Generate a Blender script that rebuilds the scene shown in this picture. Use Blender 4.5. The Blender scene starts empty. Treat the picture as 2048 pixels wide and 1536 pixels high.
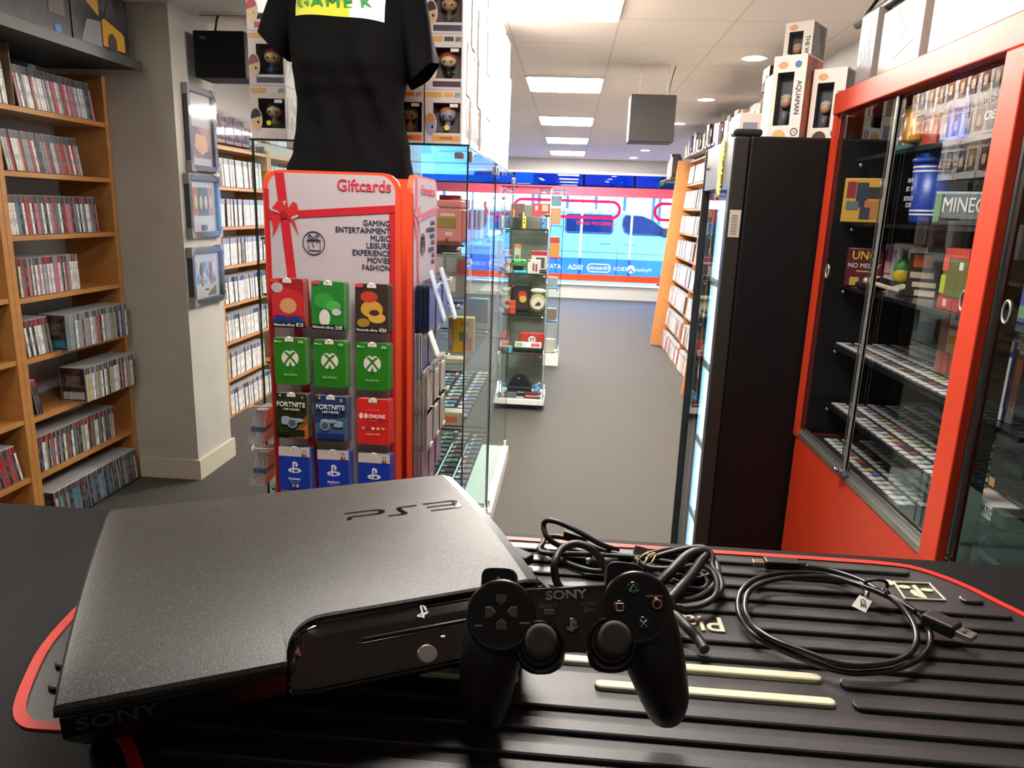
import bpy, bmesh, math, random
from mathutils import Vector, Matrix, Euler
rnd = random.Random(7)
SC = bpy.context.scene
COL = SC.collection
PI = math.pi
R = math.radians
CAMZ = 1.55
# ---------------------------------------------------------------- camera
FPX = 1458.2
def cam_axes():
    yaw, pit, rol = R(3.9786), R(13.3704), R(2.005)
    f = Vector((-math.sin(yaw)*math.cos(pit), math.cos(yaw)*math.cos(pit), -math.sin(pit)))
    r = Vector((math.cos(yaw), math.sin(yaw), 0)); u = r.cross(f)
    return r*math.cos(rol)+u*math.sin(rol), u*math.cos(rol)-r*math.sin(rol), f
CR, CU, CF = cam_axes()
def make_camera():
    cd = bpy.data.cameras.new('camera'); cd.sensor_width = 36; cd.lens = FPX/2048*36
    cd.clip_start = .02; cd.clip_end = 200
    co = bpy.data.objects.new('camera', cd); COL.objects.link(co)
    m = Matrix.Identity(4)
    for i in range(3): m[i][0], m[i][1], m[i][2] = CR[i], CU[i], -CF[i]
    m[2][3] = CAMZ; co.matrix_world = m; SC.camera = co
make_camera()
def ray(px, py): return CF + CR*((px-1024)/FPX) - CU*((py-768)/FPX)
def onz(px, py, z):
    d = ray(px, py); return Vector((0, 0, CAMZ)) + d*((z-CAMZ)/d.z)
# ---------------------------------------------------------------- materials
MATS = {}
def lin(c):
    return tuple((x/12.92 if x <= .04045 else ((x+.055)/1.055)**2.4) for x in c[:3]) + (1,)
def hexc(h): return tuple(int(h[i:i+2], 16)/255 for i in (0, 2, 4))
def M(name, col=(.5, .5, .5), rough=.5, metal=0., emit=0., spec=.5, bump=None, var=None, coat=0., trans=0., emcol=None):
    if name in MATS: return MATS[name]
    if isinstance(col, str): col = hexc(col)
    m = bpy.data.materials.new(name); m.use_nodes = True; nt = m.node_tree
    b = nt.nodes['Principled BSDF']
    b.inputs['Base Color'].default_value = lin(col); b.inputs['Roughness'].default_value = rough
    b.inputs['Metallic'].default_value = metal; b.inputs['Specular IOR Level'].default_value = spec
    b.inputs['Coat Weight'].default_value = coat; b.inputs['Transmission Weight'].default_value = trans
    if emit:
        b.inputs['Emission Color'].default_value = lin(emcol or col); b.inputs['Emission Strength'].default_value = emit
    if var or bump:
        tc = nt.nodes.new('ShaderNodeTexCoord')
    if var:   # (scale, second colour, contrast lo, hi)
        n = nt.nodes.new('ShaderNodeTexNoise'); n.inputs['Scale'].default_value = var[0]; n.inputs['Detail'].default_value = 3
        if len(var) > 4:
            mp = nt.nodes.new('ShaderNodeMapping'); mp.inputs['Scale'].default_value = var[4]
            nt.links.new(tc.outputs['Object'], mp.inputs[0]); nt.links.new(mp.outputs[0], n.inputs['Vector'])
        else: nt.links.new(tc.outputs['Object'], n.inputs['Vector'])
        cr = nt.nodes.new('ShaderNodeValToRGB'); c2 = hexc(var[1]) if isinstance(var[1], str) else var[1]
        cr.color_ramp.elements[0].color = lin(col); cr.color_ramp.elements[1].color = lin(c2)
        cr.color_ramp.elements[0].position = var[2]; cr.color_ramp.elements[1].position = var[3]
        nt.links.new(n.outputs['Fac'], cr.inputs[0]); nt.links.new(cr.outputs[0], b.inputs['Base Color'])
    if bump:  # (scale, strength, distance)
        n = nt.nodes.new('ShaderNodeTexNoise'); n.inputs['Scale'].default_value = bump[0]
        nt.links.new(tc.outputs['Object'], n.inputs['Vector'])
        bp = nt.nodes.new('ShaderNodeBump'); bp.inputs['Strength'].default_value = bump[1]; bp.inputs['Distance'].default_value = bump[2]
        nt.links.new(n.outputs['Fac'], bp.inputs['Height']); nt.links.new(bp.outputs[0], b.inputs['Normal'])
    MATS[name] = m; return m
def pane_mat(name, tint=(1, 1, 1), refl=1., rough=0., base=.0, veil=None):
    """thin sheet of glass or clear film: see-through with a Fresnel reflection"""
    if name in MATS: return MATS[name]
    m = bpy.data.materials.new(name); m.use_nodes = True; nt = m.node_tree
    nt.nodes.remove(nt.nodes['Principled BSDF']); out = nt.nodes['Material Output']
    t = nt.nodes.new('ShaderNodeBsdfTransparent'); t.inputs[0].default_value = (*tint, 1)
    g = nt.nodes.new('ShaderNodeBsdfGlossy'); g.inputs['Roughness'].default_value = rough
    fr = nt.nodes.new('ShaderNodeFresnel'); fr.inputs[0].default_value = 1.45
    ma = nt.nodes.new('ShaderNodeMath'); ma.operation = 'MULTIPLY_ADD'
    ma.inputs[1].default_value = refl; ma.inputs[2].default_value = base
    ge = nt.nodes.new('ShaderNodeNewGeometry'); fl = nt.nodes.new('ShaderNodeMath'); fl.operation = 'SUBTRACT'; fl.inputs[0].default_value = 1
    nt.links.new(ge.outputs['Backfacing'], fl.inputs[1]); fm = nt.nodes.new('ShaderNodeMath'); fm.operation = 'MULTIPLY'
    nt.links.new(fr.outputs[0], ma.inputs[0]); nt.links.new(ma.outputs[0], fm.inputs[0]); nt.links.new(fl.outputs[0], fm.inputs[1]); ma = fm
    mx = nt.nodes.new('ShaderNodeMixShader'); nt.links.new(ma.outputs[0], mx.inputs[0])
    last = t
    if veil:  # (colour, amount): a little dust or print in the sheet
        d = nt.nodes.new('ShaderNodeBsdfDiffuse'); d.inputs[0].default_value = lin(veil[0])
        m2 = nt.nodes.new('ShaderNodeMixShader'); m2.inputs[0].default_value = veil[1]
        nt.links.new(t.outputs[0], m2.inputs[1]); nt.links.new(d.outputs[0], m2.inputs[2]); last = m2
    nt.links.new(last.outputs[0], mx.inputs[1]); nt.links.new(g.outputs[0], mx.inputs[2])
    nt.links.new(mx.outputs[0], out.inputs[0]); MATS[name] = m; return m
GLASS = lambda: pane_mat('clear_glass', (.96, .985, .98), 1.)
EDGE = lambda: M('glass_edge', '1d2f2c', .15)
# ---------------------------------------------------------------- mesh builder
class B:
    def __init__(s): s.bm = bmesh.new()
    def face(s, pts, m=0):
        f = s.bm.faces.new([s.bm.verts.new(p) for p in pts]); f.material_index = m; return f
    def box(s, x0, x1, y0, y1, z0, z1, m=0, bev=0., mm=None, seg=2):
        """mm: {'+x':mat,...} other materials on single sides"""
        v = [s.bm.verts.new((x, y, z)) for x in (x0, x1) for y in (y0, y1) for z in (z0, z1)]
        q = {'-x': (0, 1, 3, 2), '+x': (4, 6, 7, 5), '-y': (0, 4, 5, 1), '+y': (2, 3, 7, 6), '-z': (0, 2, 6, 4), '+z': (1, 5, 7, 3)}
        fs = []
        for k, i in q.items():
            f = s.bm.faces.new([v[j] for j in i]); f.material_index = (mm or {}).get(k, m); fs.append(f)
        if bev:
            es = list({e for f in fs for e in f.edges})
            bmesh.ops.bevel(s.bm, geom=es, offset=bev, segments=seg, affect='EDGES', profile=.5)
        return s
    def prism(s, poly, a0, a1, axis='z', m=0, cap=None):
        """poly: 2D outline; axis z: (x,y), y: (x,z), x: (y,z)"""
        def P(p, a): return {'z': (p[0], p[1], a), 'y': (p[0], a, p[1]), 'x': (a, p[0], p[1])}[axis]
        n = len(poly); lo = [s.bm.verts.new(P(p, a0)) for p in poly]; hi = [s.bm.verts.new(P(p, a1)) for p in poly]
        for i in range(n):
            f = s.bm.faces.new((lo[i], lo[(i+1) % n], hi[(i+1) % n], hi[i])); f.material_index = m
        for c in (lo, hi):
            f = s.bm.faces.new(c); f.material_index = m if cap is None else cap
        return s
    def tube(s, pts, r, n=8, m=0, closed=False, smooth=True, rs=None):
        pts = [Vector(p) for p in pts]; N = len(pts); rings = []; ref = None
        for i, p in enumerate(pts):
            a = pts[(i-1) % N] if closed or i else p; b = pts[(i+1) % N] if closed or i < N-1 else p
            t = (b-a).normalized()
            if ref is None:
                ref = Vector((0, 0, 1)) if abs(t.z) < .9 else Vector((1, 0, 0))
            x = (ref - t*ref.dot(t))
            if x.length < 1e-6: x = t.orthogonal()
            x.normalize(); ref = x; y = t.cross(x); rr = rs[i] if rs else r
            rings.append([s.bm.verts.new(p + (x*math.cos(2*PI*k/n) + y*math.sin(2*PI*k/n))*rr) for k in range(n)])
        for i in range(N if closed else N-1):
            A, C = rings[i], rings[(i+1) % N]
            for k in range(n):
                f = s.bm.faces.new((A[k], A[(k+1) % n], C[(k+1) % n], C[k])); f.material_index = m; f.smooth = smooth
        if not closed:
            for c in (rings[0][::-1], rings[-1]):
                f = s.bm.faces.new(c); f.material_index = m
        return s
    def cyl(s, p0, p1, r, r1=None, n=20, m=0):
        return s.tube([p0, p1], r, n, m, rs=[r, r if r1 is None else r1])
    def lathe(s, prof, n=24, m=0, c=(0, 0, 0), mi=None):
        """prof: (radius, z) list from the bottom up"""
        rings = []
        for rr, z in prof:
            rings.append([s.bm.verts.new((c[0]+max(rr, 1e-5)*math.cos(2*PI*k/n), c[1]+max(rr, 1e-5)*math.sin(2*PI*k/n), c[2]+z)) for k in range(n)])
        for i in range(len(prof)-1):
            for k in range(n):
                f = s.bm.faces.new((rings[i][k], rings[i][(k+1) % n], rings[i+1][(k+1) % n], rings[i+1][k]))
                f.material_index = mi[i] if mi else m; f.smooth = True
        s.bm.faces.new(rings[0][::-1]).material_index = mi[0] if mi else m
        s.bm.faces.new(rings[-1]).material_index = mi[-1] if mi else m
        return s
    def ball(s, c, r, m=0, sc=(1, 1, 1), u=14, v=9):
        mt = Matrix.Translation(c) @ Matrix.Diagonal((*[r*k for k in sc], 1))
        res = bmesh.ops.create_uvsphere(s.bm, u_segments=u, v_segments=v, radius=1, matrix=mt)
        for f in {f for vv in res['verts'] for f in vv.link_faces}: f.material_index = m; f.smooth = True
        return s
    def loft(s, rows, m=0, closed=True, smooth=True, caps=True):
        vs = [[s.bm.verts.new(p) for p in row] for row in rows]; n = len(rows[0])
        for i in range(len(vs)-1):
            for k in range(n if closed else n-1):
                a, b, c, d = vs[i][k], vs[i][(k+1) % n], vs[i+1][(k+1) % n], vs[i+1][k]
                if (a.co-b.co).length < 1e-7 and (c.co-d.co).length < 1e-7: continue
                f = s.bm.faces.new((a, b, c, d)); f.material_index = m; f.smooth = smooth
        if caps and closed:
            for c in (vs[0][::-1], vs[-1]): s.bm.faces.new(c).material_index = m
        return s
    def xf(s, mat): bmesh.ops.transform(s.bm, matrix=mat, verts=s.bm.verts); return s
    def mesh(s, name, mats):
        bmesh.ops.recalc_face_normals(s.bm, faces=s.bm.faces)
        me = bpy.data.meshes.new(name); s.bm.to_mesh(me); s.bm.free()
        for k in (mats if isinstance(mats, (list, tuple)) else [mats]): me.materials.append(k)
        return me
    def ob(s, name, mats, parent=None, loc=None, rot=None):
        return link(name, s.mesh(name, mats), parent, loc, rot)
def link(name, me, parent=None, loc=None, rot=None):
    o = bpy.data.objects.new(name, me); COL.objects.link(o)
    if parent: o.parent = parent
    if loc: o.location = loc
    if rot: o.rotation_euler = rot
    return o
def tag(o, label, cat, group=None, kind=None):
    o['label'] = label; o['category'] = cat
    if group: o['group'] = group
    o['kind'] = kind or 'thing'
    return o
def thing(name, label, cat, loc=(0, 0, 0), rot=(0, 0, 0), group=None):
    o = bpy.data.objects.new(name, None); COL.objects.link(o); o.location = loc; o.rotation_euler = rot
    o.empty_display_size = .05
    return tag(o, label, cat, group)
def struct(name, b, mats):
    o = b.ob(name, mats); o['kind'] = 'structure'; return o
def copy_thing(src, loc, rot=None, label=None, group=None, cat=None):
    c = src.copy(); COL.objects.link(c); c.location = loc
    if rot is not None: c.rotation_euler = rot
    if label: c['label'] = label
    if group: c['group'] = group
    for ch in list(src.children):
        d = ch.copy(); COL.objects.link(d); d.parent = c
        for g in list(ch.children):
            e = g.copy(); COL.objects.link(e); e.parent = d
    return c
FACE_Y = (PI/2, 0, 0)          # writing that faces -y (towards the counter)
FACE_XM = (PI/2, 0, -PI/2)     # faces -x
FACE_XP = (PI/2, 0, PI/2)      # faces +x
def text(s, size, mat, parent, loc, rot=(0, 0, 0), align='LEFT', ext=.0002, bold=0., sx=1., name='lettering', sp=1.):
    cu = bpy.data.curves.new(name, 'FONT'); cu.body = s; cu.size = size; cu.extrude = ext; cu.bevel_depth = bold*size*.8; cu.bevel_resolution = 0
    cu.align_x = align; cu.align_y = 'CENTER'; cu.space_character = sp; cu.resolution_u = 3; cu.materials.append(mat)
    o = bpy.data.objects.new(name, cu); COL.objects.link(o); o.parent = parent; o.location = loc; o.rotation_euler = rot
    o.scale = (sx, 1, 1); return o
def spline(pts, n=8, closed=False):
    pts = [Vector(p) for p in pts]; N = len(pts); out = []
    for i in range(N if closed else N-1):
        g = lambda j: pts[j % N] if closed else pts[max(0, min(N-1, j))]
        a, b, c, d = g(i-1), g(i), g(i+1), g(i+2)
        for k in range(n):
            t = k/n
            out.append(.5*((2*b)+(c-a)*t+(2*a-5*b+4*c-d)*t*t+(3*b-a-3*c+d)*t**3))
    if not closed: out.append(pts[-1])
    return out
def rrect(x0, x1, y0, y1, r, n=5):
    o = []
    for cx, cy, a in ((x1-r, y0+r, -90), (x1-r, y1-r, 0), (x0+r, y1-r, 90), (x0+r, y0+r, 180)):
        for k in range(n+1): t = R(a+90*k/n); o.append((cx+r*math.cos(t), cy+r*math.sin(t)))
    return o
ONES = 'first second third fourth fifth sixth seventh eighth ninth tenth eleventh twelfth thirteenth fourteenth fifteenth sixteenth seventeenth eighteenth nineteenth'.split()
def ordn(i):
    i += 1
    if i < 20: return ONES[i-1]
    t, o = divmod(i, 10); T = {2: 'twent', 3: 'thirt', 4: 'fort', 5: 'fift', 6: 'sixt', 7: 'sevent', 8: 'eight', 9: 'ninet'}
    if t >= 10: return 'hundred-and-' + ordn(i-101)
    return T[t]+'ieth' if o == 0 else T[t]+'y-'+ONES[o-1]
def el(cx, cz, rx, rz, n=16, a0=0, a1=360): return [(cx+rx*math.cos(R(a0+(a1-a0)*k/n)), cz+rz*math.sin(R(a0+(a1-a0)*k/n))) for k in range(n if a1-a0 == 360 else n+1)]
# ================================================================ THE ROOM
XL, XR, XW, YB, YF, ZC = -2.75, 1.48, 2.6, 13.7, -1.6, 2.49
def carpet():
    m = M('carpet', '312e2a', .8, spec=.4, var=(150, '504c45', .38, .64), bump=(300, .6, .004)); return m
struct('floor', B().box(XL-.2, XW+.2, YF-.2, YB+.12, -.05, 0), carpet())
def ceiling_mat():
    m = M('ceiling_tile', 'e4dcd4', .9, spec=.2); nt = m.node_tree; b = nt.nodes['Principled BSDF']
    tc = nt.nodes.new('ShaderNodeTexCoord'); sx = nt.nodes.new('ShaderNodeSeparateXYZ'); nt.links.new(tc.outputs['Object'], sx.inputs[0])
    def lines(axis, size, off):
        a = nt.nodes.new('ShaderNodeMath'); a.operation = 'ADD'; a.inputs[1].default_value = off+60*size
        d = nt.nodes.new('ShaderNodeMath'); d.operation = 'DIVIDE'; d.inputs[1].default_value = size
        f = nt.nodes.new('ShaderNodeMath'); f.operation = 'FRACT'
        c = nt.nodes.new('ShaderNodeMath'); c.operation = 'LESS_THAN'; c.inputs[1].default_value = .010/size
        nt.links.new(sx.outputs[axis], a.inputs[0]); nt.links.new(a.outputs[0], d.inputs[0]); nt.links.new(d.outputs[0], f.inputs[0]); nt.links.new(f.outputs[0], c.inputs[0]); return c
    l1, l2 = lines(0, .565, .373), lines(1, .555, -.065)
    mx = nt.nodes.new('ShaderNodeMath'); mx.operation = 'MAXIMUM'; nt.links.new(l1.outputs[0], mx.inputs[0]); nt.links.new(l2.outputs[0], mx.inputs[1])
    mc = nt.nodes.new('ShaderNodeMix'); mc.data_type = 'RGBA'; mc.inputs[6].default_value = lin(hexc('e6ded6')); mc.inputs[7].default_value = lin(hexc('cfc8c0'))
    nt.links.new(mx.outputs[0], mc.inputs[0]); nt.links.new(mc.outputs[2], b.inputs['Base Color']); return m
struct('ceiling', B().box(XL-.2, XW+.2, YF-.2, YB+.12, ZC, ZC+.08), ceiling_mat())
WALL = M('wall_paint', 'c8c6c4', .85, var=(3, 'c2c0be', .4, .6))
struct('wall_left', B().box(XL-.12, XL, YF, YB, 0, ZC), WALL)
struct('wall_right', B().box(XR, XW+.12, YF, 9.6, 0, ZC).box(XW, XW+.12, 9.6, YB, 0, ZC), WALL)
struct('wall_near', B().box(XL-.12, XW+.12, YF-.12, YF, 0, ZC), WALL)
PILLARM = M('pillar_paint', 'b9b4ac', .85, var=(4, 'b3aea6', .4, .6))
struct('wall_pillar', B().box(XL, -2.03, 3.78, 4.19, 0, ZC), PILLARM)
bb = B().prism([(-2.37, 3.762), (-2.012, 3.762), (-2.012, 4.205), (-2.03, 4.205), (-2.03, 3.78), (-2.37, 3.78)], 0, .115, 'z')
struct('baseboard_pillar', bb, M('skirting', 'c4bca9', .6))
# window wall at the far end: header, sill, glass
hd = M('header_paint', 'bcbab6', .8)
struct('wall_back', B().box(XL, XW, YB-.02, YB+.12, 2.27, ZC).box(XL, XW, YB-.02, YB+.12, 0, .25), hd)
struct('trim_1', B().box(XL, XW, YB-.06, YB+.1, .25, .275).box(XL, XW, YB-.05, YB+.08, 2.23, 2.27), M('frame_white', 'e8ecf2', .5))
win = B().box(XL, XW, YB+.02, YB+.03, .275, 2.23)
w1 = struct('window_1', win, pane_mat('shop_window_glass', (.93, .97, 1.), 1.))
mull = M('mullion', 'c5d4e6', .4)
for px in (-1.05, .22, 1.13, 2.05):
    b = B().box(px-.02, px+.02, YB+.035, YB+.08, .275, 2.23); struct('trim_2', b, mull)
redf = M('red_window_film', 'e2202c', .6, trans=.0)
def film(name, hexcol, tr=.5):
    if name in MATS: return MATS[name]
    m = bpy.data.materials.new(name); m.use_nodes = True; nt = m.node_tree; nt.nodes.remove(nt.nodes['Principled BSDF'])
    d = nt.nodes.new('ShaderNodeBsdfDiffuse'); d.inputs[0].default_value = lin(hexc(hexcol))
    t = nt.nodes.new('ShaderNodeBsdfTranslucent'); t.inputs[0].default_value = lin(hexc(hexcol))
    mx = nt.nodes.new('ShaderNodeMixShader'); mx.inputs[0].default_value = tr
    nt.links.new(d.outputs[0], mx.inputs[1]); nt.links.new(t.outputs[0], mx.inputs[2]); nt.links.new(mx.outputs[0], nt.nodes['Material Output'].inputs[0])
    MATS[name] = m; return m
def sticker(name, b, mat, label, cat='window sticker', group=None):
    return tag(b.ob(name, mat), label, cat, group)
YS = YB+.012
sticker('window_stripe', B().box(XL, XW, YS, YS+.004, 1.85, 2.015), film('film_rose', 'f06a7e', .2), 'wide red stripe stuck across the shop window just below its top')
sticker('window_stripe', B().box(XL, XW, YS, YS+.004, .325, .445), film('film_orange', 'f0502e', .2), 'red stripe stuck along the bottom of the shop window above the sill')
sticker('window_blue_strip', B().box(XL, XW, YB+.031, YB+.034, 2.015, 2.23), pane_mat('dusk_sky_blue', (.04, .18, .36), .6), 'deep blue strip added along the window top in place of dusk sky', 'window tint')  # blue sheet added to give the look of dusk sky up there
sticker('window_blue_strip', B().box(XL, XW, YB+.031, YB+.034, .445, .74), pane_mat('film_blue_low', (.42, .60, .90), .4), 'pale blue tinted strip behind the white emblems low on the window', 'window tint')
# pill-shaped outline sign and its writing (it faces the street, so it reads reversed from inside)
def pill(x0, x1, z0, z1, t):
    r = (z1-z0)/2; b = B(); o = rrect(x0, x1, z0, z1, r*.98, 8); i = rrect(x0+t, x1-t, z0+t, z1-t, (r-t)*.98, 8); n = len(o)
    v = [[b.bm.verts.new((p[0], y, p[1])) for p in q] for y in (YS, YS+.004) for q in (o, i)]
    for k in range(n):
        j = (k+1) % n
        for a, c in ((0, 1), (3, 2), (2, 0), (1, 3)): b.bm.faces.new((v[a][k], v[a][j], v[c][j], v[c][k]))
    return b
pk = film('film_pink', 'f02a62', .45)
s1 = sticker('window_sign', pill(-1.05, .92, 1.45, 1.79, .055), pk, 'long pink rounded outline sign on the shop window in front of the van')
wf = film('film_white', 'eef4fb', .4)
text('GAMES', .24, wf, s1, (.8, YS+.001, 1.62), (PI/2, 0, PI), 'LEFT', .001, .01)
sticker('window_sign', pill(1.5, 2.45, 1.45, 1.79, .055), pk, 'pink rounded outline sign half hidden by the beech shelving at the window end')
s2 = text('IN VERKOOP GAMES', .085, film('film_red', 'f0304a'), None, (.9, YS, 1.37), (PI/2, 0, PI), 'LEFT', .001, .01, name='window_lettering'); tag(s2, 'red reversed writing under the pink outline sign on the window', 'window lettering')
def wl(s, x, size, label, bold=.01):
    o = text(s, size, wf, None, (x, YS, .565), (PI/2, 0, PI), 'CENTER', .001, bold, name='window_lettering'); tag(o, label, 'window lettering', 'white emblems along the window foot')
wl('PlayStation', -2.05, .09, 'white reversed console name at the left end of the window foot')
wl('ATARI', -.27, .11, 'white reversed maker name on the window foot beside the tall glass tower')
wl('SEGA', .15, .12, 'white reversed four-letter maker name low on the shop window', .02)
o = pill(.36, .80, .49, .65, .018).ob('window_sign', wf); tag(o, 'white oval outline emblem low on the window with a name inside', 'window sticker')
text('Nintendo', .1, wf, o, (.58, YS, .57), (PI/2, 0, PI), 'CENTER', .001, .01)
wl('XBOX', .98, .1, 'white reversed word right of the oval emblem on the window foot')
wl('PlayStation', 1.36, .085, 'white reversed console name at the far right of the window foot')
def disc(x, r, label):
    b = B(); p = [(x+r*math.cos(k*PI/12), .57+r*math.sin(k*PI/12)) for k in range(24)]; b.prism(p, YS, YS+.003, 'y')
    o = b.ob('window_sign', wf); tag(o, label, 'window sticker')
    c = B().tube([(x-r*.6, YS-.002, .57-r*.6), (x, YS-.002, .57+r*.1), (x+r*.6, YS-.002, .57-r*.6)], .012, 6); c.ob('cross_mark', film('film_blue_mark', '5a86c8'), o)
disc(1.17, .075, 'white round emblem with a blue mark beside the last word on the window foot')
disc(-1.2, .075, 'white round emblem on the window foot between the two glass cabinets')
disc(-1.45, .06, 'small white round emblem at the left of the window foot')
# ---- lights
panel_em = M('panel_light', (1, .97, .93), .5, emit=17)
pf = M('panel_frame', 'e6e6e6', .5)
for y0, y1, l in ((.9, 1.5, 'just ahead of the counter'), (3.34, 3.97, 'nearest the counter'), (5.54, 6.18, 'second from the counter'), (7.74, 8.45, 'third from the counter'), (9.82, 10.6, 'fourth from the counter'), (11.9, 12.75, 'nearest the shop window')):
    t = thing('ceiling_light', 'square glowing ceiling light panel ' + l, 'ceiling light', (-.088, (y0+y1)/2, ZC), (0, 0, 0), 'ceiling light panels down the aisle')
    h = (y1-y0)/2
    B().box(-.28, .28, -h, h, -.012, -.001).ob('frame', pf, t)
    B().box(-.265, .265, -h+.015, h-.015, -.015, -.0125).ob('diffuser', panel_em if l != 'just ahead of the counter' else M('panel_light_dim', (1, .97, .93), .5, emit=5.5), t)
spot_em = M('spot_light', (1, .95, .88), .5, emit=30)
t = thing('ceiling_light', 'square fill light panel added unseen over the near end of the wall bookcases', 'ceiling light', (-1.7, 1.3, ZC), (0, 0, 0), 'ceiling light panels down the aisle')  # unseen panel added as fill to brighten the pillar side
B().box(-.3, .3, -.3, .3, -.012, -.001).ob('frame', pf, t); B().box(-.285, .285, -.285, .285, -.015, -.0125).ob('diffuser', M('fill_panel_faint', (1, .97, .93), .5, emit=2.5), t)
for i, (x, y) in enumerate(((1.05, 4.79), (1.06, 6.43), (1.07, 8.07), (1.06, 11.43), (1.02, 12.96), (-2.2, 2.2), (-2.2, 5.0), (-.88, 4.42), (-.88, 4.98), (-.9, 5.55))):
    l = 'round recessed ceiling spotlight, ' + (ordn(i)+' one along the ceiling above the far shelving' if i < 5 else ('over the wall bookcase', 'behind the pillar', 'first in the row above the second glass cabinet', 'second in the row above the glass cabinets', 'third in the row above the glass cabinets')[i-5])
    t = thing('ceiling_spotlight', l, 'ceiling light', (x, y, ZC), group='recessed spotlights')
    B().lathe([(.075, -.006), (.075, 0)], 24).ob('rim', pf, t); B().lathe([(.058, -.009), (.058, -.0065)], 24).ob('bulb', spot_em, t)
# hanging grey speaker and black speaker
t = thing('hanging_speaker', 'flat grey square box hanging from the ceiling on two chains above the aisle', 'speaker', (.494, 5.08, 2.010))
B().box(-.144, .144, -.1, .1, 0, .288, bev=.006).ob('case', M('speaker_grey', '2b2623', .6, var=(120, '26211f', .4, .6)), t)
B().ball((-.105, -.101, .255), .006).ball((.11, -.101, .255), .006).ball((-.10, -.101, .215), .003).ob('screw', M('dark_screw', '33302e', .4), t)
for x in (-.083, .092):
    b = B()
    for k in range(10):
        z = .298+k*.0195; a = R(90*(k % 2)); c, s = math.cos(a), math.sin(a)
        b.tube([(x+c*.005*math.cos(q*PI/4), s*.005*math.cos(q*PI/4), z+.012*math.sin(q*PI/4)) for q in range(8)], .0016, 5, closed=True)
    b.ob('chain', M('chain_metal', 'b9b4ae', .35, .8), t)
B().tube(spline([(.105, 0, .288), (.11, .01, .36), (.135, .02, .479)], 6), .003, 6).ob('cable', M('cable_black', '161514', .45), t)
t = thing('hanging_speaker', 'black square speaker box hanging above the framed pictures by the pillar', 'speaker', (-1.85, 4.0, 2.17))
B().box(-.137, .137, -.07, .12, 0, .228, bev=.006).ob('case', M('speaker_black', '080809', .6, spec=.2), t)
B().box(-.10, -.065, -.072, -.07, .185, .2).ob('badge', M('speaker_badge', '3f3c3a', .4), t)
B().tube([(-.06, .02, .226), (-.045, .02, .30), (-.035, .02, .32)], .006, 6).tube([(-.14, .02, .322), (.25, .02, .322)], .004, 6).ob('bracket', M('bracket_black', '141313', .5), t)
# black lighting truss above the red cabinet
t = thing('lighting_truss', 'black metal lattice truss hanging above the posters on the red cabinet', 'truss', (.80, 2.12, 2.05))
b = B()
for x, z in ((-.08, 0), (.08, 0), (0, .14)): b.tube([(x, 0, z), (x, -.45, z)], .012, 8)
for k in range(3):
    y = -k*.15
    b.tube([(-.08, y, 0), (0, y-.075, .14), (.08, y, 0)], .006, 6); b.tube([(0, y-.075, .14), (-.08, y-.15, 0)], .006, 6)
b.ob('lattice', M('truss_black', '15130f', .45), t)
for y in (-.08, -.38): B().tube([(0, y, .14), (0, y, ZC-2.05)], .006, 6).ob('hanger', M('truss_black', '15130f', .45), t)
# ---- outside
struct('street', B().box(-14, 14, YB+.12, 40, -.3, -.2), M('asphalt', '6c7684', .9, var=(8, '5f6a78', .4, .6)))
fac = B()
fac.box(-14, 14, 24, 24.4, -.2, 7)
struct('facade', fac, M('facade', 'b9cdd8', .8))
lit = M('lit_shop_window', (.8, 1., .95), .5, emit=1.1)
for i, (x0, x1, z0, z1) in enumerate(((-9, -5.2, .4, 2.4), (-5, -1.2, .4, 2.4), (-1, 2.6, .4, 2.4), (2.8, 6.5, .4, 2.4))):
    t = thing('lit_shop_front', 'brightly lit shop front across the street, ' + ('second from the parked cars end', 'behind the parked dark cars', 'directly behind the pale van', 'behind the bonnet of the van')[i], 'shop front', (0, 23.9, 0), group='lit shop fronts across the street')
    B().box(x0, x1, 0, .05, z0, z1).ob('pane', lit, t)
    b = B().box(x0, x1, -.05, .0, z0, z0+.12).box(x0, x1, -.05, 0, z1-.1, z1)
    for k in range(5): x = x0+(x1-x0)*k/4; b.box(x-.05, x+.05, -.05, 0, z0, z1)
    b.ob('frame', M('shopfront_frame', '35506a', .5), t)
    B().box(x0, x1, -.35, 0, z1, z1+.5).ob('fascia', M('fascia_%d' % i, ('2a62b0', 'd6e4ea', '2f6fc0', 'e06048')[i], .6), t)
# the van: side on, nose to the right
VX, VY, VZ = -3.1, 16.3, -.2
vb = M('van_paint', '86abd8', .3, coat=.6); vg = M('van_glass', '16284a', .08); vt = M('van_tyre', '15171c', .7); vr = M('van_rim', '9aa7b5', .35, .7)
t = thing('delivery_van', 'pale delivery van parked side-on outside the shop window', 'van', (VX, VY, VZ))
side = [(0, .35), (.05, 1.2), (.12, 1.7), (.3, 1.82), (4.1, 1.84), (4.6, 1.78), (4.95, 1.62), (5.55, 1.22), (6.1, 1.12), (6.3, .95), (6.35, .4), (6.2, .28), (.1, .28)]
b = B(); rows = []
for y, ins in ((0, .05), (.06, 0), (1.7, 0), (1.78, .05)):
    rows.append([(x+(ins if x < 2 else -ins), y, z-(ins if z > 1.5 else 0)) for x, z in side])
b.loft(rows, smooth=False); b.ob('body', vb, t)
def vwin(pts, name='side_window'):
    bb = B(); bb.prism(pts, -.012, .001, 'y'); bb.ob(name, vg, t)
    bb = B(); q = pts+[pts[0]]; bb.tube([(p[0], -.008, p[1]) for p in q], .018, 6); 
    bb.ob('window_seal', M('van_seal', '2a3950', .5), t)
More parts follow.
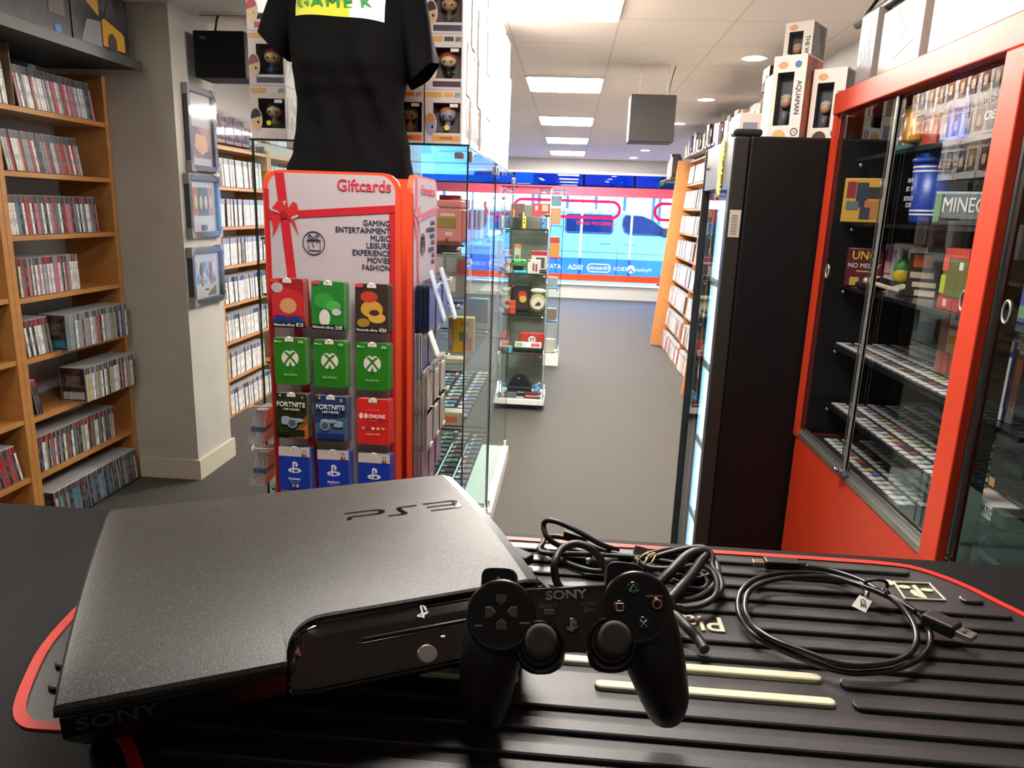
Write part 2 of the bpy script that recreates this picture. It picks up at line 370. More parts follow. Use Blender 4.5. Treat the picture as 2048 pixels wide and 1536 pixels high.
vwin(rrect(3.02, 4.03-.0, 1.34, 1.72, .06)); vwin([(4.26, 1.5), (4.3, 1.39), (4.4, 1.34), (5.3, 1.34), (5.2, 1.42), (4.88, 1.64), (4.65, 1.72), (4.3, 1.73), (4.26, 1.66)])
vwin(rrect(1.0, 2.5, 1.34, 1.72, .06))
b = B().tube([(4.17, -.004, .4), (4.17, -.004, 1.3)], .008, 4).tube([(2.85, -.004, .4), (2.85, -.004, 1.3)], .008, 4).tube([(.2, -.004, .95), (6.1, -.004, .92)], .008, 4); b.ob('door_seam', M('van_seam', '7286a0', .5), t)
for x in (3.78, 4.3): B().box(x, x+.24, -.03, .0, 1.12, 1.17, bev=.01).ob('door_handle', vb, t)
B().box(5.1, 5.27, -.2, -.02, 1.30, 1.5, bev=.03).ob('wing_mirror', vt, t)
for x in (.95, 5.4):
    w = B().cyl((x, -.02, .31), (x, .2, .31), .31, n=28).ob('wheel', vt, t); B().cyl((x, -.03, .31), (x, 0, .31), .19, n=20).ob('rim', vr, w)
# two cars parked beyond
def car(x, y, label):
    t = thing('parked_car', label, 'car', (x, y, -.2), (0, 0, R(-62)), 'cars parked beyond the left of the window')
    pb = M('car_paint', '7fb0dd', .25, coat=.5); b = B()
    pr = [(0, .3), (.05, .75), (.9, .9), (1.5, 1.4), (2.9, 1.42), (3.7, .95), (4.1, .85), (4.15, .35), (4, .25), (.1, .25)]
    b.loft([[(a, yy+(.2 if z > 1 and yy < .9 else (-.2 if z > 1 else 0)), z) for a, z in pr] for yy in (0, 1.7)], smooth=False); b.ob('body', pb, t)
    b = B().prism([(1.1, .95), (1.55, 1.32), (2.85, 1.34), (3.4, .97)], .16, 1.54, 'y'); b.ob('window', vg, t)
    for xx in (.8, 3.3):
        B().cyl((xx, -.01, .3), (xx, .2, .3), .3, n=20).ob('wheel', vt, t)
car(-6.0, 22.0, 'blue parked car nearest the van beyond the window'); car(-8.4, 22.0, 'second blue parked car further from the van')
car(-10.8, 22.0, 'third blue parked car at the end of the row')
# world: cool dusk daylight
wd = bpy.data.worlds.new('dusk'); SC.world = wd; wd.use_nodes = True; nt = wd.node_tree; bg = nt.nodes['Background']
bg.inputs[0].default_value = (.30, .56, 1., 1); bg.inputs[1].default_value = 2.1
# ================================================================ LEFT SIDE
WOOD = M('beech_board', 'b0763a', .5, var=(3, 'bd8446', .3, .7, (8, 1, 8)))
WOODIN = M('beech_inner', 'a0683a', .55, var=(3, 'ae7640', .3, .7, (8, 1, 8)))
BACKP = M('grey_back_panel', 'c2c7d0', .7)
def bookcase(label, x0, x1, y0, y1, zs, top, front, mat=WOOD, uprights=None):
    """x0 back, x1 front; shelves along y; front is +x"""
    t = thing('bookcase', label, 'bookcase', (0, 0, 0))
    for y in (uprights or (y0, y1-.03)):
        B().box(x0, x1, y, y+.03, 0, top, bev=.002).ob('side_panel', mat, t)
    for z in zs: B().box(x0, x1-.004, y0+.03, y1-.03, z-.022, z, bev=.001).ob('shelf', mat, t)
    B().box(x0-.012, x0-.001, y0, y1, 0, top).ob('back_panel', BACKP, t)
    return t
# ---- game cases: one mesh per look
CASE = {}
SPINES = {'white': 'eceae6', 'cream': 'cfc7b4', 'grey': '8d8c92', 'black': '232226', 'red': 'b3262c', 'pink': 'c96a86', 'blue': '3a5b96', 'teal': '3e7f93', 'green': '4f6a45', 'brown': '5b3d30', 'yellow': 'c9a93a', 'purple': '5a4574', 'silver': 'b3b5ba', 'dark blue': '23305a'}
CLEAR = M('case_clear_plastic', 'a9a9ab', .25, spec=.6)
BANDS = {'dark': M('band_dark', '3b3a40', .3), 'red': M('band_red', '8c1f28', .3), 'grey': M('band_grey', '83848b', .3), 'blue': M('band_blue', '2a3f86', .3), 'clear': CLEAR}
def case_mesh(col, band, th=.0145, dep=.135, h=.172, cover=None):
    k = (col, band, th, dep, h, cover)
    if k in CASE: return CASE[k]
    b = B(); b.box(-dep, 0, 0, th, 0, h, 0, bev=.0012, seg=1)
    zt = h*(.80 if band != 'none' else .985)
    b.box(-.001, .0004, .0012, th-.0012, .003, zt, 1)
    if band != 'none': b.box(-.001, .0004, .0012, th-.0012, zt, h*.985, 2)
    ink = 3
    z = .02
    z += rnd.uniform(0, .05)
    while z < zt-.03:
        l = rnd.uniform(.02, .05); b.box(0, .0007, th*.36, th*.64, z, min(z+l, zt-.01), ink); z += l+rnd.uniform(.02, .06)
    b.box(-dep+.004, -.006, -.0004, .001, .004, h-.004, 4); b.box(-dep+.004, -.006, th-.001, th+.0004, .004, h-.004, 4)
    b.box(-dep+.012, -.014, -.0007, 0, h*.07, h*.29, 1); b.box(-dep+.03, -.03, -.0008, 0, h*.43, h*.76, 5)
    light = col in ('white', 'cream', 'silver', 'yellow', 'pink')
    me = b.mesh('game_case', [CLEAR, M('spine_'+col.replace(' ', '_'), SPINES[col], .35, var=(55, tuple(c*.8 for c in hexc(SPINES[col])), .45, .7)), BANDS.get(band, CLEAR), M('ink_soft', '9a999c', .5) if light else M('ink_mid', '85858a', .5), M('cover_dark', '2a2422', .3, var=(28, '6a4a3c', .45, .72)), M('cover_mid', '7a6a58', .3, var=(40, '3a4450', .4, .65))])
    CASE[k] = me; return me
def cases(x, y0, y1, z, pal, where, group, lean=0., sgn=1, th=.0145, h=.172, dep=.135, gap=.0014, band=('dark',), jit=.006, rotz=0., name='game_case', cat='game case', word='spined game case', start=0, noun=None):
    """a run of cases standing spine out along y at front x; where: rest of the label"""
    y = y0; i = start; c, s = math.cos(lean), math.sin(lean); pitch = (th+gap)/c
    while y + pitch <= y1:
        col = rnd.choice(pal); me = case_mesh(col, rnd.choice(band), th, dep, h)
        o = link(name, me); o.rotation_euler = (lean, 0, rotz)
        o.location = (x+rnd.uniform(-jit, jit)*.6, y, z + th*max(0, -s)+.0015)
        if sgn < 0: o.rotation_euler = (-lean, 0, PI); o.location.y = y+pitch
        tag(o, f'{col} {word}, {ordn(i)} {where}', cat, group)
        y += pitch; i += 1
    return i
# ---- wall bookcase beside the pillar
ZS = [.012+.2716*k for k in range(8)]
bk = bookcase('tall beech bookcase full of game cases standing against the pillar', -2.66, -2.38, 2.985, 3.775, ZS[::-1], 2.14, -2.38)
N8 = ('top', 'second', 'third', 'fourth', 'fifth', 'sixth', 'seventh', 'bottom')
mixA = ['white', 'grey', 'black', 'white', 'silver', 'grey', 'red', 'pink', 'white', 'teal', 'black', 'brown']
XF = -2.395
def wh(k, side='end'): return f'from the near end, {N8[k]} shelf, bookcase beside the pillar'
G = lambda k: f'game cases on the {N8[k]} shelf beside the pillar'
LN = R(11)
# top shelf: leaning run behind a cardboard divider
cases(XF, 3.04, 3.11, ZS[7]+.0, ['white', 'red', 'cream'], wh(0), G(0), lean=R(5))
cases(XF, 3.172, 3.70, ZS[7], ['grey', 'silver', 'white', 'silver', 'red', 'grey', 'pink', 'white', 'dark blue'], wh(0), G(0), lean=LN, start=3)
dv = B().box(-.15, .01, 0, .004, 0, .245).ob('shelf_divider', M('kraft_card', 'a38d72', .9), None, (XF+.005, 3.118, ZS[7]+.001)); tag(dv, 'tan cardboard divider standing among the cases on the top bookcase shelf', 'divider')
cases(XF, 3.062, 3.56, ZS[6], ['white', 'grey', 'white', 'silver', 'grey', 'red', 'cream', 'grey', 'dark blue'], wh(1), G(1), lean=LN)
cases(XF, 3.035, 3.645, ZS[5], ['white', 'teal', 'white', 'red', 'black', 'black', 'white', 'teal', 'pink', 'black', 'blue'], wh(2), G(2), lean=R(4), band=('dark', 'red', 'dark'))
cases(XF, 3.05, 3.46, ZS[4], ['white', 'grey', 'black', 'white', 'red', 'white', 'pink', 'white', 'silver', 'brown'], wh(3), G(3), lean=R(1), band=('red', 'dark', 'grey'))
n = cases(XF, 3.05, 3.21, ZS[3], ['white', 'black', 'grey', 'black', 'brown'], wh(4), G(4), lean=R(6), band=('red', 'dark'))
cases(XF+.055, 3.235, 3.715, ZS[3], ['white', 'grey', 'black', 'white', 'red', 'blue', 'yellow', 'silver', 'grey', 'teal', 'brown'], wh(4), G(4), start=n, band=('grey', 'dark'))
n = cases(XF, 3.06, 3.105, ZS[2], ['black', 'black'], wh(5), G(5), lean=R(10), band=('red',))
cases(XF+.07, 3.315, 3.73, ZS[2], ['white', 'white', 'grey', 'white', 'silver', 'grey', 'yellow', 'red', 'black', 'dark blue', 'white'], wh(5), G(5), start=n, band=('grey', 'dark'))
cases(XF, 3.03, 3.62, ZS[1], ['black', 'red', 'black', 'white', 'green', 'black', 'red', 'cream', 'black', 'dark blue', 'brown', 'silver'], wh(6), G(6), band=('dark', 'red'))
cases(XF+.04, 3.06, 3.735, ZS[0], ['black', 'black', 'cream', 'black', 'black', 'blue', 'grey', 'teal', 'black', 'dark blue', 'brown'], wh(7), G(7), lean=R(5), band=('dark', 'dark', 'red'))
# ---- nearer bookcase, only its last few shelves in view
bookcase('beech bookcase nearest the counter, mostly outside the picture on the wall', -2.66, -2.38, 2.2, 2.984, [ZS[k]+.01 for k in range(8)], 2.14, -2.38)
NG = lambda k: f'game cases on the {N8[k]} shelf of the nearest bookcase'
cases(XF, 2.78, 2.93, ZS[1]+.01, ['red', 'black', 'white', 'blue', 'black'], 'along the seventh shelf of the nearest wall bookcase', NG(6), lean=R(11), band=('red', 'dark'))
cases(XF, 2.74, 2.84, ZS[3]+.01, ['blue', 'teal', 'blue'], 'along the fifth shelf of the nearest wall bookcase', NG(4), band=('clear',))
# ---- dark overhead shelf with big boxes
t = thing('display_shelf', 'black overhead display shelf jutting out above the wall bookcase', 'shelf', (0, 0, 0))
B().box(-2.66, -2.16, 2.2, 3.73, 2.165, 2.2, bev=.002).ob('board', M('black_board', '141414', .5), t)
B().box(-2.16, -2.152, 2.2, 3.73, 2.16, 2.205).ob('edge_strip', M('edge_strip', '3a3a3a', .4), t)
BOXD = M('box_dark_print', '24222a', .4, var=(9, '4a4652', .4, .7)); YEL = M('yellow_print', 'c8921e', .45)
t = thing('console_box', 'big dark carton with a yellow toolbox picture on the overhead shelf', 'box', (-2.2, 3.42, 2.2012))
B().box(-.4, 0, -.13, .29, 0, .27, bev=.003).ob('carton', BOXD, t)
b = B(); b.prism([(-.06, .27-.02), (.06, .27-.05), (.06, .15), (-.06, .21)], .0005, .002, 'x', 0)
b.prism([(.08, .03), (.25, .03), (.25, .10), (.23, .115), (.10, .15), (.08, .14)], .0005, .002, 'x', 0); b.prism([(.10, .155), (.235, .122), (.24, .18), (.13, .22)], .0005, .002, 'x', 1)
b.prism([(.15+.035*math.cos(k*PI/10), .05+.045*math.sin(k*PI/10)) for k in range(20)], .002, .003, 'x', 1); b.prism([(-.08, .02), (.07, .02), (.07, .13), (-.03, .12)], .0005, .0015, 'x', 2)
b.ob('printed_picture', [YEL, M('shade_print', '3a3438', .5), M('pale_print', '8b8790', .5)], t)
t = thing('console_box', 'black carton with a small blue mark beside the yellow toolbox carton', 'box', (-2.2, 2.9, 2.2012))
B().box(-.4, 0, -.3, .38, 0, .26, bev=.003).ob('carton', M('box_black_print', '17161a', .4, var=(7, '3b3540', .5, .75)), t)
b = B().box(.0005, .002, .27, .31, .02, .05, 0).box(.0005, .002, .24, .34, .09, .2, 1); b.ob('printed_picture', [M('blue_mark', '1f6fb8', .4), M('grey_print', '6a6258', .5)], t)
# ---- framed pictures on the pillar's aisle side
def picture(zc, h, y0, y1, label, art):
    t = thing('framed_picture', label, 'picture', (-2.03, (y0+y1)/2, zc)); w = (y1-y0)/2; hh = h/2; f = .03
    b = B()
    for a in ((-w, w, -hh, -hh+f), (-w, w, hh-f, hh), (-w, -w+f, -hh+f, hh-f), (w-f, w, -hh+f, hh-f)): b.box(.004, .03, a[0], a[1], a[2], a[3], bev=.002)
    b.ob('frame', M('frame_slate', '3a3c44', .4), t)
    B().box(.004, .012, -w+f, w-f, -hh+f, hh-f).ob('mount', M('picture_mount', 'c6c6c9', .6), t)
    art(t, w, hh); 
    for sy in (-1, 1):
        for sz in (-1, 1): B().prism([(sy*(w+.004), sz*(hh+.004)), (sy*(w-.05), sz*(hh+.004)), (sy*(w+.004), sz*(hh-.05))], .003, .034, 'x').ob('corner_protector', M('cardboard_corner', '8b8a88', .6), t)
    b = B(); b.box(.034, .0345, -w, w, -hh, hh); b.ob('shrink_wrap', pane_mat('shrink_wrap', (.93, .93, .94), 1.3, .06, .03), t)
def art1(t, w, hh):
    m = M('picture_sunset', 'b98f86', .4, var=(3.2, '5a4a60', .4, .62)); B().box(.0125, .014, -w+.05, w-.05, -hh+.07, hh-.2).ob('print', m, t)
    b = B(); b.prism([(-.06, -.02), (.05, -.03), (.075, -.1), (.0, -.13), (-.08, -.09)], .0142, .015, 'x'); b.ob('print', M('picture_glow', 'd9a070', .4), t)
def art2(t, w, hh):
    for i, c in enumerate(('b5654e', '3f5d56', '3c506b', 'b27866')):
        y = -w+.06+i*(2*w-.12)/4; B().box(.0125, .014, y, y+(2*w-.12)/4, -.05, .1).ob('print', M('picture_tile_%d' % i, c, .4), t)
        B().ball((.0145, y+.028, .02), .02, sc=(.1, 1, 1.9)).ob('print', M('picture_pale', 'c9bfa8', .4), t)
    B().box(.0125, .015, -.03, .03, -.13, -.1).ob('plaque', M('picture_plaque', '57534e', .4), t)
def art3(t, w, hh):
    B().box(.0125, .014, -w+.075, w-.075, -hh+.11, hh-.08).ob('print', M('picture_sky', '6d92c2', .4, var=(14, 'd5dde8', .45, .65)), t)
    for (y, z, c, k) in ((-.055, .03, '6b5a44', 1.), (-.05, -.03, 'a06a4a', .8), (.05, .04, 'a04a52', .8), (.055, -.02, 'b0605a', .9)):
        B().ball((.0145, y, z), .03*k, sc=(.08, .8, 1.3)).ob('print', M('picture_blot_'+c, c, .5, var=(60, 'c8b090', .5, .7)), t)
    B().prism([(.0, -.115), (w-.08, -.115), (w-.08, -.06), (.03, -.095)], .0142, .015, 'x').ob('print', M('picture_hill', '6c7a50', .5), t)
    B().box(.0125, .015, -.018, .018, -hh+.07, -hh+.08).ob('plaque', M('picture_red', '8c3a38', .4), t)
picture(1.915, .43, 3.86, 4.165, 'large framed picture in shiny shrink wrap, topmost of three on the pillar', art1)
picture(1.515, .33, 3.82, 4.165, 'framed picture with four coloured tiles, middle of three on the pillar', art2)
picture(1.14, .31, 3.80, 4.165, 'framed picture of blotches on a blue sky, lowest on the pillar', art3)
# ---- bookcase behind the pillar
ZR = [.012+.2716*k for k in range(8)]
bookcase('beech bookcase behind the pillar filled with white spined game cases', -2.68, -2.4, 4.95, 5.86, ZR[::-1], 1.94, -2.4)
bookcase('further beech bookcase behind the glass cabinet, past the pillar', -2.68, -2.4, 5.87, 6.8, ZR[::-1], 1.94, -2.4)
for k in range(7):
    z = ZR[6-k]; bl = k >= 3
    w = f'along the {N8[k]} shelf of the bookcase behind the pillar'
    cases(-2.405, 5.0, 5.75 - (.1 if k == 5 else 0), z, name='white_spine_case', cat='white case', pal=['white', 'white', 'cream', 'white', 'white', 'brown' if k < 3 else 'white', 'brown' if k == 2 else 'cream'], where=w, group=f'white game cases on shelf {N8[k]} behind the pillar', lean=R(4 if k in (0, 3, 4, 6) else 0), th=.029, h=.19, band=('grey', 'grey', 'blue' if bl else 'grey'), jit=.012)
    cases(-2.405, 5.93, 6.3, z, name='white_spine_case', cat='white case', pal=['white', 'cream', 'white'], where=f'along the {N8[k]} shelf of the bookcase past the pillar', group=f'pale game cases on shelf {N8[k]} past the pillar', th=.036, h=.19, band=('grey',))
# boxed figures on top of that bookcase
fig = {}
def clam(x, y, z, w, d, h, col, label, group=None, ry=0, solid=False):
    t = thing('boxed_figure', label, 'boxed figure', (x, y, z), (0, 0, ry), group)
    B().box(-d/2, d/2, -w/2, w/2, 0, h*.12, bev=.002).box(-d/2, -d/2+.004, -w/2, w/2, h*.12, h).ob('backing_card', M('card_'+col, col, .5), t)
    b = B(); b.ball((0, 0, h*.62), w*.24); b.tube([(0, 0, h*.13), (0, 0, h*.3), (0, 0, h*.5)], .01, 10, rs=[w*.12, w*.2, w*.13]); b.tube([(0, -w*.25, h*.25), (0, 0, h*.42), (0, w*.25, h*.25)], w*.05, 6)
    b.ob('figurine', M('vinyl_'+col, tuple(min(1, c*.7+.2) for c in hexc(col)), .4), t)
    if solid:
        B().box(-d/2+.005, d/2-.012, -w/2, w/2, h*.121, h, bev=.002).ob('carton', M('solid_'+col, col, .4, var=(14, tuple(q*.5 for q in hexc(col)), .42, .6)), t)
        B().prism(el(0, h*.55, w*.3, h*.22, 14), d/2-.0125, d/2-.0105, 'x').ob('figure_print', M('solid_pale_'+col, tuple(min(1, q*.8+.25) for q in hexc(col)), .4), t); return t
    B().box(-d/2+.005, d/2, -w/2, w/2, h*.121, h, bev=.003).ob('blister', pane_mat('blister_film', (.96, .96, .97), 2.2, .03, .05), t)
    return t
for i, (c, h) in enumerate((('4a4038', .2), ('6e5638', .22), ('58525e', .21), ('7a4652', .2), ('4e5a66', .21), ('5d4e44', .2))):
    clam(-2.50, 5.03+i*.135, 1.942, .12, .1, h, c, f'clear boxed figure, {ordn(i)} from the pillar on top of the bookcase behind it', 'boxed figures on the bookcase behind the pillar')
# ================================================================ GIFT CARD STAND
GX0, GX1, GY0, GY1 = -.70, -.382, 1.68, 2.0
GC = (GX0+GX1)/2
WH = M('stand_white', 'b9adb2', .5); RD = M('stand_red', 'bf1f2c', .45); OR = M('stand_orange_edge', 'e0502e', .4); NAVY = M('ink_navy', '20243f', .6)
st = thing('giftcard_stand', 'white and red four-sided display stand of gift cards behind the console', 'display stand', (GC, (GY0+GY1)/2, 0))
hw, hd_ = (GX1-GX0)/2, (GY1-GY0)/2
def header(width, zt, r): 
    o = [(-width, .12), (width, .12)]
    o += [(width-r+r*math.cos(R(a)), zt-r+r*math.sin(R(a))) for a in range(0, 91, 15)]
    o += [(-width+r+r*math.cos(R(a)), zt-r+r*math.sin(R(a))) for a in range(90, 181, 15)]; return o
def panel(parent_name, mat4, w):
    b = B(); b.prism(header(w, 1.622, .04), -.012, 0, 'y', 0); b.xf(mat4); b.ob('panel', [OR], st)
    b = B(); b.prism(header(w-.012, 1.616, .036), -.0128, -.0118, 'y', 0)
    b.prism([(w-.026, .12), (w-.012, .12), (w-.012, 1.55), (w-.026, 1.55)], -.0132, -.0126, 'y', 1)
    b.prism([(-w+.004, .12), (-w+.014, .12), (-w+.014, 1.58), (-w+.004, 1.58)], -.0132, -.0126, 'y', 1); b.xf(mat4); b.ob('printed_face', [WH, RD], st)
    # ribbon: long sash down, cross band, bow
    k = w/.159; X = lambda x: x*k
    b = B(); y0, y1 = -.0137, -.0131
    b.prism([(X(-.129), 1.616), (X(-.108), 1.616), (X(-.053), 1.0), (X(-.0), .5), (X(-.02), .5), (X(-.073), 1.0)], y0, y1, 'y', 0)
    b.prism([(X(-.147), 1.512), (X(-.147), 1.528), (X(.146), 1.553), (X(.146), 1.536)], y0-.0004, y1-.0002, 'y', 0)
    b.ob('ribbon_print', [RD], st) if mat4 is None else (b.xf(mat4), b.ob('ribbon_print', [RD], st))
    b = B(); y0 -= .0012; y1 = y0+.0006; cx, cz = X(-.112), 1.523
    for pts in ([(-.004, .002), (-.028, .012), (-.02, .022), (-.006, .037), (.004, .022), (.006, .004)], [(0, .002), (.024, .03), (.032, .026), (.037, .006), (.018, -.004)], [(-.002, 0), (-.03, 0), (-.024, -.03), (-.027, -.05), (-.015, -.03)], [(.002, -.002), (.017, -.012), (.028, -.03), (.035, -.045), (.026, -.014), (.016, -.006)]):
        b.prism([(cx+p[0]*k, cz+p[1]) for p in pts], y0, y1, 'y', 0)
    b.prism([(cx+.009*k*math.cos(a*PI/8), cz+.009*math.sin(a*PI/8)) for a in range(16)], y0-.0006, y0, 'y', 1)
    for pts in ([(-.03, .01), (-.034, .016), (-.014, .008), (-.008, .002)], [(.0, .03), (.008, .032), (.004, .02)], [(.018, -.004), (.034, .002), (.035, -.003), (.02, -.01)]):
        b.prism([(cx+p[0]*k, cz+p[1]) for p in pts], y0-.0003, y1+.0003, 'y', 2)
    b.xf(mat4); b.ob('bow_print', [M('bow_red', 'c92a2c', .4), M('bow_shade', '96141e', .5), M('bow_inner', 'b9aca0', .5)], st)
    # parcel icon in a ring
    b = B(); ix, iz, rr = X(-.043), 1.462, .0255
    ring = [(ix+rr*k*math.cos(a*PI/16), -.0138, iz+rr*1.02*math.sin(a*PI/16)) for a in range(32)]; b.tube(ring, .0009, 4, closed=True)
    def line(*p): b.tube([(ix+q[0]*k, -.0138, iz+q[1]) for q in p], .0008, 4)
    line((-.013, .006), (-.012, -.016), (.015, -.017), (.015, .004)); line((-.004, .003), (-.001, -.006), (.001, -.009)); line((.009, .004), (.007, -.002))
    b.prism([(ix+p[0]*k, iz+p[1]) for p in ((-.016, .004), (.016, .0045), (.016, .008), (-.016, .0075))], -.0141, -.0133, 'y')
    for s in (1, -1):
        line(*[(s*(.006+.008*math.cos(a*PI/5)*1.0*math.cos(.7)-.003*math.sin(a*PI/5)*math.sin(.7)), .013+.008*math.cos(a*PI/5)*math.sin(.7)+.003*math.sin(a*PI/5)*math.cos(.7)) for a in range(11)])
    b.xf(mat4); b.ob('parcel_icon', NAVY, st)
    return k
I4 = Matrix.Identity(4)
fm = Matrix.Translation((0, -hd_, 0)); panel('front', fm, hw)
# columns between the card rows: embossed channels
sm = Matrix.Translation((hw+.012, .0005, 0)) @ Matrix.Rotation(PI/2, 4, 'Z'); panel('side', sm, hd_-.001)
bm_ = Matrix.Translation((0, hd_, 0)) @ Matrix.Rotation(PI, 4, 'Z')
b = B(); b.prism(header(hw, 1.622, .04), -.006, 0, 'y', 0); b.xf(bm_); b.ob('panel', OR, st)
b = B(); b.prism(header(hd_*.94, 1.622, .04), -.006, 0, 'y', 0); b.xf(Matrix.Translation((-hw, 0, 0)) @ Matrix.Rotation(-PI/2, 4, 'Z')); b.ob('panel', OR, st)
b = B().cyl((0, 0, .02), (0, 0, .119), .05).lathe([(.17, .0), (.17, .012), (.05, .03)], 32); b.ob('base', M('stand_base', '3a3a3c', .5), st)
fy = -hd_-.0136
REDT = M('giftcards_red', 'c93a48', .5)
text('Giftcards', .0365, REDT, st, (hw-.02, fy, 1.592), FACE_Y, 'RIGHT', bold=.018, sx=.93)
for i, w in enumerate(('GAMING', 'ENTERTAINMENT', 'MUSIC', 'LEISURE', 'EXPERIENCE', 'MOVIES', 'FASHION')):
    text(w, .0175, NAVY, st, (hw-.023, fy, 1.511-i*.0167), FACE_Y, 'RIGHT', bold=.012, sx=.92)
fx = hw+.0262
text('Cartes cadeaux', .0315, REDT, st, (fx, .115, 1.59), FACE_XP, 'RIGHT', bold=.012, sx=.9)
for i, w in enumerate(('GAMING', 'DIVERTISSEMENT', 'MUSIQUE', 'LOISIRS', 'EXPERIENCE', 'FILMS', 'MODE')):
    text(w, .0165, NAVY, st, (fx, .115, 1.511-i*.0167), FACE_XP, 'RIGHT', bold=.012, sx=.9)
# ---- cards: each hangs by its slot on a white hook of the stand
CW, CH, CT = .0775, .113, .0011
def card_outline(w, h, r=.005):
    o = rrect(-w/2, w/2, -h, 0, r, 3); return o
WHITE_E = M('card_edge', 'd8d2c8', .5)
HOOKM = M('hook_white', 'e4e0d6', .35)
def card_mesh(name, base, items, w=CW, h=CH, edge=None):
    """items: (polygon points in card space (x, z from top), colour)"""
    b = B(); b.prism(card_outline(w, h), -CT/2, CT/2, 'y', 1, cap=0); mats = [M('card_print_'+base, base, .35), edge or WHITE_E]
    b.prism([(-.014, -.0085), (.014, -.0085), (.012, -.0045), (.006, -.003), (-.006, -.003), (-.012, -.0045)], -CT/2-.0002, CT/2+.0002, 'y', 2); mats.append(M('slot_dark', '1c1a1a', .6))
    for k, (pts, c) in enumerate(items):
        mm = M('card_ink_'+c, c, .4)
        if mm not in mats: mats.append(mm)
        b.prism(pts, -CT/2-.0003-.00015*k, -CT/2+.0001, 'y', mats.index(mm))
    return b.mesh(name, mats)
def rc(x0, x1, z0, z1): return [(x0, z0), (x1, z0), (x1, z1), (x0, z1)]
hwc = CW/2
XSPH = [(el(0, -.049, .0205, .0205, 24), 'e4ddd4')]
def xcard(): # pale sphere crossed by two curved green bars
    it = list(XSPH)
    for s in (1, -1):
        pts = [(s*(-.0145), -.0345), (s*(-.008), -.0335), (s*0, -.0405), (s*.012, -.056), (s*.0168, -.0635), (s*.0128, -.0655), (s*.006, -.056), (s*-.002, -.0465)]
        it.append((pts if s == 1 else pts[::-1], '2b7a1c'))
    it.append(([(-.006, -.0292), (0, -.0325), (.006, -.0292), (0, -.0284)], '2b7a1c'))
    it.append(([(-.005, -.0702), (0, -.056), (.005, -.0702)], '2b7a1c'))
    it.append((el(-.033, -.009, .002, .002, 10), 'e4ddd4')); return it
def pscard():
    it = [(rc(-hwc, hwc, -.024, -.0004), 'd8cdc8')]
    it.append((el(0, -.060, .0165, .0065, 20), 'e6e2e6')); it.append((el(0, -.0605, .009, .003, 16), '1b3aa8'))
    it.append(([(-.005, -.066), (-.001, -.0665), (-.001, -.037), (-.005, -.0385)], 'e6e2e6'))
    it.append(([(-.001, -.037), (.006, -.0395), (.0085, -.045), (.006, -.051), (.0025, -.0505), (.0025, -.043), (-.001, -.042)], 'e6e2e6'))
    it += [(rc(.020, .0235, -.022, -.0165), '1a1a1c'), (rc(.0235, .027, -.022, -.0165), 'd8b43a'), (rc(.027, .0305, -.022, -.0165), 'b03a3a')]
    it += [(el(-.004, -.1, .004, .004, 8), 'd98a3c'), (el(.006, -.1, .003, .0045, 8), 'c8ccd8')]
    return it
def coins(c2, n):
    it = []
    for (x, z, rx, rz) in ((-.014, -.062, .011, .004), (-.014, -.066, .011, .004), (-.014, -.070, .011, .004), (-.014, -.074, .011, .004), (.018, -.066, .012, .004), (.018, -.072, .012, .004), (.004, -.0625, .011, .0038))[:n]:
        it.append((el(x, z-.002, rx, rz), '56606c')); it.append((el(x, z, rx, rz), '9aa6b2'))
    it.append((el(.002 if n < 6 else -.014, -.074, .0125, .0125, 20), '8a97a4')); it.append((el(.002 if n < 6 else -.014, -.074, .0085, .0085, 18), '4a5866'))
    return it
DARKF = '20201c'
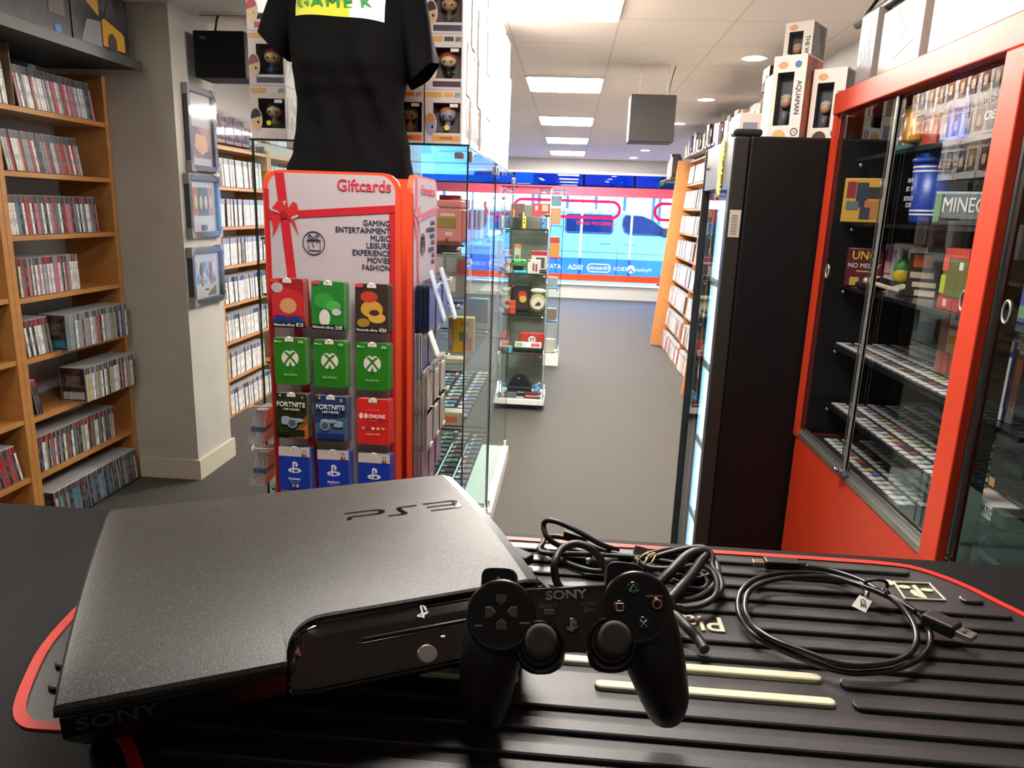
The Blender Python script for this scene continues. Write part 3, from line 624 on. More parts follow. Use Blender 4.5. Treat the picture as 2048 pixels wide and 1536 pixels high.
CARDS = [
 [('red', '9e2227', 'red gift card with a plain abstract print, priced 15 euros', [([(-hwc, -.035), (-.01, -.02), (.03, -.03), (hwc, -.055), (hwc, -.085), (-hwc, -.085)], 'c22b30'), (el(.0, -.062, .02, .018), 'd09468'), ([(-hwc, -.1), (-.03, -.082), (.0, -.09), (.02, -.084), (hwc, -.1)], '22357a'), (el(-.024, -.02, .014, .012), 'b9aeb2'), (rc(-hwc, hwc, -.1128, -.1), DARKF), (rc(-.0385, -.02, -.0085, -.001), 'd8434a')], [('Nintendo eShop', .0082, 'd8d4d0', -.036, -.1065, 'LEFT', .02), ('€15', .0115, 'e6e2dc', .035, -.1062, 'RIGHT', .02)]),
  ('green', '2b7d32', 'green gift card with a plain leafy print, priced 25 euros', [(el(-.01, -.045, .022, .018), '379a3e'), (el(.012, -.056, .018, .012), '4eaf4c'), (el(-.008, -.085, .013, .02), 'dcd8cc'), (el(.02, -.07, .011, .008), 'c8ccc4'), (rc(-hwc, hwc, -.1128, -.1), DARKF), (rc(-.0385, -.02, -.0085, -.001), 'd8434a')], [('Nintendo eShop', .0082, 'd8d4d0', -.036, -.1065, 'LEFT', .02), ('25€', .0115, 'e6e2dc', .035, -.1062, 'RIGHT', .02)]),
  ('brown', '3a2d26', 'dark gift card with a plain orange and yellow print, priced 50 euros', [(el(.0, -.058, .026, .02), 'cf9a3c'), (el(-.006, -.03, .02, .013), 'c0402a'), (el(.012, -.078, .02, .012), 'd8a84a'), (el(.006, -.066, .012, .007), '4a2c22'), (el(-.02, -.09, .015, .01), 'a87a30'), (rc(-hwc, hwc, -.1128, -.1), DARKF), (rc(-.0385, -.02, -.0085, -.001), 'd8434a')], [('Nintendo eShop', .0082, 'd8d4d0', -.036, -.1065, 'LEFT', .02), ('€50', .0115, 'e6e2dc', .035, -.1062, 'RIGHT', .02)])],
 [('green', '2b7a1c', 'green gift card with a pale crossed ball, priced 10, under the red card', xcard(), [('€10', .0075, 'dfe8d8', .034, -.009, 'RIGHT', .01), ('Xbox Gift Card', .0055, 'cfe4c0', 0, -.088, 'CENTER', .0), ('Microsoft', .0036, 'dfe8d8', -.030, -.009, 'LEFT', .01)]),
  ('green', '2b7a1c', 'green gift card with a pale crossed ball, priced 25, middle column', xcard(), [('€25', .0075, 'dfe8d8', .034, -.009, 'RIGHT', .01), ('Xbox Gift Card', .0055, 'cfe4c0', 0, -.088, 'CENTER', .0), ('Microsoft', .0036, 'dfe8d8', -.030, -.009, 'LEFT', .01)]),
  ('green', '2b7a1c', 'green gift card with a pale crossed ball, priced 50, beside the red border', xcard(), [('€50', .0075, 'dfe8d8', .034, -.009, 'RIGHT', .01), ('Xbox Gift Card', .0055, 'cfe4c0', 0, -.088, 'CENTER', .0), ('Microsoft', .0036, 'dfe8d8', -.030, -.009, 'LEFT', .01)])],
 [('black', '2b2f18', 'dark green and orange gift card with stacked grey coins', [([(hwc, -.05), (hwc, -.112), (-.01, -.112), (.01, -.09)], '8a5a1c'), ([(hwc, -.075), (hwc, -.112), (.012, -.112), (.02, -.09)], 'c8701e')]+coins('', 5)+[(rc(-.034, .032, -.104, -.09), '1a2410'), (rc(-.032, -.0285, -.009, -.004), '1c1a1a'), (rc(-.0285, -.025, -.009, -.004), 'd8a03a')], [('FORTNITE', .0165, 'd6d2c8', 0, -.028, 'CENTER', .03), ('1 000 V-BUCKS', .0068, 'd0ccc0', 0, -.0395, 'CENTER', .03), ('8', .008, 'dcd8d0', .03, -.009, 'RIGHT', .02), ('XXXXX XX XXXX'.replace('X', '–'), .004, '7a8a3a', -.03, -.095, 'LEFT', 0)]),
  ('blue', '2a3a66', 'blue gift card with a heap of grey coins', [([(-hwc, -.07), (hwc, -.05), (hwc, -.112), (-hwc, -.112)], '46607e')]+coins('', 7)+[(rc(-.034, .032, -.106, -.092), '1c2f70'), (rc(-.032, -.0285, -.009, -.004), '1c1a1a'), (rc(-.0285, -.025, -.009, -.004), 'd8a03a')], [('FORTNITE', .0165, 'cfd2da', 0, -.028, 'CENTER', .03), ('2 800 V-BUCKS', .0068, 'cfd2da', 0, -.0395, 'CENTER', .03), ('22', .008, 'dcd8d0', .03, -.009, 'RIGHT', .02)]),
  ('bright red', 'd92a26', 'bright red gift card with white online lettering', [([(p[0]-.022, p[1]-.0425) for p in el(-.0065, 0, .005, .0072, 12)], 'f0dcd4'), ([(p[0]-.022, p[1]-.0425) for p in el(.005, 0, .0045, .0065, 12)], 'f0dcd4')]+[(el(-.024+.012*k, -.073, .0042, .0034, 8), c) for k, c in enumerate(('c8a070', '4a4a58', 'e8e0d8', 'e0b0a0', 'c8b050'))], [('ONLINE', .0125, 'f3e6df', -.011, -.0425, 'LEFT', .02), ('12 maanden 19,99 €', .0046, 'f0d8d0', 0, -.0865, 'CENTER', 0), ('–– ––––– –– ––––––––', .0036, 'f0d8d0', 0, -.026, 'CENTER', 0), ('––––––––––––', .0036, 'f0d8d0', 0, -.052, 'CENTER', 0)])],
 [('blue and white', '1b3aa8', 'blue gift card with a white top strip, priced 10, nearest the stand edge', pscard(), [('10€', .0075, '3a3a4a', .031, -.0085, 'RIGHT', .0), ('PlayStation', .0075, 'dfe2ee', 0, -.081, 'CENTER', .012), ('–––––––– –––––', .0042, 'c8d0ea', 0, -.0875, 'CENTER', 0), ('––––––– –––', .0042, 'c8d0ea', 0, -.092, 'CENTER', 0)]),
  ('blue and white', '1b3aa8', 'blue gift card with a white top strip, in the middle column below the coins', pscard(), [('10€', .0075, '3a3a4a', .031, -.0085, 'RIGHT', .0), ('PlayStation', .0075, 'dfe2ee', 0, -.081, 'CENTER', .012), ('–––––––– –––––', .0042, 'c8d0ea', 0, -.0875, 'CENTER', 0)]),
  ('blue and white', '1b3aa8', 'blue gift card with a white top strip, below the bright red card', pscard(), [('10€', .0075, '3a3a4a', .031, -.0085, 'RIGHT', .0), ('PlayStation', .0075, 'dfe2ee', 0, -.081, 'CENTER', .012), ('–––––––– –––––', .0042, 'c8d0ea', 0, -.0875, 'CENTER', 0)])]]
def hook(p, length, d):
    b = B(); p = Vector(p); d = Vector(d); s = d.cross(Vector((0, 0, 1)))
    b.tube([p, p+d*length, p+d*(length+.004)+Vector((0, 0, .008))], .0022, 6)
    e = p+d*length; q = [e+s*.011+Vector((0, 0, -.003)), e-s*.011+Vector((0, 0, -.003)), e-s*.010+Vector((0, 0, .004)), e-s*.005+Vector((0, 0, .008)), e+s*.005+Vector((0, 0, .008)), e+s*.010+Vector((0, 0, .004))]
    lo = [v+d*.001 for v in q]; hi = [v+d*.003 for v in q]; A = [b.bm.verts.new(v) for v in lo]; C = [b.bm.verts.new(v) for v in hi]
    b.bm.faces.new(A); b.bm.faces.new(C)
    for k in range(6): b.bm.faces.new((A[k], A[(k+1) % 6], C[(k+1) % 6], C[k]))
    b.ob('hook', HOOKM, st)
ROWZ = (1.380, 1.243, 1.109, .972); COLX = (-.641, -.545, -.443)
for r_, row in enumerate(CARDS):
    for c_, (cn, base, label, items, words_) in enumerate(row):
        x = COLX[c_]+(.008 if r_ == 2 and c_ == 1 else 0)*0; z = ROWZ[r_]-(.0, .003, .006)[c_]*(.6 if r_ != 3 else .8); depth = .024 if r_ < 3 else .018
        yf = GY0-.0145-depth
        hook((x-GC, -hd_-.013, z-.006), depth-.0005, (0, -1, 0))
        me = card_mesh('gift_card', base, items); ry = rnd.uniform(-.02, .02)
        t = tag(link('gift_card', me, None, (x, yf, z), (0, ry, 0)), label, 'gift card', 'gift cards on the front of the stand')
        for s, size, colr, lx, lz, al, bo in words_:
            text(s, size, M('card_ink_'+colr, colr, .4), t, (lx, -CT/2-.0032, lz), FACE_Y, al, bold=bo, sx=.92)
        back = card_mesh('gift_card', base, [])
        for k in range(4):
            tag(link('gift_card', back, None, (x+.0018*(k+1), yf+.0035*(k+1), z+rnd.uniform(-.001, .001)), (0, ry+rnd.uniform(-.015, .015), 0)),
                f'{cn} gift card, {ordn(k)} behind the front card, {("first","middle","last")[c_]} hook of the {N8[r_] if r_ < 3 else "fourth"} row', 'gift card', 'gift cards queued behind the front ones')
# cards on the right-hand side of the stand, seen edge on
side_rows = ((1.372, '23222a', '2a4fae', 10, .012), (1.258, '8a8ea0', '3a5a9e', 5, .014), (1.165, '97908c', 'b8b0a8', 9, .010), (1.075, '8e8884', 'a8a09a', 9, .010), (.975, 'a8507a', '8a7a98', 6, .012))
SG = 'gift cards on the side of the stand'
for r_, (z, c1, c2, n, sp) in enumerate(side_rows):
    for c_, y in enumerate((1.735, 1.83, 1.925)):
        hook((GX1-GC+.026, y-1.84, z-.006), .014+n*.0035, (1, 0, 0))
        for k in range(n):
            me = card_mesh('gift_card', c1 if (k % 3) else c2, [(rc(-.03, .03, -.1, -.02), c2)], edge=M('card_edge_dark', '2c2c34', .4) if r_ == 0 else (M('card_edge_grey', 'a8a09a', .5) if k % 3 else None))
            o = link('gift_card', me, None, (GX1+.029+k*.0036, y, z+rnd.uniform(-.001, .001)), (0, rnd.uniform(-.02, .02)+(.0 if r_ else 0), PI/2))
            tag(o, f'gift card seen edge on, {ordn(k)} out, {("near","middle","far")[c_]} hook, {N8[r_]} row, stand side', 'gift card', SG)
for k, (dx, dz) in enumerate(((.058, 0), (.084, .008))):
    b = B(); b.box(-.002, .002, -.012, .012, -.125, 0, bev=.0006); b.box(-.0026, -.0019, -.01, .01, -.06, -.012, 1); b.box(.0019, .0026, -.0085, .0085, -.118, -.065, 1)
    o = b.ob('gift_card', [M('pale_card', 'b9c8de', .4), M('pale_card_ink', 'e4ecf4', .4)], None, (GX1+dx, 1.73-k*.006, 1.405+dz), (R(2), R(-17), R(-8))); tag(o, ('inner', 'outer')[k]+' pale blue slim card tilting off the top hook of the stand side', 'gift card', SG)
o = B().box(-.0018, .0018, -.02, .02, -.06, 0, bev=.0005).ob('price_tag', M('white_tag', 'ddd8d0', .5), None, (GX1+.062, 1.705, 1.262), (0, R(-20), 0)); tag(o, 'white slanted price tag dangling below the tilted pale blue cards', 'price tag')
for z in (1.05, .94): hook((-hw-.002, 1.70-1.84, z+.004), .062, (-1, 0, 0))
# fanned white leaflets on the left side of the stand
for k in range(9):
    for j, z in enumerate((1.05, .94)):
        o = B().box(-.0006, .0006, -.035, .035, -.1, -.006).box(-.0008, .0008, -.036, .036, -.065, -.052, 1).ob('leaflet', [M('leaflet_white', 'e2deda', .5), M('leaflet_blue', '6a7f9e', .5)], None, (GX0-.03-k*.0032, 1.74, z), (0, R(10+k*.8), PI/2*0)); tag(o, f'thin pale leaflet, {ordn(k)} out from the stand, {("upper","lower")[j]} fan', 'leaflet', 'leaflets fanned on the stand')
# ================================================================ MANNEQUIN WITH BLACK T-SHIRT
SH = M('black_jersey', '0a0a0b', .85, bump=(500, .15, .001), spec=.12)
MX, MY = -.648, 2.2
t = thing('mannequin', 'mannequin torso in a black t-shirt behind the gift card stand', 'mannequin', (MX, MY, 0))
#    z, centre x, half width, half depth, bust, centre y
SEC = [(1.60, -.004, .196, .115, .0), (1.645, -.006, .187, .115, .0), (1.70, 0, .170, .108, .0), (1.77, 0, .156, .098, .01), (1.83, .0, .153, .098, .03), (1.88, .0, .158, .105, .07), (1.93, .004, .166, .112, .10), (1.99, .004, .176, .112, .075), (2.05, .004, .186, .105, .035), (2.11, 0, .19, .092, .01), (2.16, 0, .165, .075, 0), (2.2, 0, .10, .06, 0), (2.23, 0, .075, .055, 0)]
def sec_at(z):
    for a, c in zip(SEC, SEC[1:]):
        if a[0] <= z <= c[0]:
            k = (z-a[0])/(c[0]-a[0]); k = k*k*(3-2*k); return [a[i]+(c[i]-a[i])*k for i in range(5)]
    return SEC[-1] if z > 2 else SEC[0]
def shirt_pt(z, ang, off=0.):
    _, cx, a, d, bu = sec_at(z); ca, sa = math.cos(ang), math.sin(ang)
    x = cx+(a+off)*math.copysign(abs(ca)**.85, ca); y = -(d+off)*math.copysign(abs(sa)**.85, sa)
    if sa > 0:
        for m in (-.085, .085): y -= bu*.42*math.exp(-((x-m)/.062)**2)*sa**.5
    # soft hanging folds below the bust
    fold = max(0, 1-abs(z-1.76)/.2)
    y += .011*fold*math.sin(x*75+z*22)*max(0, sa); x += .004*fold*math.sin(z*30+ang*3)
    y += .008*max(0, sa)*max(0, 1-abs(z-1.82)/.16)*math.exp(-((x-.07-(1.95-z)*.3)/.016)**2)*-2.4
    y += .007*max(0, sa)*max(0, 1-abs(z-1.72)/.14)*math.exp(-((x+.03+(1.8-z)*.1)/.02)**2)*-2.
    return Vector((x, y, z))
b = B(); zs = [1.6+.0105*k for k in range(61)]
b.loft([[shirt_pt(z, 2*PI*k/64) for k in range(64)] for z in zs]); sb = b.ob('shirt_body', SH, t)
for sgn in (-1, 1):
    b = B(); rows = []
    for k in range(17):
        f = k/16; ex, ez = ((-.222, 1.985) if sgn < 0 else (.213, 1.915)); px = sgn*.15+(ex-sgn*.15)*f; pz = 2.12+(ez-2.12)*f
        ax = Vector((math.cos(R(35))*sgn*-1, 0, -math.sin(R(35)))) # across the sleeve
        rr = .075-.022*f; rd = .068
        nrm = Vector((-.70, 0, .71)) if sgn < 0 else Vector((.74, 0, .67))
        row = []
        for q in range(32):
            a = 2*PI*q/32; w = .004*math.sin(a*5+f*6)*f
            row.append(Vector((px, 0, pz)) + nrm*((rr+w)*math.cos(a)) + Vector((0, 1, 0))*((rd+w)*math.sin(a)))
        rows.append(row)
    b.loft(rows, caps=False)
    c_ = Vector((ex, 0, ez)); b.loft([[p-(p-c_)*.06 for p in rows[-1]], [p-(p-c_)*.12+Vector((-sgn*.02, 0, .04)) for p in rows[-1]]], caps=False)
    b.ob('sleeve', SH, t)
# printed panel on the chest
def chest(x, z, off=.0025):
    best = min((R(5+2*k) for k in range(86)), key=lambda a: abs(shirt_pt(z, a).x-x)); lo, hi = best-R(2), best+R(2)
    for _ in range(12):
        m = (lo+hi)/2
        if shirt_pt(z, m).x > x: lo = m
        else: hi = m
    p = shirt_pt(z, (lo+hi)/2); return Vector((p.x, p.y-off, p.z))
b = B(); nx = 24; nz = 6; V = [[b.bm.verts.new(chest(-.122+.246*i/nx, 2.044+.115*j/nz-.014*(i/nx)**2*1.0)) for i in range(nx+1)] for j in range(nz+1)]
for j in range(nz):
    for i in range(nx):
        f = b.bm.faces.new((V[j][i], V[j][i+1], V[j+1][i+1], V[j+1][i])); f.smooth = True; f.material_index = 0 if i < nx*.62 else 1  # right part painted white as washed-out glare, left keeps the printed yellow
o = b.ob('chest_print', [M('print_yellow', 'e6dc3a', .5), M('print_glare', 'f2f0ea', .5)], t)
xs = -.116
for ch, wd_ in (('G', .040), ('A', .039), ('M', .046), ('E', .036), (' ', .016), ('K', .036)):
    if ch != ' ':
        p = chest(xs+wd_/2, 2.076, .0045); q = chest(xs+wd_/2+.01, 2.076, .0045); ang = math.atan2(q.y-p.y, q.x-p.x)
        text(ch, .054, M('print_green', '2f9a4a', .5), t, (p.x, p.y-.001, p.z), (PI/2, 0, ang), 'CENTER', .0006, .03)
    xs += wd_
B().cyl((0, .0, .02), (0, .0, 1.62), .016, n=14).lathe([(.15, 0), (.15, .012), (.02, .03)], 28).ob('stand', M('mannequin_pole', '55565a', .3, .8), t)
b = B(); b.loft([[Vector((.17*math.cos(2*PI*k/32), .1*math.sin(2*PI*k/32), z)) for k in range(32)] for z in (1.592, 1.599)]); b.ob('torso_base', M('mannequin_black', '1a1a1c', .4), t)
B().lathe([(.05, 2.225), (.048, 2.28), (.052, 2.30), (.02, 2.31)], 24).ob('neck', M('mannequin_skin', 'c2a58a', .5), t)
# ================================================================ GLASS CABINETS IN THE CENTRE
GE = EDGE(); CHR = M('chrome_fitting', 'c8ccd0', .15, .9); WB = M('white_plinth', 'e6e6e4', .5)
SHELFG = pane_mat('shelf_glass', (.90, .96, .95), 1.)
CABG = pane_mat('cabinet_glass', (.95, .985, .975), .8)
def gpane(b, x0, x1, y0, y1, z0, z1, axis):
    """thin sheet with dark green edges: mat 0 on the broad sides, mat 1 on the rim"""
    mm = {k: 1 for k in ('-x', '+x', '-y', '+y', '-z', '+z')}
    for s in '-+': mm[s+axis] = 0
    b.box(x0, x1, y0, y1, z0, z1, 0, mm=mm)
def glass_case(label, x0, x1, y0, y1, zb, zt, shelves, base=None, th=.006, doors=True, plinth=(.0, .09), out=.02):
    t = thing('glass_cabinet', label, 'display cabinet')
    for nm, a in (('side_pane', (x0, x0+th, y0+th+.001, y1-th-.001, 'x')), ('front_pane', (x1-th, x1, y0+th+.001, y1-th-.001, 'x')), ('end_pane', (x0, x1, y0, y0+th, 'y')), ('end_pane', (x0, x1, y1-th, y1, 'y'))):
        b = B(); gpane(b, a[0], a[1], a[2], a[3], zb, zt-.0065, a[4]); b.ob(nm, [CABG, GE], t)
    b = B(); gpane(b, x0-.004, x1+.004, y0-.004, y1+.004, zt-.006, zt, 'z'); b.ob('top_pane', [SHELFG, GE], t)
    for z in shelves:
        b = B(); gpane(b, x0+.012, x1-.012, y0+.012, y1-.012, z-.006, z, 'z'); b.ob('glass_shelf', [SHELFG, GE], t)
        for x in (x0+.03, x1-.03): B().ball((x, y0+.02, z-.017), .0105).ob('shelf_pin', CHR, t)
    for z in (zt-.035, zb+.03):
        for y in (y0+.03, y1-.03): B().box(x1-.004, x1+.010, y-.012, y+.012, z-.018, z+.018, bev=.003).ob('corner_fitting', CHR, t)
        for x in (x0+.03, x1-.03): B().box(x-.015, x+.015, y0-.008, y0+.002, z-.01, z+.01, bev=.002).ob('corner_fitting', CHR, t)
    B().box(x0-out, x1+out, y0-out*.4, y1+out*.4, plinth[0], plinth[1], bev=.004).ob('plinth', WB, t)
    return t
CX0, CX1 = -1.06, -.337
SHZ = (1.432, 1.24, 1.0, .79, .52)
glass_case('tall glass display cabinet behind the gift card stand, boxes stacked on top', CX0, CX1, 2.45, 3.32, .09, 1.752, SHZ)
glass_case('second tall glass cabinet, behind the one by the gift cards', CX0, CX1, 3.37, 4.42, .09, 1.752, SHZ)
# ---- things inside the first cabinet
def toybox(x, y, z, w, d, h, col, label, extra=None, ry=0, cat='box', name='packaged_toy', group=None):
    t = thing(name, label, cat, (x, y, z+.0012), (0, 0, ry), group)
    B().box(-w/2, w/2, -d/2, d/2, 0, h, bev=.003).ob('carton', M('carton_'+col, col, .4), t)
    if extra:
        for (x0, x1, z0, z1, c) in extra: B().box(x0*w, x1*w, -d/2-.0012, -d/2+.0002, z0*h, z1*h).ob('printed_patch', M('patch_'+c, c, .4), t)
    return t
Z1, Z2, Z3, Z4, Z5 = SHZ
t = thing('pink_toy_case', 'salmon pink boxy toy case on the upper glass shelf beside the stand', 'toy', (-.42, 2.62, Z1+.0012), (0, 0, R(-14)))
PK = M('salmon_plastic', 'dd8f8a', .45)
B().box(-.06, .05, -.02, .03, 0, .118, bev=.008).ob('case', PK, t); B().box(-.055, .048, -.021, .03, .1185, .145, bev=.006).ob('lid', PK, t)
B().box(.0505, .064, -.018, .02, .01, .112, bev=.004).ob('side_clip', PK, t)
b = B().box(-.045, .03, -.0215, -.0195, .05, .085, 0).box(-.01, .015, -.0215, -.0195, .022, .036, 1).box(-.03, .025, -.0215, -.0195, .09, .1, 1).ball((-.005, -.0205, .012), .006, 2); b.ob('label_patch', [M('olive_label', '9a8a4a', .5), M('cream_label', 'ddd2c0', .5), M('red_dot', 'c0484a', .5)], t)
toybox(-.40, 2.74, Z1, .07, .05, .15, 'c43a34', 'red carton just behind the pink toy case on the upper glass shelf')
toybox(-.45, 2.80, Z1, .08, .05, .165, 'a02440', 'crimson carton at the back of the upper glass shelf')
toybox(-.375, 2.80, Z1, .05, .04, .14, 'b8aa9c', 'beige carton with a red cap on the upper glass shelf', [(-.5, .5, .8, 1, 'c04040')])
for i, (yy, c) in enumerate(((2.95, 'cfc6b8'), (2.99, 'b8b0a8'), (3.03, 'c8c0b4'))): toybox(-.37, yy, Z1, .04, .035, .13, c, f'pale slim carton, {ordn(i)} in the row along the upper shelf', group='pale slim cartons')
toybox(-.41, 2.58, Z2, .13, .03, .15, '7f8a88', 'grey carton with a grid of small pictures on the second glass shelf', [(-.45, -.2, .6, .95, 'b8c0bc'), (-.1, .15, .6, .95, '9aa4a0'), (.2, .45, .55, .9, 'a05a58'), (-.45, -.2, .15, .5, '606a68'), (-.1, .15, .15, .5, 'c0c6c2')])
toybox(-.392, 2.72, Z2, .07, .04, .13, 'b8b2aa', 'carton with a red band and a dark handset picture on the second shelf', [(-.5, .5, .78, .95, 'b05050'), (-.3, .2, .2, .7, '5a5e60'), (-.1, .5, .05, .25, 'a86a3a')])
toybox(-.45, 2.85, Z2, .08, .05, .14, '8a7458', 'brown carton at the back of the second glass shelf')
hebox = toybox(-.40, 2.80, Z3, .10, .045, .14, 'c9a62a', 'yellow game box with HE lettering standing on the third glass shelf', [(-.47, -.3, .05, .95, '7c7890'), (.1, .45, .1, .45, 'c0582c'), (-.05, .3, .35, .6, '3f7a4a')])
text('HE', .028, M('ink_brown', '4a3a1c', .5), hebox, (.0, -.024, .115), FACE_Y, 'LEFT', bold=.01)
text('GAME BOY', .015, M('ink_pale', 'd0cce0', .5), hebox, (-.039, -.0245, .07), (PI/2, -PI/2, 0), 'CENTER', bold=.01)
toybox(-.41, 2.60, Z3, .1, .06, .02, 'b0a894', 'flat pale carton lying at the front of the third glass shelf'); toybox(-.43, 2.52, Z4, .16, .06, .05, 'a8a292', 'flat pale carton lying at the front of the fourth glass shelf', [(.1, .4, .3, .7, 'b86a4a')])
# grey game cases laid out in rows below
def flat_case(x, y, z, col, label, group, w=.058, d=.05, h=.012):
    k = ('flat', col)
    if k not in CASE:
        b = B(); b.box(-w/2, w/2, -d/2, d/2, 0, h, 0, bev=.0015, seg=1); b.box(-w*.36, w*.4, -d*.3, d*.42, h-.0005, h+.0006, 1); b.box(-w*.42, -w*.15, -d*.46, -d*.16, h, h+.0012, 2)
        CASE[k] = b.mesh('flat_cartridge', [M('cartridge_grey', '2b2d2f', .45), M('cart_label_'+col, col, .4, var=(70, tuple(c*.55 for c in hexc(col)), .4, .65)), M('price_dot', 'd6d8da', .5)])
    o = link('flat_cartridge', CASE[k], None, (x, y, z+.0012), (R(0), 0, rnd.uniform(-.03, .03))); tag(o, label, 'cartridge', group)
FC = ['7d8c98', '5f7a88', 'a0583c', '3a6aa0', '8a8f94', '6a5a78', '9aa6a8', '4a6a5a', 'b8a06a', '7a3434']
for zi, z in enumerate((Z4, Z5)):
    for r_ in range(13):
        for c_ in range(3 if zi == 0 else 4):
            flat_case(-.37-.068*c_, (2.60 if zi == 0 else 2.49)+.0605*r_, z, rnd.choice(FC), f'flat cartridge, {ordn(r_)} row back, {ordn(c_)} from aisle, {("upper","lower")[zi]} rows, glass cabinet', ('upper', 'lower')[zi]+' rows of flat cartridges in the glass cabinet')
# second cabinet: a few pale boxes
for i, (x, y, z, c, h) in enumerate(((-.45, 3.6, Z1, 'b8a8a0', .14), (-.5, 3.9, Z1, '7a4a44', .16), (-.42, 4.1, Z2, 'a0a8a8', .15), (-.45, 3.7, Z2, '8a8f98', .14), (-.44, 3.6, Z3, '6e7478', .12), (-.43, 4.0, Z3, '98908a', .12), (-.6, 3.7, Z2, '5a5e66', .17), (-.75, 3.6, Z1, '6b6f78', .2), (-.85, 2.7, Z1, '8b8f98', .15), (-.95, 2.6, Z1, '9a6a60', .15), (-.95, 2.8, Z2, '7a8088', .16))):
    toybox(x, y, z, .12, .06, h, c, f'dusty carton, {ordn(i)} of the loose cartons deep inside the glass cabinets', name='carton', group='loose cartons in the glass cabinets')
# ================================================================ BOXED VINYL FIGURES ON TOP
ZT = 1.7535; BW, BD, BH = .119, .092, .1635
PALW = M('pop_white', 'd2ccc8', .4)
def pop_box(x, y, z, label, name_text, band, bg, hair, body, group, skin='d9b48a', detail=True, w=BW, d=BD, h=BH, rot=0):
    t = thing('figure_box', label, 'figure box', (x, y, z), (0, 0, rot), group)
    wx0, wx1, wz0, wz1 = (-w*.28, w*.46, h*.2, h*.76)
    b = B(); yf, yb, dp = -d/2, d/2, .05
    # carton with a cut-out window: ring on the front plus recess
    O = [(-w/2, 0), (w/2, 0), (w/2, h), (-w/2, h)]; I = [(wx0, wz0), (wx1, wz0), (wx1, wz1), (wx0, wz1)]
    for k in range(4):
        j = (k+1) % 4
        b.face([(O[k][0], yf, O[k][1]), (O[j][0], yf, O[j][1]), (I[j][0], yf, I[j][1]), (I[k][0], yf, I[k][1])], 0)
        b.face([(O[k][0], yf, O[k][1]), (O[j][0], yf, O[j][1]), (O[j][0], yb, O[j][1]), (O[k][0], yb, O[k][1])], 0)
        b.face([(I[k][0], yf, I[k][1]), (I[j][0], yf, I[j][1]), (I[j][0], yf+dp, I[j][1]), (I[k][0], yf+dp, I[k][1])], 1)
    b.face([(p[0], yf+dp, p[1]) for p in I], 1); b.face([(p[0], yb, p[1]) for p in O], 0)
    # coloured side window print and bands
    b.box(w/2, w/2+.0006, yf+.012, yb-.006, h*.2, h*.8, 2); b.box(w/2, w/2+.0006, yf+.004, yb-.004, h*.84, h*.96, 3)
    b.box(-w*.3, w*.46, yf-.0006, yf, h*.045, h*.15, 3); b.box(-w*.47, -w*.05, yf-.0006, yf, h*.86, h*.955, 4); b.box(0, w*.25, yf-.0006, yf, h*.87, h*.95, 3); b.box(w*.3, w*.46, yf-.0006, yf, h*.86, h*.955, 2)
    b.ob('carton', [PALW, M('pop_inside_'+bg, tuple(min(1, q*1.5) for q in hexc(bg)), .7), M('pop_side_'+body, body, .4, var=(30, 'd8cfc4', .45, .6)), M('pop_band_'+band, band, .4), M('pop_logo', 'd9a24a', .4)], t)
    if not detail: return t
    cx = (wx0+wx1)/2; b = B(); hz = h*.545; sk = M('vinyl_skin_'+skin, skin, .35); hr = M('vinyl_hair_'+hair, hair, .4); bo = M('vinyl_body_'+body, body, .4)
    b.ball((cx, yf+.024, hz), .023, 0, (1.15, .85, .88)); b.ball((cx, yf+.027, hz+.009), .0235, 1, (1.2, .85, .75)); 
    for s in (-1, 1): b.ball((cx+s*.011, yf+.0052, hz-.005), .0032, 3, (1, .5, 1.1))
    b.tube([(cx, yf+.024, h*.225), (cx, yf+.024, h*.3), (cx, yf+.024, h*.42)], .01, 10, 2, rs=[.010, .0115, .008]); b.tube([(cx-.018, yf+.022, h*.29), (cx, yf+.024, h*.38), (cx+.018, yf+.022, h*.29)], .0042, 8, 2)
    for s in (-1, 1): b.tube([(cx+s*.006, yf+.023, h*.205), (cx+s*.006, yf+.023, h*.27)], .0055, 8, 2)
    b.ob('figurine', [sk, hr, bo, M('vinyl_eye', '15110f', .2)], t)
    # printed cut-out portrait beside the window
    b = B(); pc = (-w*.34, h*.36)
    b.prism(el(pc[0], pc[1], w*.16, h*.225, 20), yf-.0012, yf-.0003, 'y', 0); b.prism(el(pc[0]-.002, pc[1]-.004, w*.135, h*.185, 20), yf-.0018, yf-.001, 'y', 1)
    b.prism(el(pc[0]-.002, pc[1]+.006, w*.14, h*.17, 16, 10, 190), yf-.0024, yf-.0016, 'y', 2); b.prism(el(pc[0]+.005, pc[1]-.008, .0035, .0045, 10), yf-.0024, yf-.0016, 'y', 3)
    b.ob('portrait_print', [PALW, sk, hr, M('vinyl_eye', '15110f', .2)], t)
    if name_text: text(name_text, .011, M('pop_ink', '5a2a1a', .5) if band in ('e0a050', 'e2701f') else M('pop_ink_light', 'e8dcd0', .5), t, (w*.08, yf-.0012, h*.098), FACE_Y, 'CENTER', bold=.015)
    B().box(wx1-.034, wx1-.008, yf-.0014, yf-.0002, wz1-.013, wz1-.003, bev=.0003).ob('price_sticker', M('white_tag2', 'e8e6e2', .5), t)
    B().box(wx0-.0005, wx1+.0005, yf-.0003, yf-.0001, wz0, wz1).ob('window_film', pane_mat('box_film', (.97, .97, .97), 1.3, .03, .02), t)
    return t
FG = 'vinyl figure boxes stacked on the glass cabinet'
E_, D_, A_ = (CX1-.025-BW/2), (CX1-.025-BW*1.5-.006), CX0+.062
y0 = 2.452+BD/2
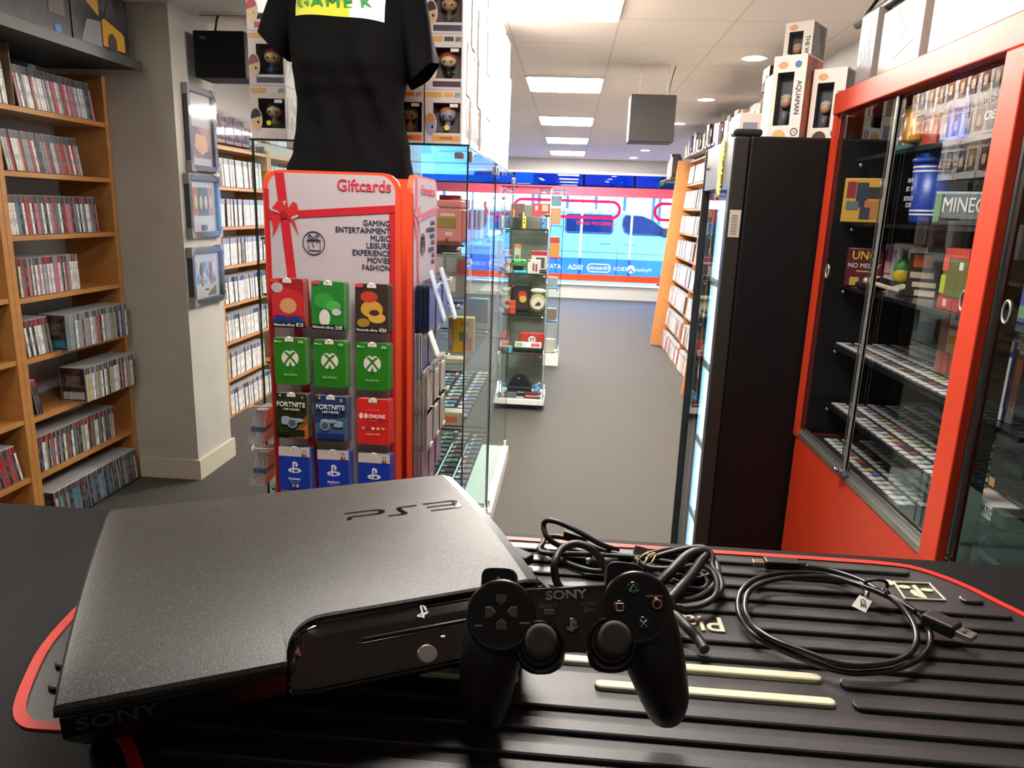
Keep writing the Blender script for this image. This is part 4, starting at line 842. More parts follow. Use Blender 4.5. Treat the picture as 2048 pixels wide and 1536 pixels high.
for k, (nm, bd, bg, hr, bo, sk, lb) in enumerate((('HUNTER', 'e0a050', '4a4440', 'c88a4a', '7a86a8', '9a9ab8', 'orange-banded figure box at the aisle corner, resting on the cabinet glass'), ('ANNIE', '4a2a44', '4c4440', 'a8502a', '23222a', 'e8cba8', 'purple-banded figure box with a red-haired doll, second up at the aisle corner'), ('ELIZA', '3a2a4a', '443c3c', '2a201c', '6a6450', 'd0a880', 'figure box with a dark-haired doll, third up at the aisle corner'), ('', '5a6a7a', '443c3c', '3a2a20', '8a8a80', 'd9b48a', 'topmost figure box in the aisle corner column'))):
    pop_box(E_, y0, ZT+k*(BH+.001), lb, nm if k == 0 else '', bd, bg, hr, bo, FG, sk)
for k, (bd, bo, lb) in enumerate((('e2701f', 'a86a3a', 'orange-banded figure box half hidden by the t-shirt, at cabinet level'), ('8aa8a0', '6a7a78', 'figure box half hidden by the t-shirt sleeve, second up'), ('4a4a6a', '5a5a6a', 'figure box mostly hidden behind the t-shirt, third up'), ('6a4a4a', '6a5a5a', 'figure box mostly hidden behind the t-shirt, top of its column'))):
    pop_box(D_, y0, ZT+k*(BH+.001), lb, 'JESSE' if k == 0 else '', bd, '3a3430', '4a3a2a', bo, FG, 'b08a68')
for k, (bd, hr, bo, lb) in enumerate((('d8d0c8', '231a16', '7a6a4a', 'figure box with a black-haired doll and yellow dot, cabinet level by the bookcase'), ('2e2a44', '7a3a24', '2a4a7a', 'figure box with an auburn-haired doll, second up by the bookcase'), ('b02a30', 'c02a34', 'd8cfc8', 'figure box with a red-haired doll, third up by the bookcase'), ('6a5a8a', '5a3a2a', '8a7a6a', 'topmost figure box in the column by the bookcase'))):
    t = pop_box(A_, y0, ZT+k*(BH+.001), lb, 'KAWAKI' if k == 0 else '', bd, '3f3834', hr, bo, FG, 'd8b888')
    if k == 0: B().prism(el(.0, BH*.30, .008, .008, 16), -BD/2-.0016, -BD/2-.0004, 'y').ob('round_sticker', M('yellow_dot', 'dfe02c', .4), t)
B().prism(el(.012, BH*.30, .0085, .0085, 16), -BD/2-.0016, -BD/2-.0004, 'y').ob('round_sticker', M('yellow_dot', 'dfe02c', .4), bpy.data.objects['figure_box'])
# columns running back along the aisle side
sc = ['a86a4a', '7a8a98', 'b89a58', '8a5a5a', '98a0a0', 'a88878', '6a6a7a', 'c0a878']
SIDE = 'figure boxes in the rows behind, along the aisle edge of the cabinets'
for r_ in range(1, 19):
    yy = y0+r_*(BD+.004)
    for k in range(4):
        if yy > 3.2 and k == 3 and r_ % 3 == 0: continue
        c = rnd.choice(sc)
        key = ('pop', c)
        if key not in CASE:
            w, d, h = BW, BD, BH; b = B().box(-w/2, w/2, -d/2, d/2, 0, h, 0, bev=.0015, seg=1)
            b.box(w/2, w/2+.0006, -d*.36, d*.36, h*.2, h*.78, 1); b.box(w/2, w/2+.0008, -d*.44, d*.44, h*.84, h*.95, 2); b.box(w/2, w/2+.001, -d*.15, d*.2, h*.35, h*.6, 3)
            CASE[key] = b.mesh('figure_box', [PALW, M('pop_side_'+c, tuple(q*.75 for q in hexc(c)), .4, var=(30, tuple(q*.35 for q in hexc(c)), .4, .6)), M('pop_band_s'+c, tuple(x*.8 for x in hexc(c)), .4), M('pop_tint', 'd8b8a0', .4)])
        tag(link('figure_box', CASE[key], None, (E_+rnd.uniform(-.004, .004), yy, ZT+k*(BH+.001))), f'white figure box, {ordn(r_)} row back, {("resting on the glass","second up","third up","fourth up")[k]}, aisle edge of cabinets', 'figure box', SIDE)
# ================================================================ TOWER OF GLASS CUBES
TX0, TX1, TY0, TY1 = -.515, -.145, 5.62, 5.98
glass_case('narrow glass tower on a white castor base standing in the aisle', TX0, TX1, TY0, TY1, .09, 1.73, (1.415, 1.08, .765, .455), th=.005, plinth=(.045, .092), out=.012)
tw = bpy.data.objects['glass_cabinet.002']
for x in (TX0+.06, TX1-.06):
    for y in (TY0+.06, TY1-.06): B().cyl((x-.012, y, .022), (x+.012, y, .022), .022, n=14).ob('castor', M('castor_grey', '4a4a4c', .5), tw)
B().box(TX0+.04, TX1-.02, TY1-.03, TY1-.01, .1, 1.6).ob('back_board', M('tower_back', '77756c', .7, var=(30, '6a685f', .4, .6, (.2, .2, 3))), tw)
b = B()
for x in (TX0-.004, TX0+.02, TX1-.004): b.box(x, x+.008, TY0-.007, TY0-.001, .092, 1.72)
b.ob('corner_profile', M('alu_profile', 'd0d8e0', .3, .7), tw)
TZ = {'a': 1.4165, 'b': 1.0815, 'c': .7665, 'd': .4565, 'e': .0935}
ty = TY0+.1
def tb(*a, **k): return toybox(*a, **k)
tb(-.225, 5.86, TZ['a'], .135, .06, .195, 'b83a3e', 'red console carton with a tablet picture on the top shelf of the tower', [(.0, .45, .1, .55, '6a7a9a'), (.25, .45, .35, .6, 'd0a050'), (-.4, -.1, .15, .4, '4a4e58'), (-.35, -.2, .72, .9, 'e0b8b0'), (.05, .4, .7, .95, 'd8a890')])
tb(-.405, 5.86, TZ['a'], .10, .06, .19, '6a4a48', 'dark console carton with an orange side on the top tower shelf', [(-.45, -.25, .3, .75, 'c87a3a'), (.05, .35, .1, .6, '3a3034'), (.38, .5, .1, .65, 'c8c0b4')])
t = thing('handheld_console', 'handheld game console with yellow and blue grips on the top shelf of the tower', 'console', (-.255, 5.69, TZ['a']+.001), (R(-6), 0, 0))
B().box(-.075, .04, -.008, .008, 0, .095, bev=.004).ob('screen', M('screen_grey', '55534e', .15), t); B().box(-.105, -.076, -.011, .011, 0, .095, bev=.009).ob('grip', M('grip_yellow', 'e8cf28', .4), t); B().box(.041, .082, -.011, .011, 0, .095, bev=.009).ob('grip', M('grip_blue', '4a7fc8', .4), t)
B().box(.083, .1, -.011, .011, 0, .095, bev=.005).ob('grip', M('grip_cream', 'd9d4b8', .4), t)
b = B()
for x, z in ((-.09, .07), (-.09, .045), (.055, .045), (.07, .07)): b.ball((x, -.0112, z), .006)
b.ob('button', M('btn_black', '1c1c20', .3), t)
tb(-.43, 5.70, TZ['a'], .12, .05, .085, '2a2a2c', 'black carton beside the yellow and blue handheld console')
tb(-.40, 5.86, TZ['b'], .05, .05, .21, 'b8b4a8', 'tall pale carton with an orange top on the second tower shelf', [(-.5, .5, .88, 1., 'd8703a'), (-.3, .3, .35, .6, '5a6a50')])
tb(-.224, 5.84, TZ['b'], .125, .07, .165, 'cfc6bc', 'white carton with a red band and dark controller picture on the second tower shelf', [(-.5, .5, .8, 1., 'b01f2a'), (-.2, .35, .2, .7, '54434c')])
t = thing('game_controller', 'green controller with black and turquoise parts on the second tower shelf', 'controller', (-.37, 5.7, TZ['b']+.001))
b = B().box(-.065, .06, -.02, .02, .045, .105, bev=.016); b.ob('shell', M('leaf_green', '3d8a4a', .4), t); B().box(-.045, .03, -.035, -.021, .02, .065, bev=.008).ob('pad', M('btn_black', '1c1c20', .3), t); B().box(-.04, .06, -.045, .02, .0, .02, bev=.006).ob('foot', M('turquoise', '2ab0c4', .35), t)
b = B()
for x, z in ((-.05, .092), (.02, .09)): b.ball((x, -.0205, z), .008)
b.ob('button', M('btn_black', '1c1c20', .3), t)
tb(-.255, 5.69, TZ['b'], .1, .05, .105, 'd4ccc4', 'small white carton with a red corner in front of the red-banded carton', [(-.5, -.3, .85, 1., 'b8202a'), (-.12, .02, .2, .75, '5a6068'), (.1, .25, .15, .7, 'b02a34')])
t = thing('wrist_strap', 'dark coiled strap lying at the corner of the second tower shelf', 'strap', (-.184, 5.66, TZ['b']+.007)); B().tube([(.025*math.cos(k*.5), .018*math.sin(k*.5), .0012*k) for k in range(26)], .0055, 6).ob('coil', M('strap_dark', '2a2a2e', .5), t)
t = thing('white_headset', 'small white and black accessory standing at the near corner of the second tower shelf', 'accessory', (-.455, 5.68, TZ['b']+.001)); B().lathe([(.03, 0), (.032, .02), (.02, .05), (.006, .06)], 16).ob('body', M('accessory_white', 'cfd2d6', .35), t); B().ball((0, -.02, .075), .022).ob('tip', M('btn_black', '1c1c20', .3), t)
t = thing('character_backpack', 'black bag with a red and yellow round badge on the middle tower shelf', 'bag', (-.36, 5.84, TZ['c']+.001)); B().box(-.08, .08, -.04, .04, 0, .225, bev=.02).ob('bag', M('bag_black', '28221f', .7), t); b = B().prism(el(.015, .13, .035, .035), -.0415, -.04, 'y', 0).prism(el(.02, .10, .03, .028), -.0425, -.0412, 'y', 1); b.ob('badge', [M('badge_red', 'b8302c', .5), M('badge_yellow', 'd8a63a', .5)], t); B().tube([(-.05+.045*math.cos(R(a)), -.041, .10+.1*math.sin(R(a))) for a in range(80, 181, 10)], .005, 6).ob('piping', M('badge_red', 'b8302c', .5), t)
for k in range(3): tb(-.43, 5.67, TZ['c']+.0345*k, .085, .06, .0325, 'd2452c', f'orange-red small carton, {("bottom","middle","top")[k]} of the stack of three on the middle tower shelf', name='small_carton')
t = thing('cream_pouch', 'cream fluffy pouch with a dark print on the middle tower shelf', 'pouch', (-.22, 5.80, TZ['c']+.001)); B().ball((0, 0, .075), .075, sc=(.9, .45, 1)).ob('pouch', M('pouch_cream', 'b5a98a', .9), t); B().ball((0, -.004, .17), .04, sc=(1.6, .7, .55)).ob('flap', M('pouch_light', 'c9c1ae', .9), t); b = B().prism(el(0, .075, .05, .05), -.036, -.0345, 'y', 0).prism([(-.025, .055), (.02, .055), (.028, .072), (.005, .092), (-.01, .075)], -.0375, -.036, 'y', 1); b.ob('print', [M('pouch_disc', 'd8cfae', .6), M('pouch_ink', '3c3c66', .6)], t)
t = thing('console_case', 'red hard case with a white M emblem propped on the fourth tower shelf', 'case', (-.25, 5.80, TZ['d']+.001), (R(-8), 0, 0)); B().box(-.105, .095, -.02, .02, 0, .145, bev=.012).ob('shell', M('case_red', 'c02a26', .45), t); B().prism(el(-.005, .085, .03, .03, 24), -.0215, -.02, 'y').ob('emblem', M('emblem_white', 'e0d8d0', .4), t); text('M', .045, M('emblem_ink', '5a1a1a', .5), t, (-.005, -.0222, .085), FACE_Y, 'CENTER', bold=.008)
t = thing('console_case', 'black hard case with a colourful lid lying at the front of the fourth tower shelf', 'case', (-.274, 5.69, TZ['d']+.022), (R(24), 0, 0)); B().box(-.125, .115, -.05, .05, 0, .05, bev=.014).ob('shell', M('btn_black', '1c1c20', .3), t); b = B().box(-.11, .1, -.04, .04, .0502, .0512, 0).box(-.02, .06, -.035, .03, .0512, .0518, 1).box(.02, .09, -.03, .02, .0518, .0522, 2).box(-.1, -.05, -.03, .02, .0512, .0518, 3); b.ob('printed_lid', [M('lid_pale', 'a8b0b4', .4), M('lid_cream', 'd8d4c4', .4), M('lid_red', 'b0303c', .4), M('lid_olive', '8a8444', .4)], t)
t = thing('round_tin', 'small round tin with an orange and blue lid on the fourth tower shelf', 'tin', (-.445, 5.68, TZ['d']+.001)); B().lathe([(.045, 0), (.045, .04), (.04, .046)], 24).ob('tin', M('tin_orange', 'c08a6a', .4), t); B().box(.0, .044, -.047, -.03, .005, .04).ob('label', M('turquoise', '2ab0c4', .35), t)
t = thing('retro_console', 'black retro console with stepped top on the tower floor', 'console', (-.34, 5.78, TZ['e']+.001)); b = B().box(-.1, .1, -.08, .08, 0, .075, bev=.006); b.ob('body', M('console_black', '1a1a1c', .4), t); B().prism([(-.085, .0755), (.085, .0755), (.06, .125), (.015, .15), (-.035, .15), (-.07, .125)], -.03, .07, 'y').ob('lid', M('console_black', '1a1a1c', .4), t); B().box(-.01, .05, -.0815, -.08, .03, .038).ob('lettering_bar', M('ink_light', 'b9b9bd', .5), t); B().ball((-.005, -.0305, .135), .006).ob('badge', M('ink_light', 'b9b9bd', .5), t)
tb(-.23, 5.67, TZ['e'], .13, .06, .045, '6a2a28', 'dark red cartridge box lying at the front of the tower floor', [(-.4, .3, .3, .6, 'c8a0a0')]); tb(-.405, 5.67, TZ['e'], .1, .06, .035, '6a6e78', 'grey cartridge box lying at the front of the tower floor')
t = thing('plastic_bag', 'crumpled blue plastic bag at the aisle side of the tower floor', 'bag', (-.195, 5.76, TZ['e']+.001)); b = B()
for q in range(7): b.ball((rnd.uniform(-.02, .02), rnd.uniform(-.03, .03), .02+.014*q*.8), .026-.001*q, sc=(1, 1, .8), u=8, v=6)
b.ob('crumple', M('bag_blue', '5f90c4', .35), t)
glass_case('further narrow glass tower on a white base, half hidden behind the first', -.30, -.06, 7.4, 7.72, .12, 1.76, (1.42, 1.1, .8, .46), th=.005, plinth=(0, .12), out=.012)
for i, (z, c, h) in enumerate(((1.43, 'b0825a', .16), (1.105, 'c87a3a', .14), (1.24, 'a03a34', .06), (.805, '8a9098', .1), (.465, '7a6a58', .12), (.125, 'b8b0a4', .14), (1.6, '5a7a8a', .1))):
    tb(-.14, 7.5, z if z not in (1.24, 1.6) else z+.006, .1, .06, h, c, f'small carton, {("on the top shelf","on the second shelf","upright above the orange carton","on the third shelf","on the fourth shelf","on the floor","leaning at the top")[i]} of the further glass tower', name='carton')
# pale price stands / boxes of the further cabinets in the left background
# ================================================================ RIGHT-HAND SHELVING BEYOND THE FRIDGE
t = thing('bookcase', 'tall beech bookcase of pale game cases beyond the fridge', 'bookcase', (1.06, 0, 0)); t.rotation_euler = (0, R(4.2), 0)
RB = t; y0r, y1r = 6.36, 8.95; ZRR = [.03+.2705*k for k in range(8)]
for y in (y0r, y1r-.03): B().box(0, .3, y, y+.03, .012, 2.185, bev=.002).ob('side_panel', M('beech_bright', 'c07f45', .5, var=(3, 'ca8c52', .3, .7, (8, 1, 8))), t)
B().box(.134, .3, 7.62, 7.64, .03, 2.164).ob('divider', WOOD, t)
for z in ZRR+[2.185]: B().box(.134, .3, y0r+.031, y1r-.031, z-.02, z).ob('shelf', WOOD, t)
B().box(.301, .31, y0r, y1r, .03, 2.2).ob('back_panel', M('back_dark', '4a3a30', .8), t)
MR = Matrix.Rotation(R(4.2), 4, 'Y')
def rb_case(y, z, x, col, band, th, h, lab, group):
    me = case_mesh(col, band, th, .135, h)
    o = link('pale_game_case', me); p = MR @ Vector((x, 0, z)); o.location = (1.06+p.x, y+th, p.z); o.rotation_euler = (0, R(4.2), PI); 
    o.rotation_mode = 'QUATERNION'; o.rotation_quaternion = (MR @ Matrix.Rotation(PI, 4, 'Z')).to_quaternion(); tag(o, lab, 'pale case', group)
for k, z in enumerate(ZRR):
    for half, (a, c) in enumerate(((6.41, 7.6), (7.66, 8.9))):
        y = a; i = 0
        pal = ['silver', 'silver', 'white', 'cream', 'silver', 'grey', 'silver'] if k > 1 else ['cream', 'pink', 'white', 'red', 'white', 'green', 'silver']
        end = c-rnd.uniform(.0, .12)
        while y < end-.04:
            th = .062 if half else .05
            rb_case(y, z+.0012, rnd.uniform(.115, .13), rnd.choice(pal), rnd.choice(['grey', 'clear', 'clear']), th, .185 if half else .19,
                    f'pale case, {ordn(i)} past the {"end panel" if not half else "divider"}, {N8[7-k]} shelf of the bookcase beyond the fridge', f'pale cases on the {N8[7-k]} shelf beyond the fridge')
            y += th+.0012; i += 1
        if k in (1, 2, 4, 5) and not half:
            for q in range(4):
                me = case_mesh('dark blue' if q == 0 else 'silver', 'blue', .03, .135, .03)
                p = MR @ Vector((.14, 0, z+.201)); o = link('game_case', me); o.rotation_mode = 'QUATERNION'; o.rotation_quaternion = (MR @ Matrix.Rotation(PI, 4, 'Z')).to_quaternion(); o.location = (1.06+p.x, 6.7+.035*q+.3, p.z)
                tag(o, f'flat case lying on the row, {ordn(q)} along, {N8[7-k]} shelf beyond the fridge', 'game case', 'cases lying across the rows beyond the fridge')
# boxed figures and collectors' boxes on its top
TOPZ = MR @ Vector((0, 0, 2.187))
cols = ['6a5a58', '8a8490', '7a6a4a', 'c09a80', '4a4440', '8a7a30', '585868', '9a5a40', '6a6a72', '5a4038', 'b0a8a0']
y = 6.42
for i in range(13):
    h = rnd.choice((.16, .19, .22, .14)); c = rnd.choice(cols)
    clam(1.06+TOPZ.x+.1, y+.06, TOPZ.z+.003, .13, .14, h, c, f'boxed figure, {ordn(i)} from the fridge end on top of the shelving beyond it', 'boxed figures on the shelving beyond the fridge', PI, i % 3 != 1); y += .185
# nearer run of the same shelving, hidden low down by the fridge, top boxes showing above it
t = thing('bookcase', 'shelving just behind the fridge, only its top board and boxes visible', 'bookcase', (1.10, 0, 0))
for y in (4.3, 6.31): B().box(0, .3, y, y+.03, .0, 2.08).ob('side_panel', WOOD, t)
for z in (.3, .8, 1.3, 1.72, 2.08): B().box(0, .3, 4.331, 6.309, z-.025, z).ob('shelf', M('shelf_white', 'd8d0c0', .5), t)
B().box(.301, .31, 4.3, 6.34, 0, 2.08).ob('back_panel', BACKP, t)
y = 4.36
for i in range(12):
    h = (.17, .19, .2, .17, .18, .15, .19, .21, .16, .18, .17, .2)[i]; c = ('7a6a6e', '8a7484', '9a8a3a', '6a5a52', '8c7a74', 'b08a72', '6a4a58', 'c8a890', '5a5560', '9a9aa2', '4a4248', '7a3a34')[i]
    clam(1.19, y+.065, 2.082, .14, .14, h, c, f'clear-fronted boxed figure, {ordn(i)} along the top board behind the fridge', 'boxed figures above the fridge', PI, i % 4 != 2); y += .16
t = thing('boxed_figure', 'dark boxed figure standing on the second row above the fridge', 'boxed figure', (1.19, 4.75, 2.297)); B().box(-.07, .07, -.08, .08, .0, .13, bev=.003).ob('carton', M('card_dark', '2a2428', .5), t); B().ball((-.072, .01, .07), .035, sc=(.3, 1, 1)).ob('figure_print', M('card_pale', '9a8a7a', .5), t)
# wall rack past the bookcase
t = thing('wall_shelf_rack', 'black wall rack of boxed games beyond the beech shelving', 'rack', (1.1, 9.3, 1.95)); B().box(0, .3, -.25, .25, 0, .02).ob('board', M('rack_black', '1b1b1e', .5), t)
b = B()
for k in range(10): b.tube([(-.004, -.24+.05*k, -.05), (-.004, -.22+.05*k, .0), (-.004, -.2+.05*k, -.05)], .006, 5)
b.ob('lattice', M('rack_black', '1b1b1e', .5), t)
for i in range(4): clam(1.22, 9.13+i*.115, 1.972, .1, .12, (.26, .3, .24, .22)[i], ('4a3a30', '6a4a3a', 'a0a8b0', '8a7040')[i], f'boxed game, {ordn(i)} on the black wall rack past the shelving', 'boxed games on the wall rack', PI, True)
# ================================================================ GLASS-DOOR FRIDGE
FX, FY0, FY1, FZ = .463, 2.05, 2.475, 1.762
FB = M('fridge_black', '0b090a', .5, spec=.35); FD = M('fridge_door_frame', '2a2724', .4)
fr = thing('drinks_fridge', 'tall black fridge with a glass door facing the aisle beside the red cabinet', 'fridge', (0, 0, 0))
b = B(); b.box(FX, FX+.04, FY0, FY1, .09, FZ)  # front frame ring is built from bars below
b.bm.clear(); th = .04
b.box(FX, 1.02, FY0, FY0+th, .02, FZ, bev=.006); b.box(FX, 1.02, FY1-th, FY1, .02, FZ, bev=.006); b.box(FX, 1.02, FY0+th, FY1-th, FZ-.06, FZ-.004); b.box(FX, 1.02, FY0+th, FY1-th, .02, .22); b.box(.98, 1.02, FY0+th, FY1-th, .22, FZ-.06)
b.ob('body', FB, fr)
DX0, DX1 = .421, .461
db = B()
db.box(DX0, DX1, FY0, FY0+.04, .1, FZ-.003, bev=.004); db.box(DX0, DX1, FY1-.014, FY1, .1, FZ-.003, bev=.004); db.box(DX0, DX1, FY0+.04, FY1-.03, .1, .19); db.ob('door', FD, fr)
door = bpy.data.objects['door']
B().box(DX0+.002, DX1, FY0+.04, FY1-.03, 1.632, FZ-.004).ob('header_panel', M('header_grey', '66645f', .35), fr)
B().box(DX0+.012, DX0+.02, FY0+.041, FY1-.031, .191, 1.631).ob('door_glass', pane_mat('fridge_glass', (.92, .97, 1.), 1.0, .0), door)
B().box(DX0+.006, DX0+.010, FY0+.041, FY0+.05, .191, 1.631).ob('door_seal', M('seal_grey', '7c8694', .4), door)
B().box(DX0+.006, DX1-.004, FY0-.0015, FY0-.0002, 1.50, 1.572, bev=.0005).ob('rating_label', M('rating_label', 'c2b8a8', .5), door)
b = B()
for k in range(9): b.box(DX0+.012, DX0+.028, FY0-.0021, FY0-.0016, 1.508+.006*k, 1.511+.006*k)
b.ob('label_lines', M('label_ink', '8a8076', .5), door)
B().box(FX-.045, FX+.03, FY0+.004, FY0+.05, FZ+.0, FZ+.018, bev=.006).ob('hinge', M('hinge_black', '1c1b1a', .4), fr)
B().cyl((DX0-.002, FY1-.06, 1.70), (DX0+.004, FY1-.06, 1.70), .007, n=12).ob('lock', CHR, fr)
b = B()
for z in (1.35, 1.08, .82, .56): b.box(FX+.012, .97, FY0+.045, FY1-.045, z-.006, z); b.box(FX+.005, FX+.011, FY0+.045, FY1-.045, z-.012, z+.012)
b.ob('shelf', M('fridge_shelf', 'c6ccd2', .35), fr)
B().box(.976, .979, FY0+.042, FY1-.042, .22, 1.69).box(FX+.005, .975, FY1-.044, FY1-.041, .22, 1.69).ob('liner', M('fridge_liner', 'bfd2e4', .4), fr)
B().tube([(FX+.02, FY1-.056, .3), (FX+.02, FY1-.056, 1.6)], .007, 10).ob('fill_tube', M('fridge_fill', (.65, .85, 1.), .5, emit=.9), fr)  # tube added to brighten the inside behind the door glass
# yellow star-burst stickers on the header
b = B()
for cy, cz, r1, r2, yy in ((2.20, 1.735, .036, .026, 0), (2.205, 1.685, .038, .026, .0008), (2.20, 1.64, .034, .022, .0016)):
    pts = []
    for k in range(28): rr = r1 if k % 2 == 0 else r2; pts.append((cy+rr*math.cos(2*PI*k/28)*.95, cz+rr*math.sin(2*PI*k/28)))
    b.prism(pts, DX0-.0012-yy, DX0+.0018-yy, 'x')
o = b.ob('price_starburst', M('star_yellow', 'e8dc4a', .5)); tag(o, 'yellow starburst price stickers stuck down the header of the fridge', 'price sticker')
# drinks inside
for r_, z in enumerate((1.35, 1.08, .82, .56, .22)):
    for i in range(5):
        c = ('3a7fc8', '2a9a6a', '8ac0e0', 'd0e0e8', '3a8fb0', '6ab0a8')[(i*2+r_) % 6]; key = ('can', c)
        if key not in CASE: CASE[key] = B().lathe([(.024, 0), (.031, .008), (.031, .14), (.024, .152), (.024, .156)], 16, mi=[1, 0, 1, 1]).mesh('drink_can', [M('can_'+c, c, .3), M('can_rim', 'c8ccd0', .2, .8)])
        tag(link('drink_can', CASE[key], None, (.52, FY0+.08+i*.066, z+.001)), f'drink can, {ordn(i)} from the counter end on the {N8[r_]} fridge shelf', 'drink can', f'drink cans on the {N8[r_]} fridge shelf')
# ---- tall figure boxes on the fridge
def tall_box(x, y, z, w, d, h, name, num, label, side, rot=0, win=True, logo2=None):
    t = thing('figure_box', label, 'figure box', (x, y, z), (0, 0, rot))
    wx0, wx1, wz0, wz1 = -w*.34, w*.16, h*.16, h*.80; yf, dp = 0, .035
    b = B(); O = [(-w/2, 0), (w/2, 0), (w/2, h), (-w/2, h)]; I = [(wx0, wz0), (wx1, wz0), (wx1, wz1), (wx0, wz1)]
    for k in range(4):
        j = (k+1) % 4
        b.face([(O[k][0], 0, O[k][1]), (O[j][0], 0, O[j][1]), (I[j][0], 0, I[j][1]), (I[k][0], 0, I[k][1])], 0)
        b.face([(O[k][0], 0, O[k][1]), (O[j][0], 0, O[j][1]), (O[j][0], d, O[j][1]), (O[k][0], d, O[k][1])], 0)
        b.face([(I[k][0], 0, I[k][1]), (I[j][0], 0, I[j][1]), (I[j][0], dp, I[j][1]), (I[k][0], dp, I[k][1])], 1)
    b.face([(p[0], dp, p[1]) for p in I], 1); b.face([(p[0], d, p[1]) for p in O], 0)
    for s in (-1, 1): b.box(min(s*w/2, s*(w/2+.0008)), max(s*w/2, s*(w/2+.0008)), .004, d-.004, .004, h-.004, 2)
    b.ob('carton', [M('tall_white', 'e9e2d8', .4), M('tall_inside', '5a5a60', .6), M('tall_side_'+side, side, .4, var=(16, tuple(c*.55 for c in hexc(side)), .45, .62))], t)
    text(name, w*.205, M('ink_dark2', '2a2a34', .5), t, (w*.335, -.0008, h*.69), (PI/2, PI/2, 0), 'LEFT', bold=.014, sx=.92)
    B().prism(el(-w*.2, h*.885, w*.15, w*.10, 14), -.0009, -.0001, 'y', 0).ob('printed_logo', [M('logo_orange', 'e0a070', .4)], t)
    if logo2: B().prism(el(w*.25, h*.885, w*.10, w*.10, 14), -.0009, -.0001, 'y').ob('printed_logo', M('logo_blue', '5a78b8', .4), t)
    B().prism(el(-w*.12, -.0, w*.22, h*.11, 16, 0, 180), -.0009, -.0001, 'y').ob('portrait_print', M('logo_hair_'+side, {'d0582c': 'd8b070'}.get(side, '4a3028'), .5), t)
    b = B(); b.tube([(w*.335+w*.10*math.cos(a*PI/8), -.0006, h*.075+w*.10*math.sin(a*PI/8)) for a in range(16)], .0012, 4, closed=True); b.ob('number_ring', M('ink_dark2', '2a2a34', .5), t)
    text(num, w*.1, M('ink_dark2', '2a2a34', .5), t, (w*.335, -.0008, h*.075), FACE_Y, 'CENTER', bold=.01)
    cx = (wx0+wx1)/2; b = B(); b.ball((cx, .018, h*.45), w*.16, 0, (1, .8, 1)).ball((cx, .02, h*.5), w*.165, 1, (1.05, .8, .8)); b.tube([(cx, .018, h*.17), (cx, .018, h*.34)], w*.10, 10, 2); b.ob('figurine', [M('vinyl_skin_c9a080', 'c9a080', .4), M('vinyl_pale', 'b8b0a0', .4), M('vinyl_grey', '6a6a70', .4)], t)
    B().box(wx0, wx1, -.0006, -.0002, wz0, wz1).ob('window_film', pane_mat('box_film', (.97, .97, .97), 1.3, .03, .02), t)
    return t
tall_box(.556, 2.105, FZ+.001, .088, .12, .208, 'AQUAMAN', '13', 'tall white figure box with an orange side, in front at the fridge middle', 'd0582c', R(-36), logo2=True)
tall_box(.656, 2.088, FZ+.001, .085, .10, .175, 'TUPAC SHAKUR', '158', 'white figure box with a dark brown side next to the red cabinet', '6a5a48', R(-36))
tall_box(.622, 2.30, FZ+.211, .080, .11, .125, 'MASTER OF THE WORLD'[10:], '', 'white figure box balanced on top, highest above the fridge', '8a8578', R(-36))
t = thing('figure_box', 'plain white figure box behind the two fronting boxes, carrying the highest one', 'figure box', (.64, 2.37, FZ+.001)); B().box(-.06, .07, -.06, .09, 0, .2085, bev=.002).ob('carton', M('tall_white', 'e9e2d8', .4), t)
t = thing('figure_box', 'small white figure box at the aisle edge of the fridge top', 'figure box', (.49, 2.26, FZ+.001)); B().box(-.03, .03, -.06, .06, 0, .075, bev=.002).ob('carton', M('tall_white', 'e9e2d8', .4), t); B().box(-.02, .02, -.0608, -.06, .015, .05).ob('window_print', M('print_blue_grey', '8a98a8', .4), t)
# ================================================================ RED DISPLAY CABINET
RX0, RX1 = .669, 1.07; RY0, RY1 = .45, 2.035
RC = M('cabinet_red', 'd8401f', .42, var=(2.5, 'd03a1c', .35, .65)); BLK = M('cabinet_black', '141315', .4)
rc_ = thing('display_cabinet', 'red framed display cabinet with sliding glass doors beside the fridge', 'display cabinet')
b = B()
b.box(RX0, RX0+.03, RY0, RY1, 0, .962, bev=.002)
b.ob('lower_panel', RC, rc_)
B().box(RX0-.012, RX1, RY0, RY1, 1.815, 1.868, bev=.003).ob('top_beam', RC, rc_)
B().box(RX0-.014, RX0+.0035, 1.205, 1.262, .90, 1.814, bev=.002).ob('post', RC, rc_)
B().box(RX0+.022, RX0+.05, 1.215, 1.252, .98, 1.8145).ob('inner_post', BLK, rc_)
B().box(RX0-.008, RX0+.003, RY1-.022, RY1, .963, 1.8145).box(RX0+.04, RX1, RY1-.022, RY1, 0, 1.8145).ob('end_panel', [RC], rc_)
B().box(RX0+.0035, RX1, RY1-.026, RY1-.0225, .98, 1.81).ob('inner_lining', BLK, rc_)
B().box(RX1-.012, RX1, RY0, RY1-.0265, 0, 1.8145).ob('back_panel', BLK, rc_)
B().box(RX0+.031, RX1-.0125, RY0, RY1-.0265, .945, .972).ob('floor_board', M('cabinet_floor', '2b2a2c', .35), rc_)
RAILM = M('rail_alu', '8f8d88', .35, .6)
B().box(RX0-.003, RX0+.03, RY0, RY1-.023, .963, .979, bev=.002).box(RX0+.002, RX0+.006, RY0, RY1-.023, .979, .986).box(RX0+.014, RX0+.018, RY0, RY1-.023, .979, .986).ob('door_rail', RAILM, rc_)
CG = pane_mat('door_glass', (.97, .98, .98), 1.)
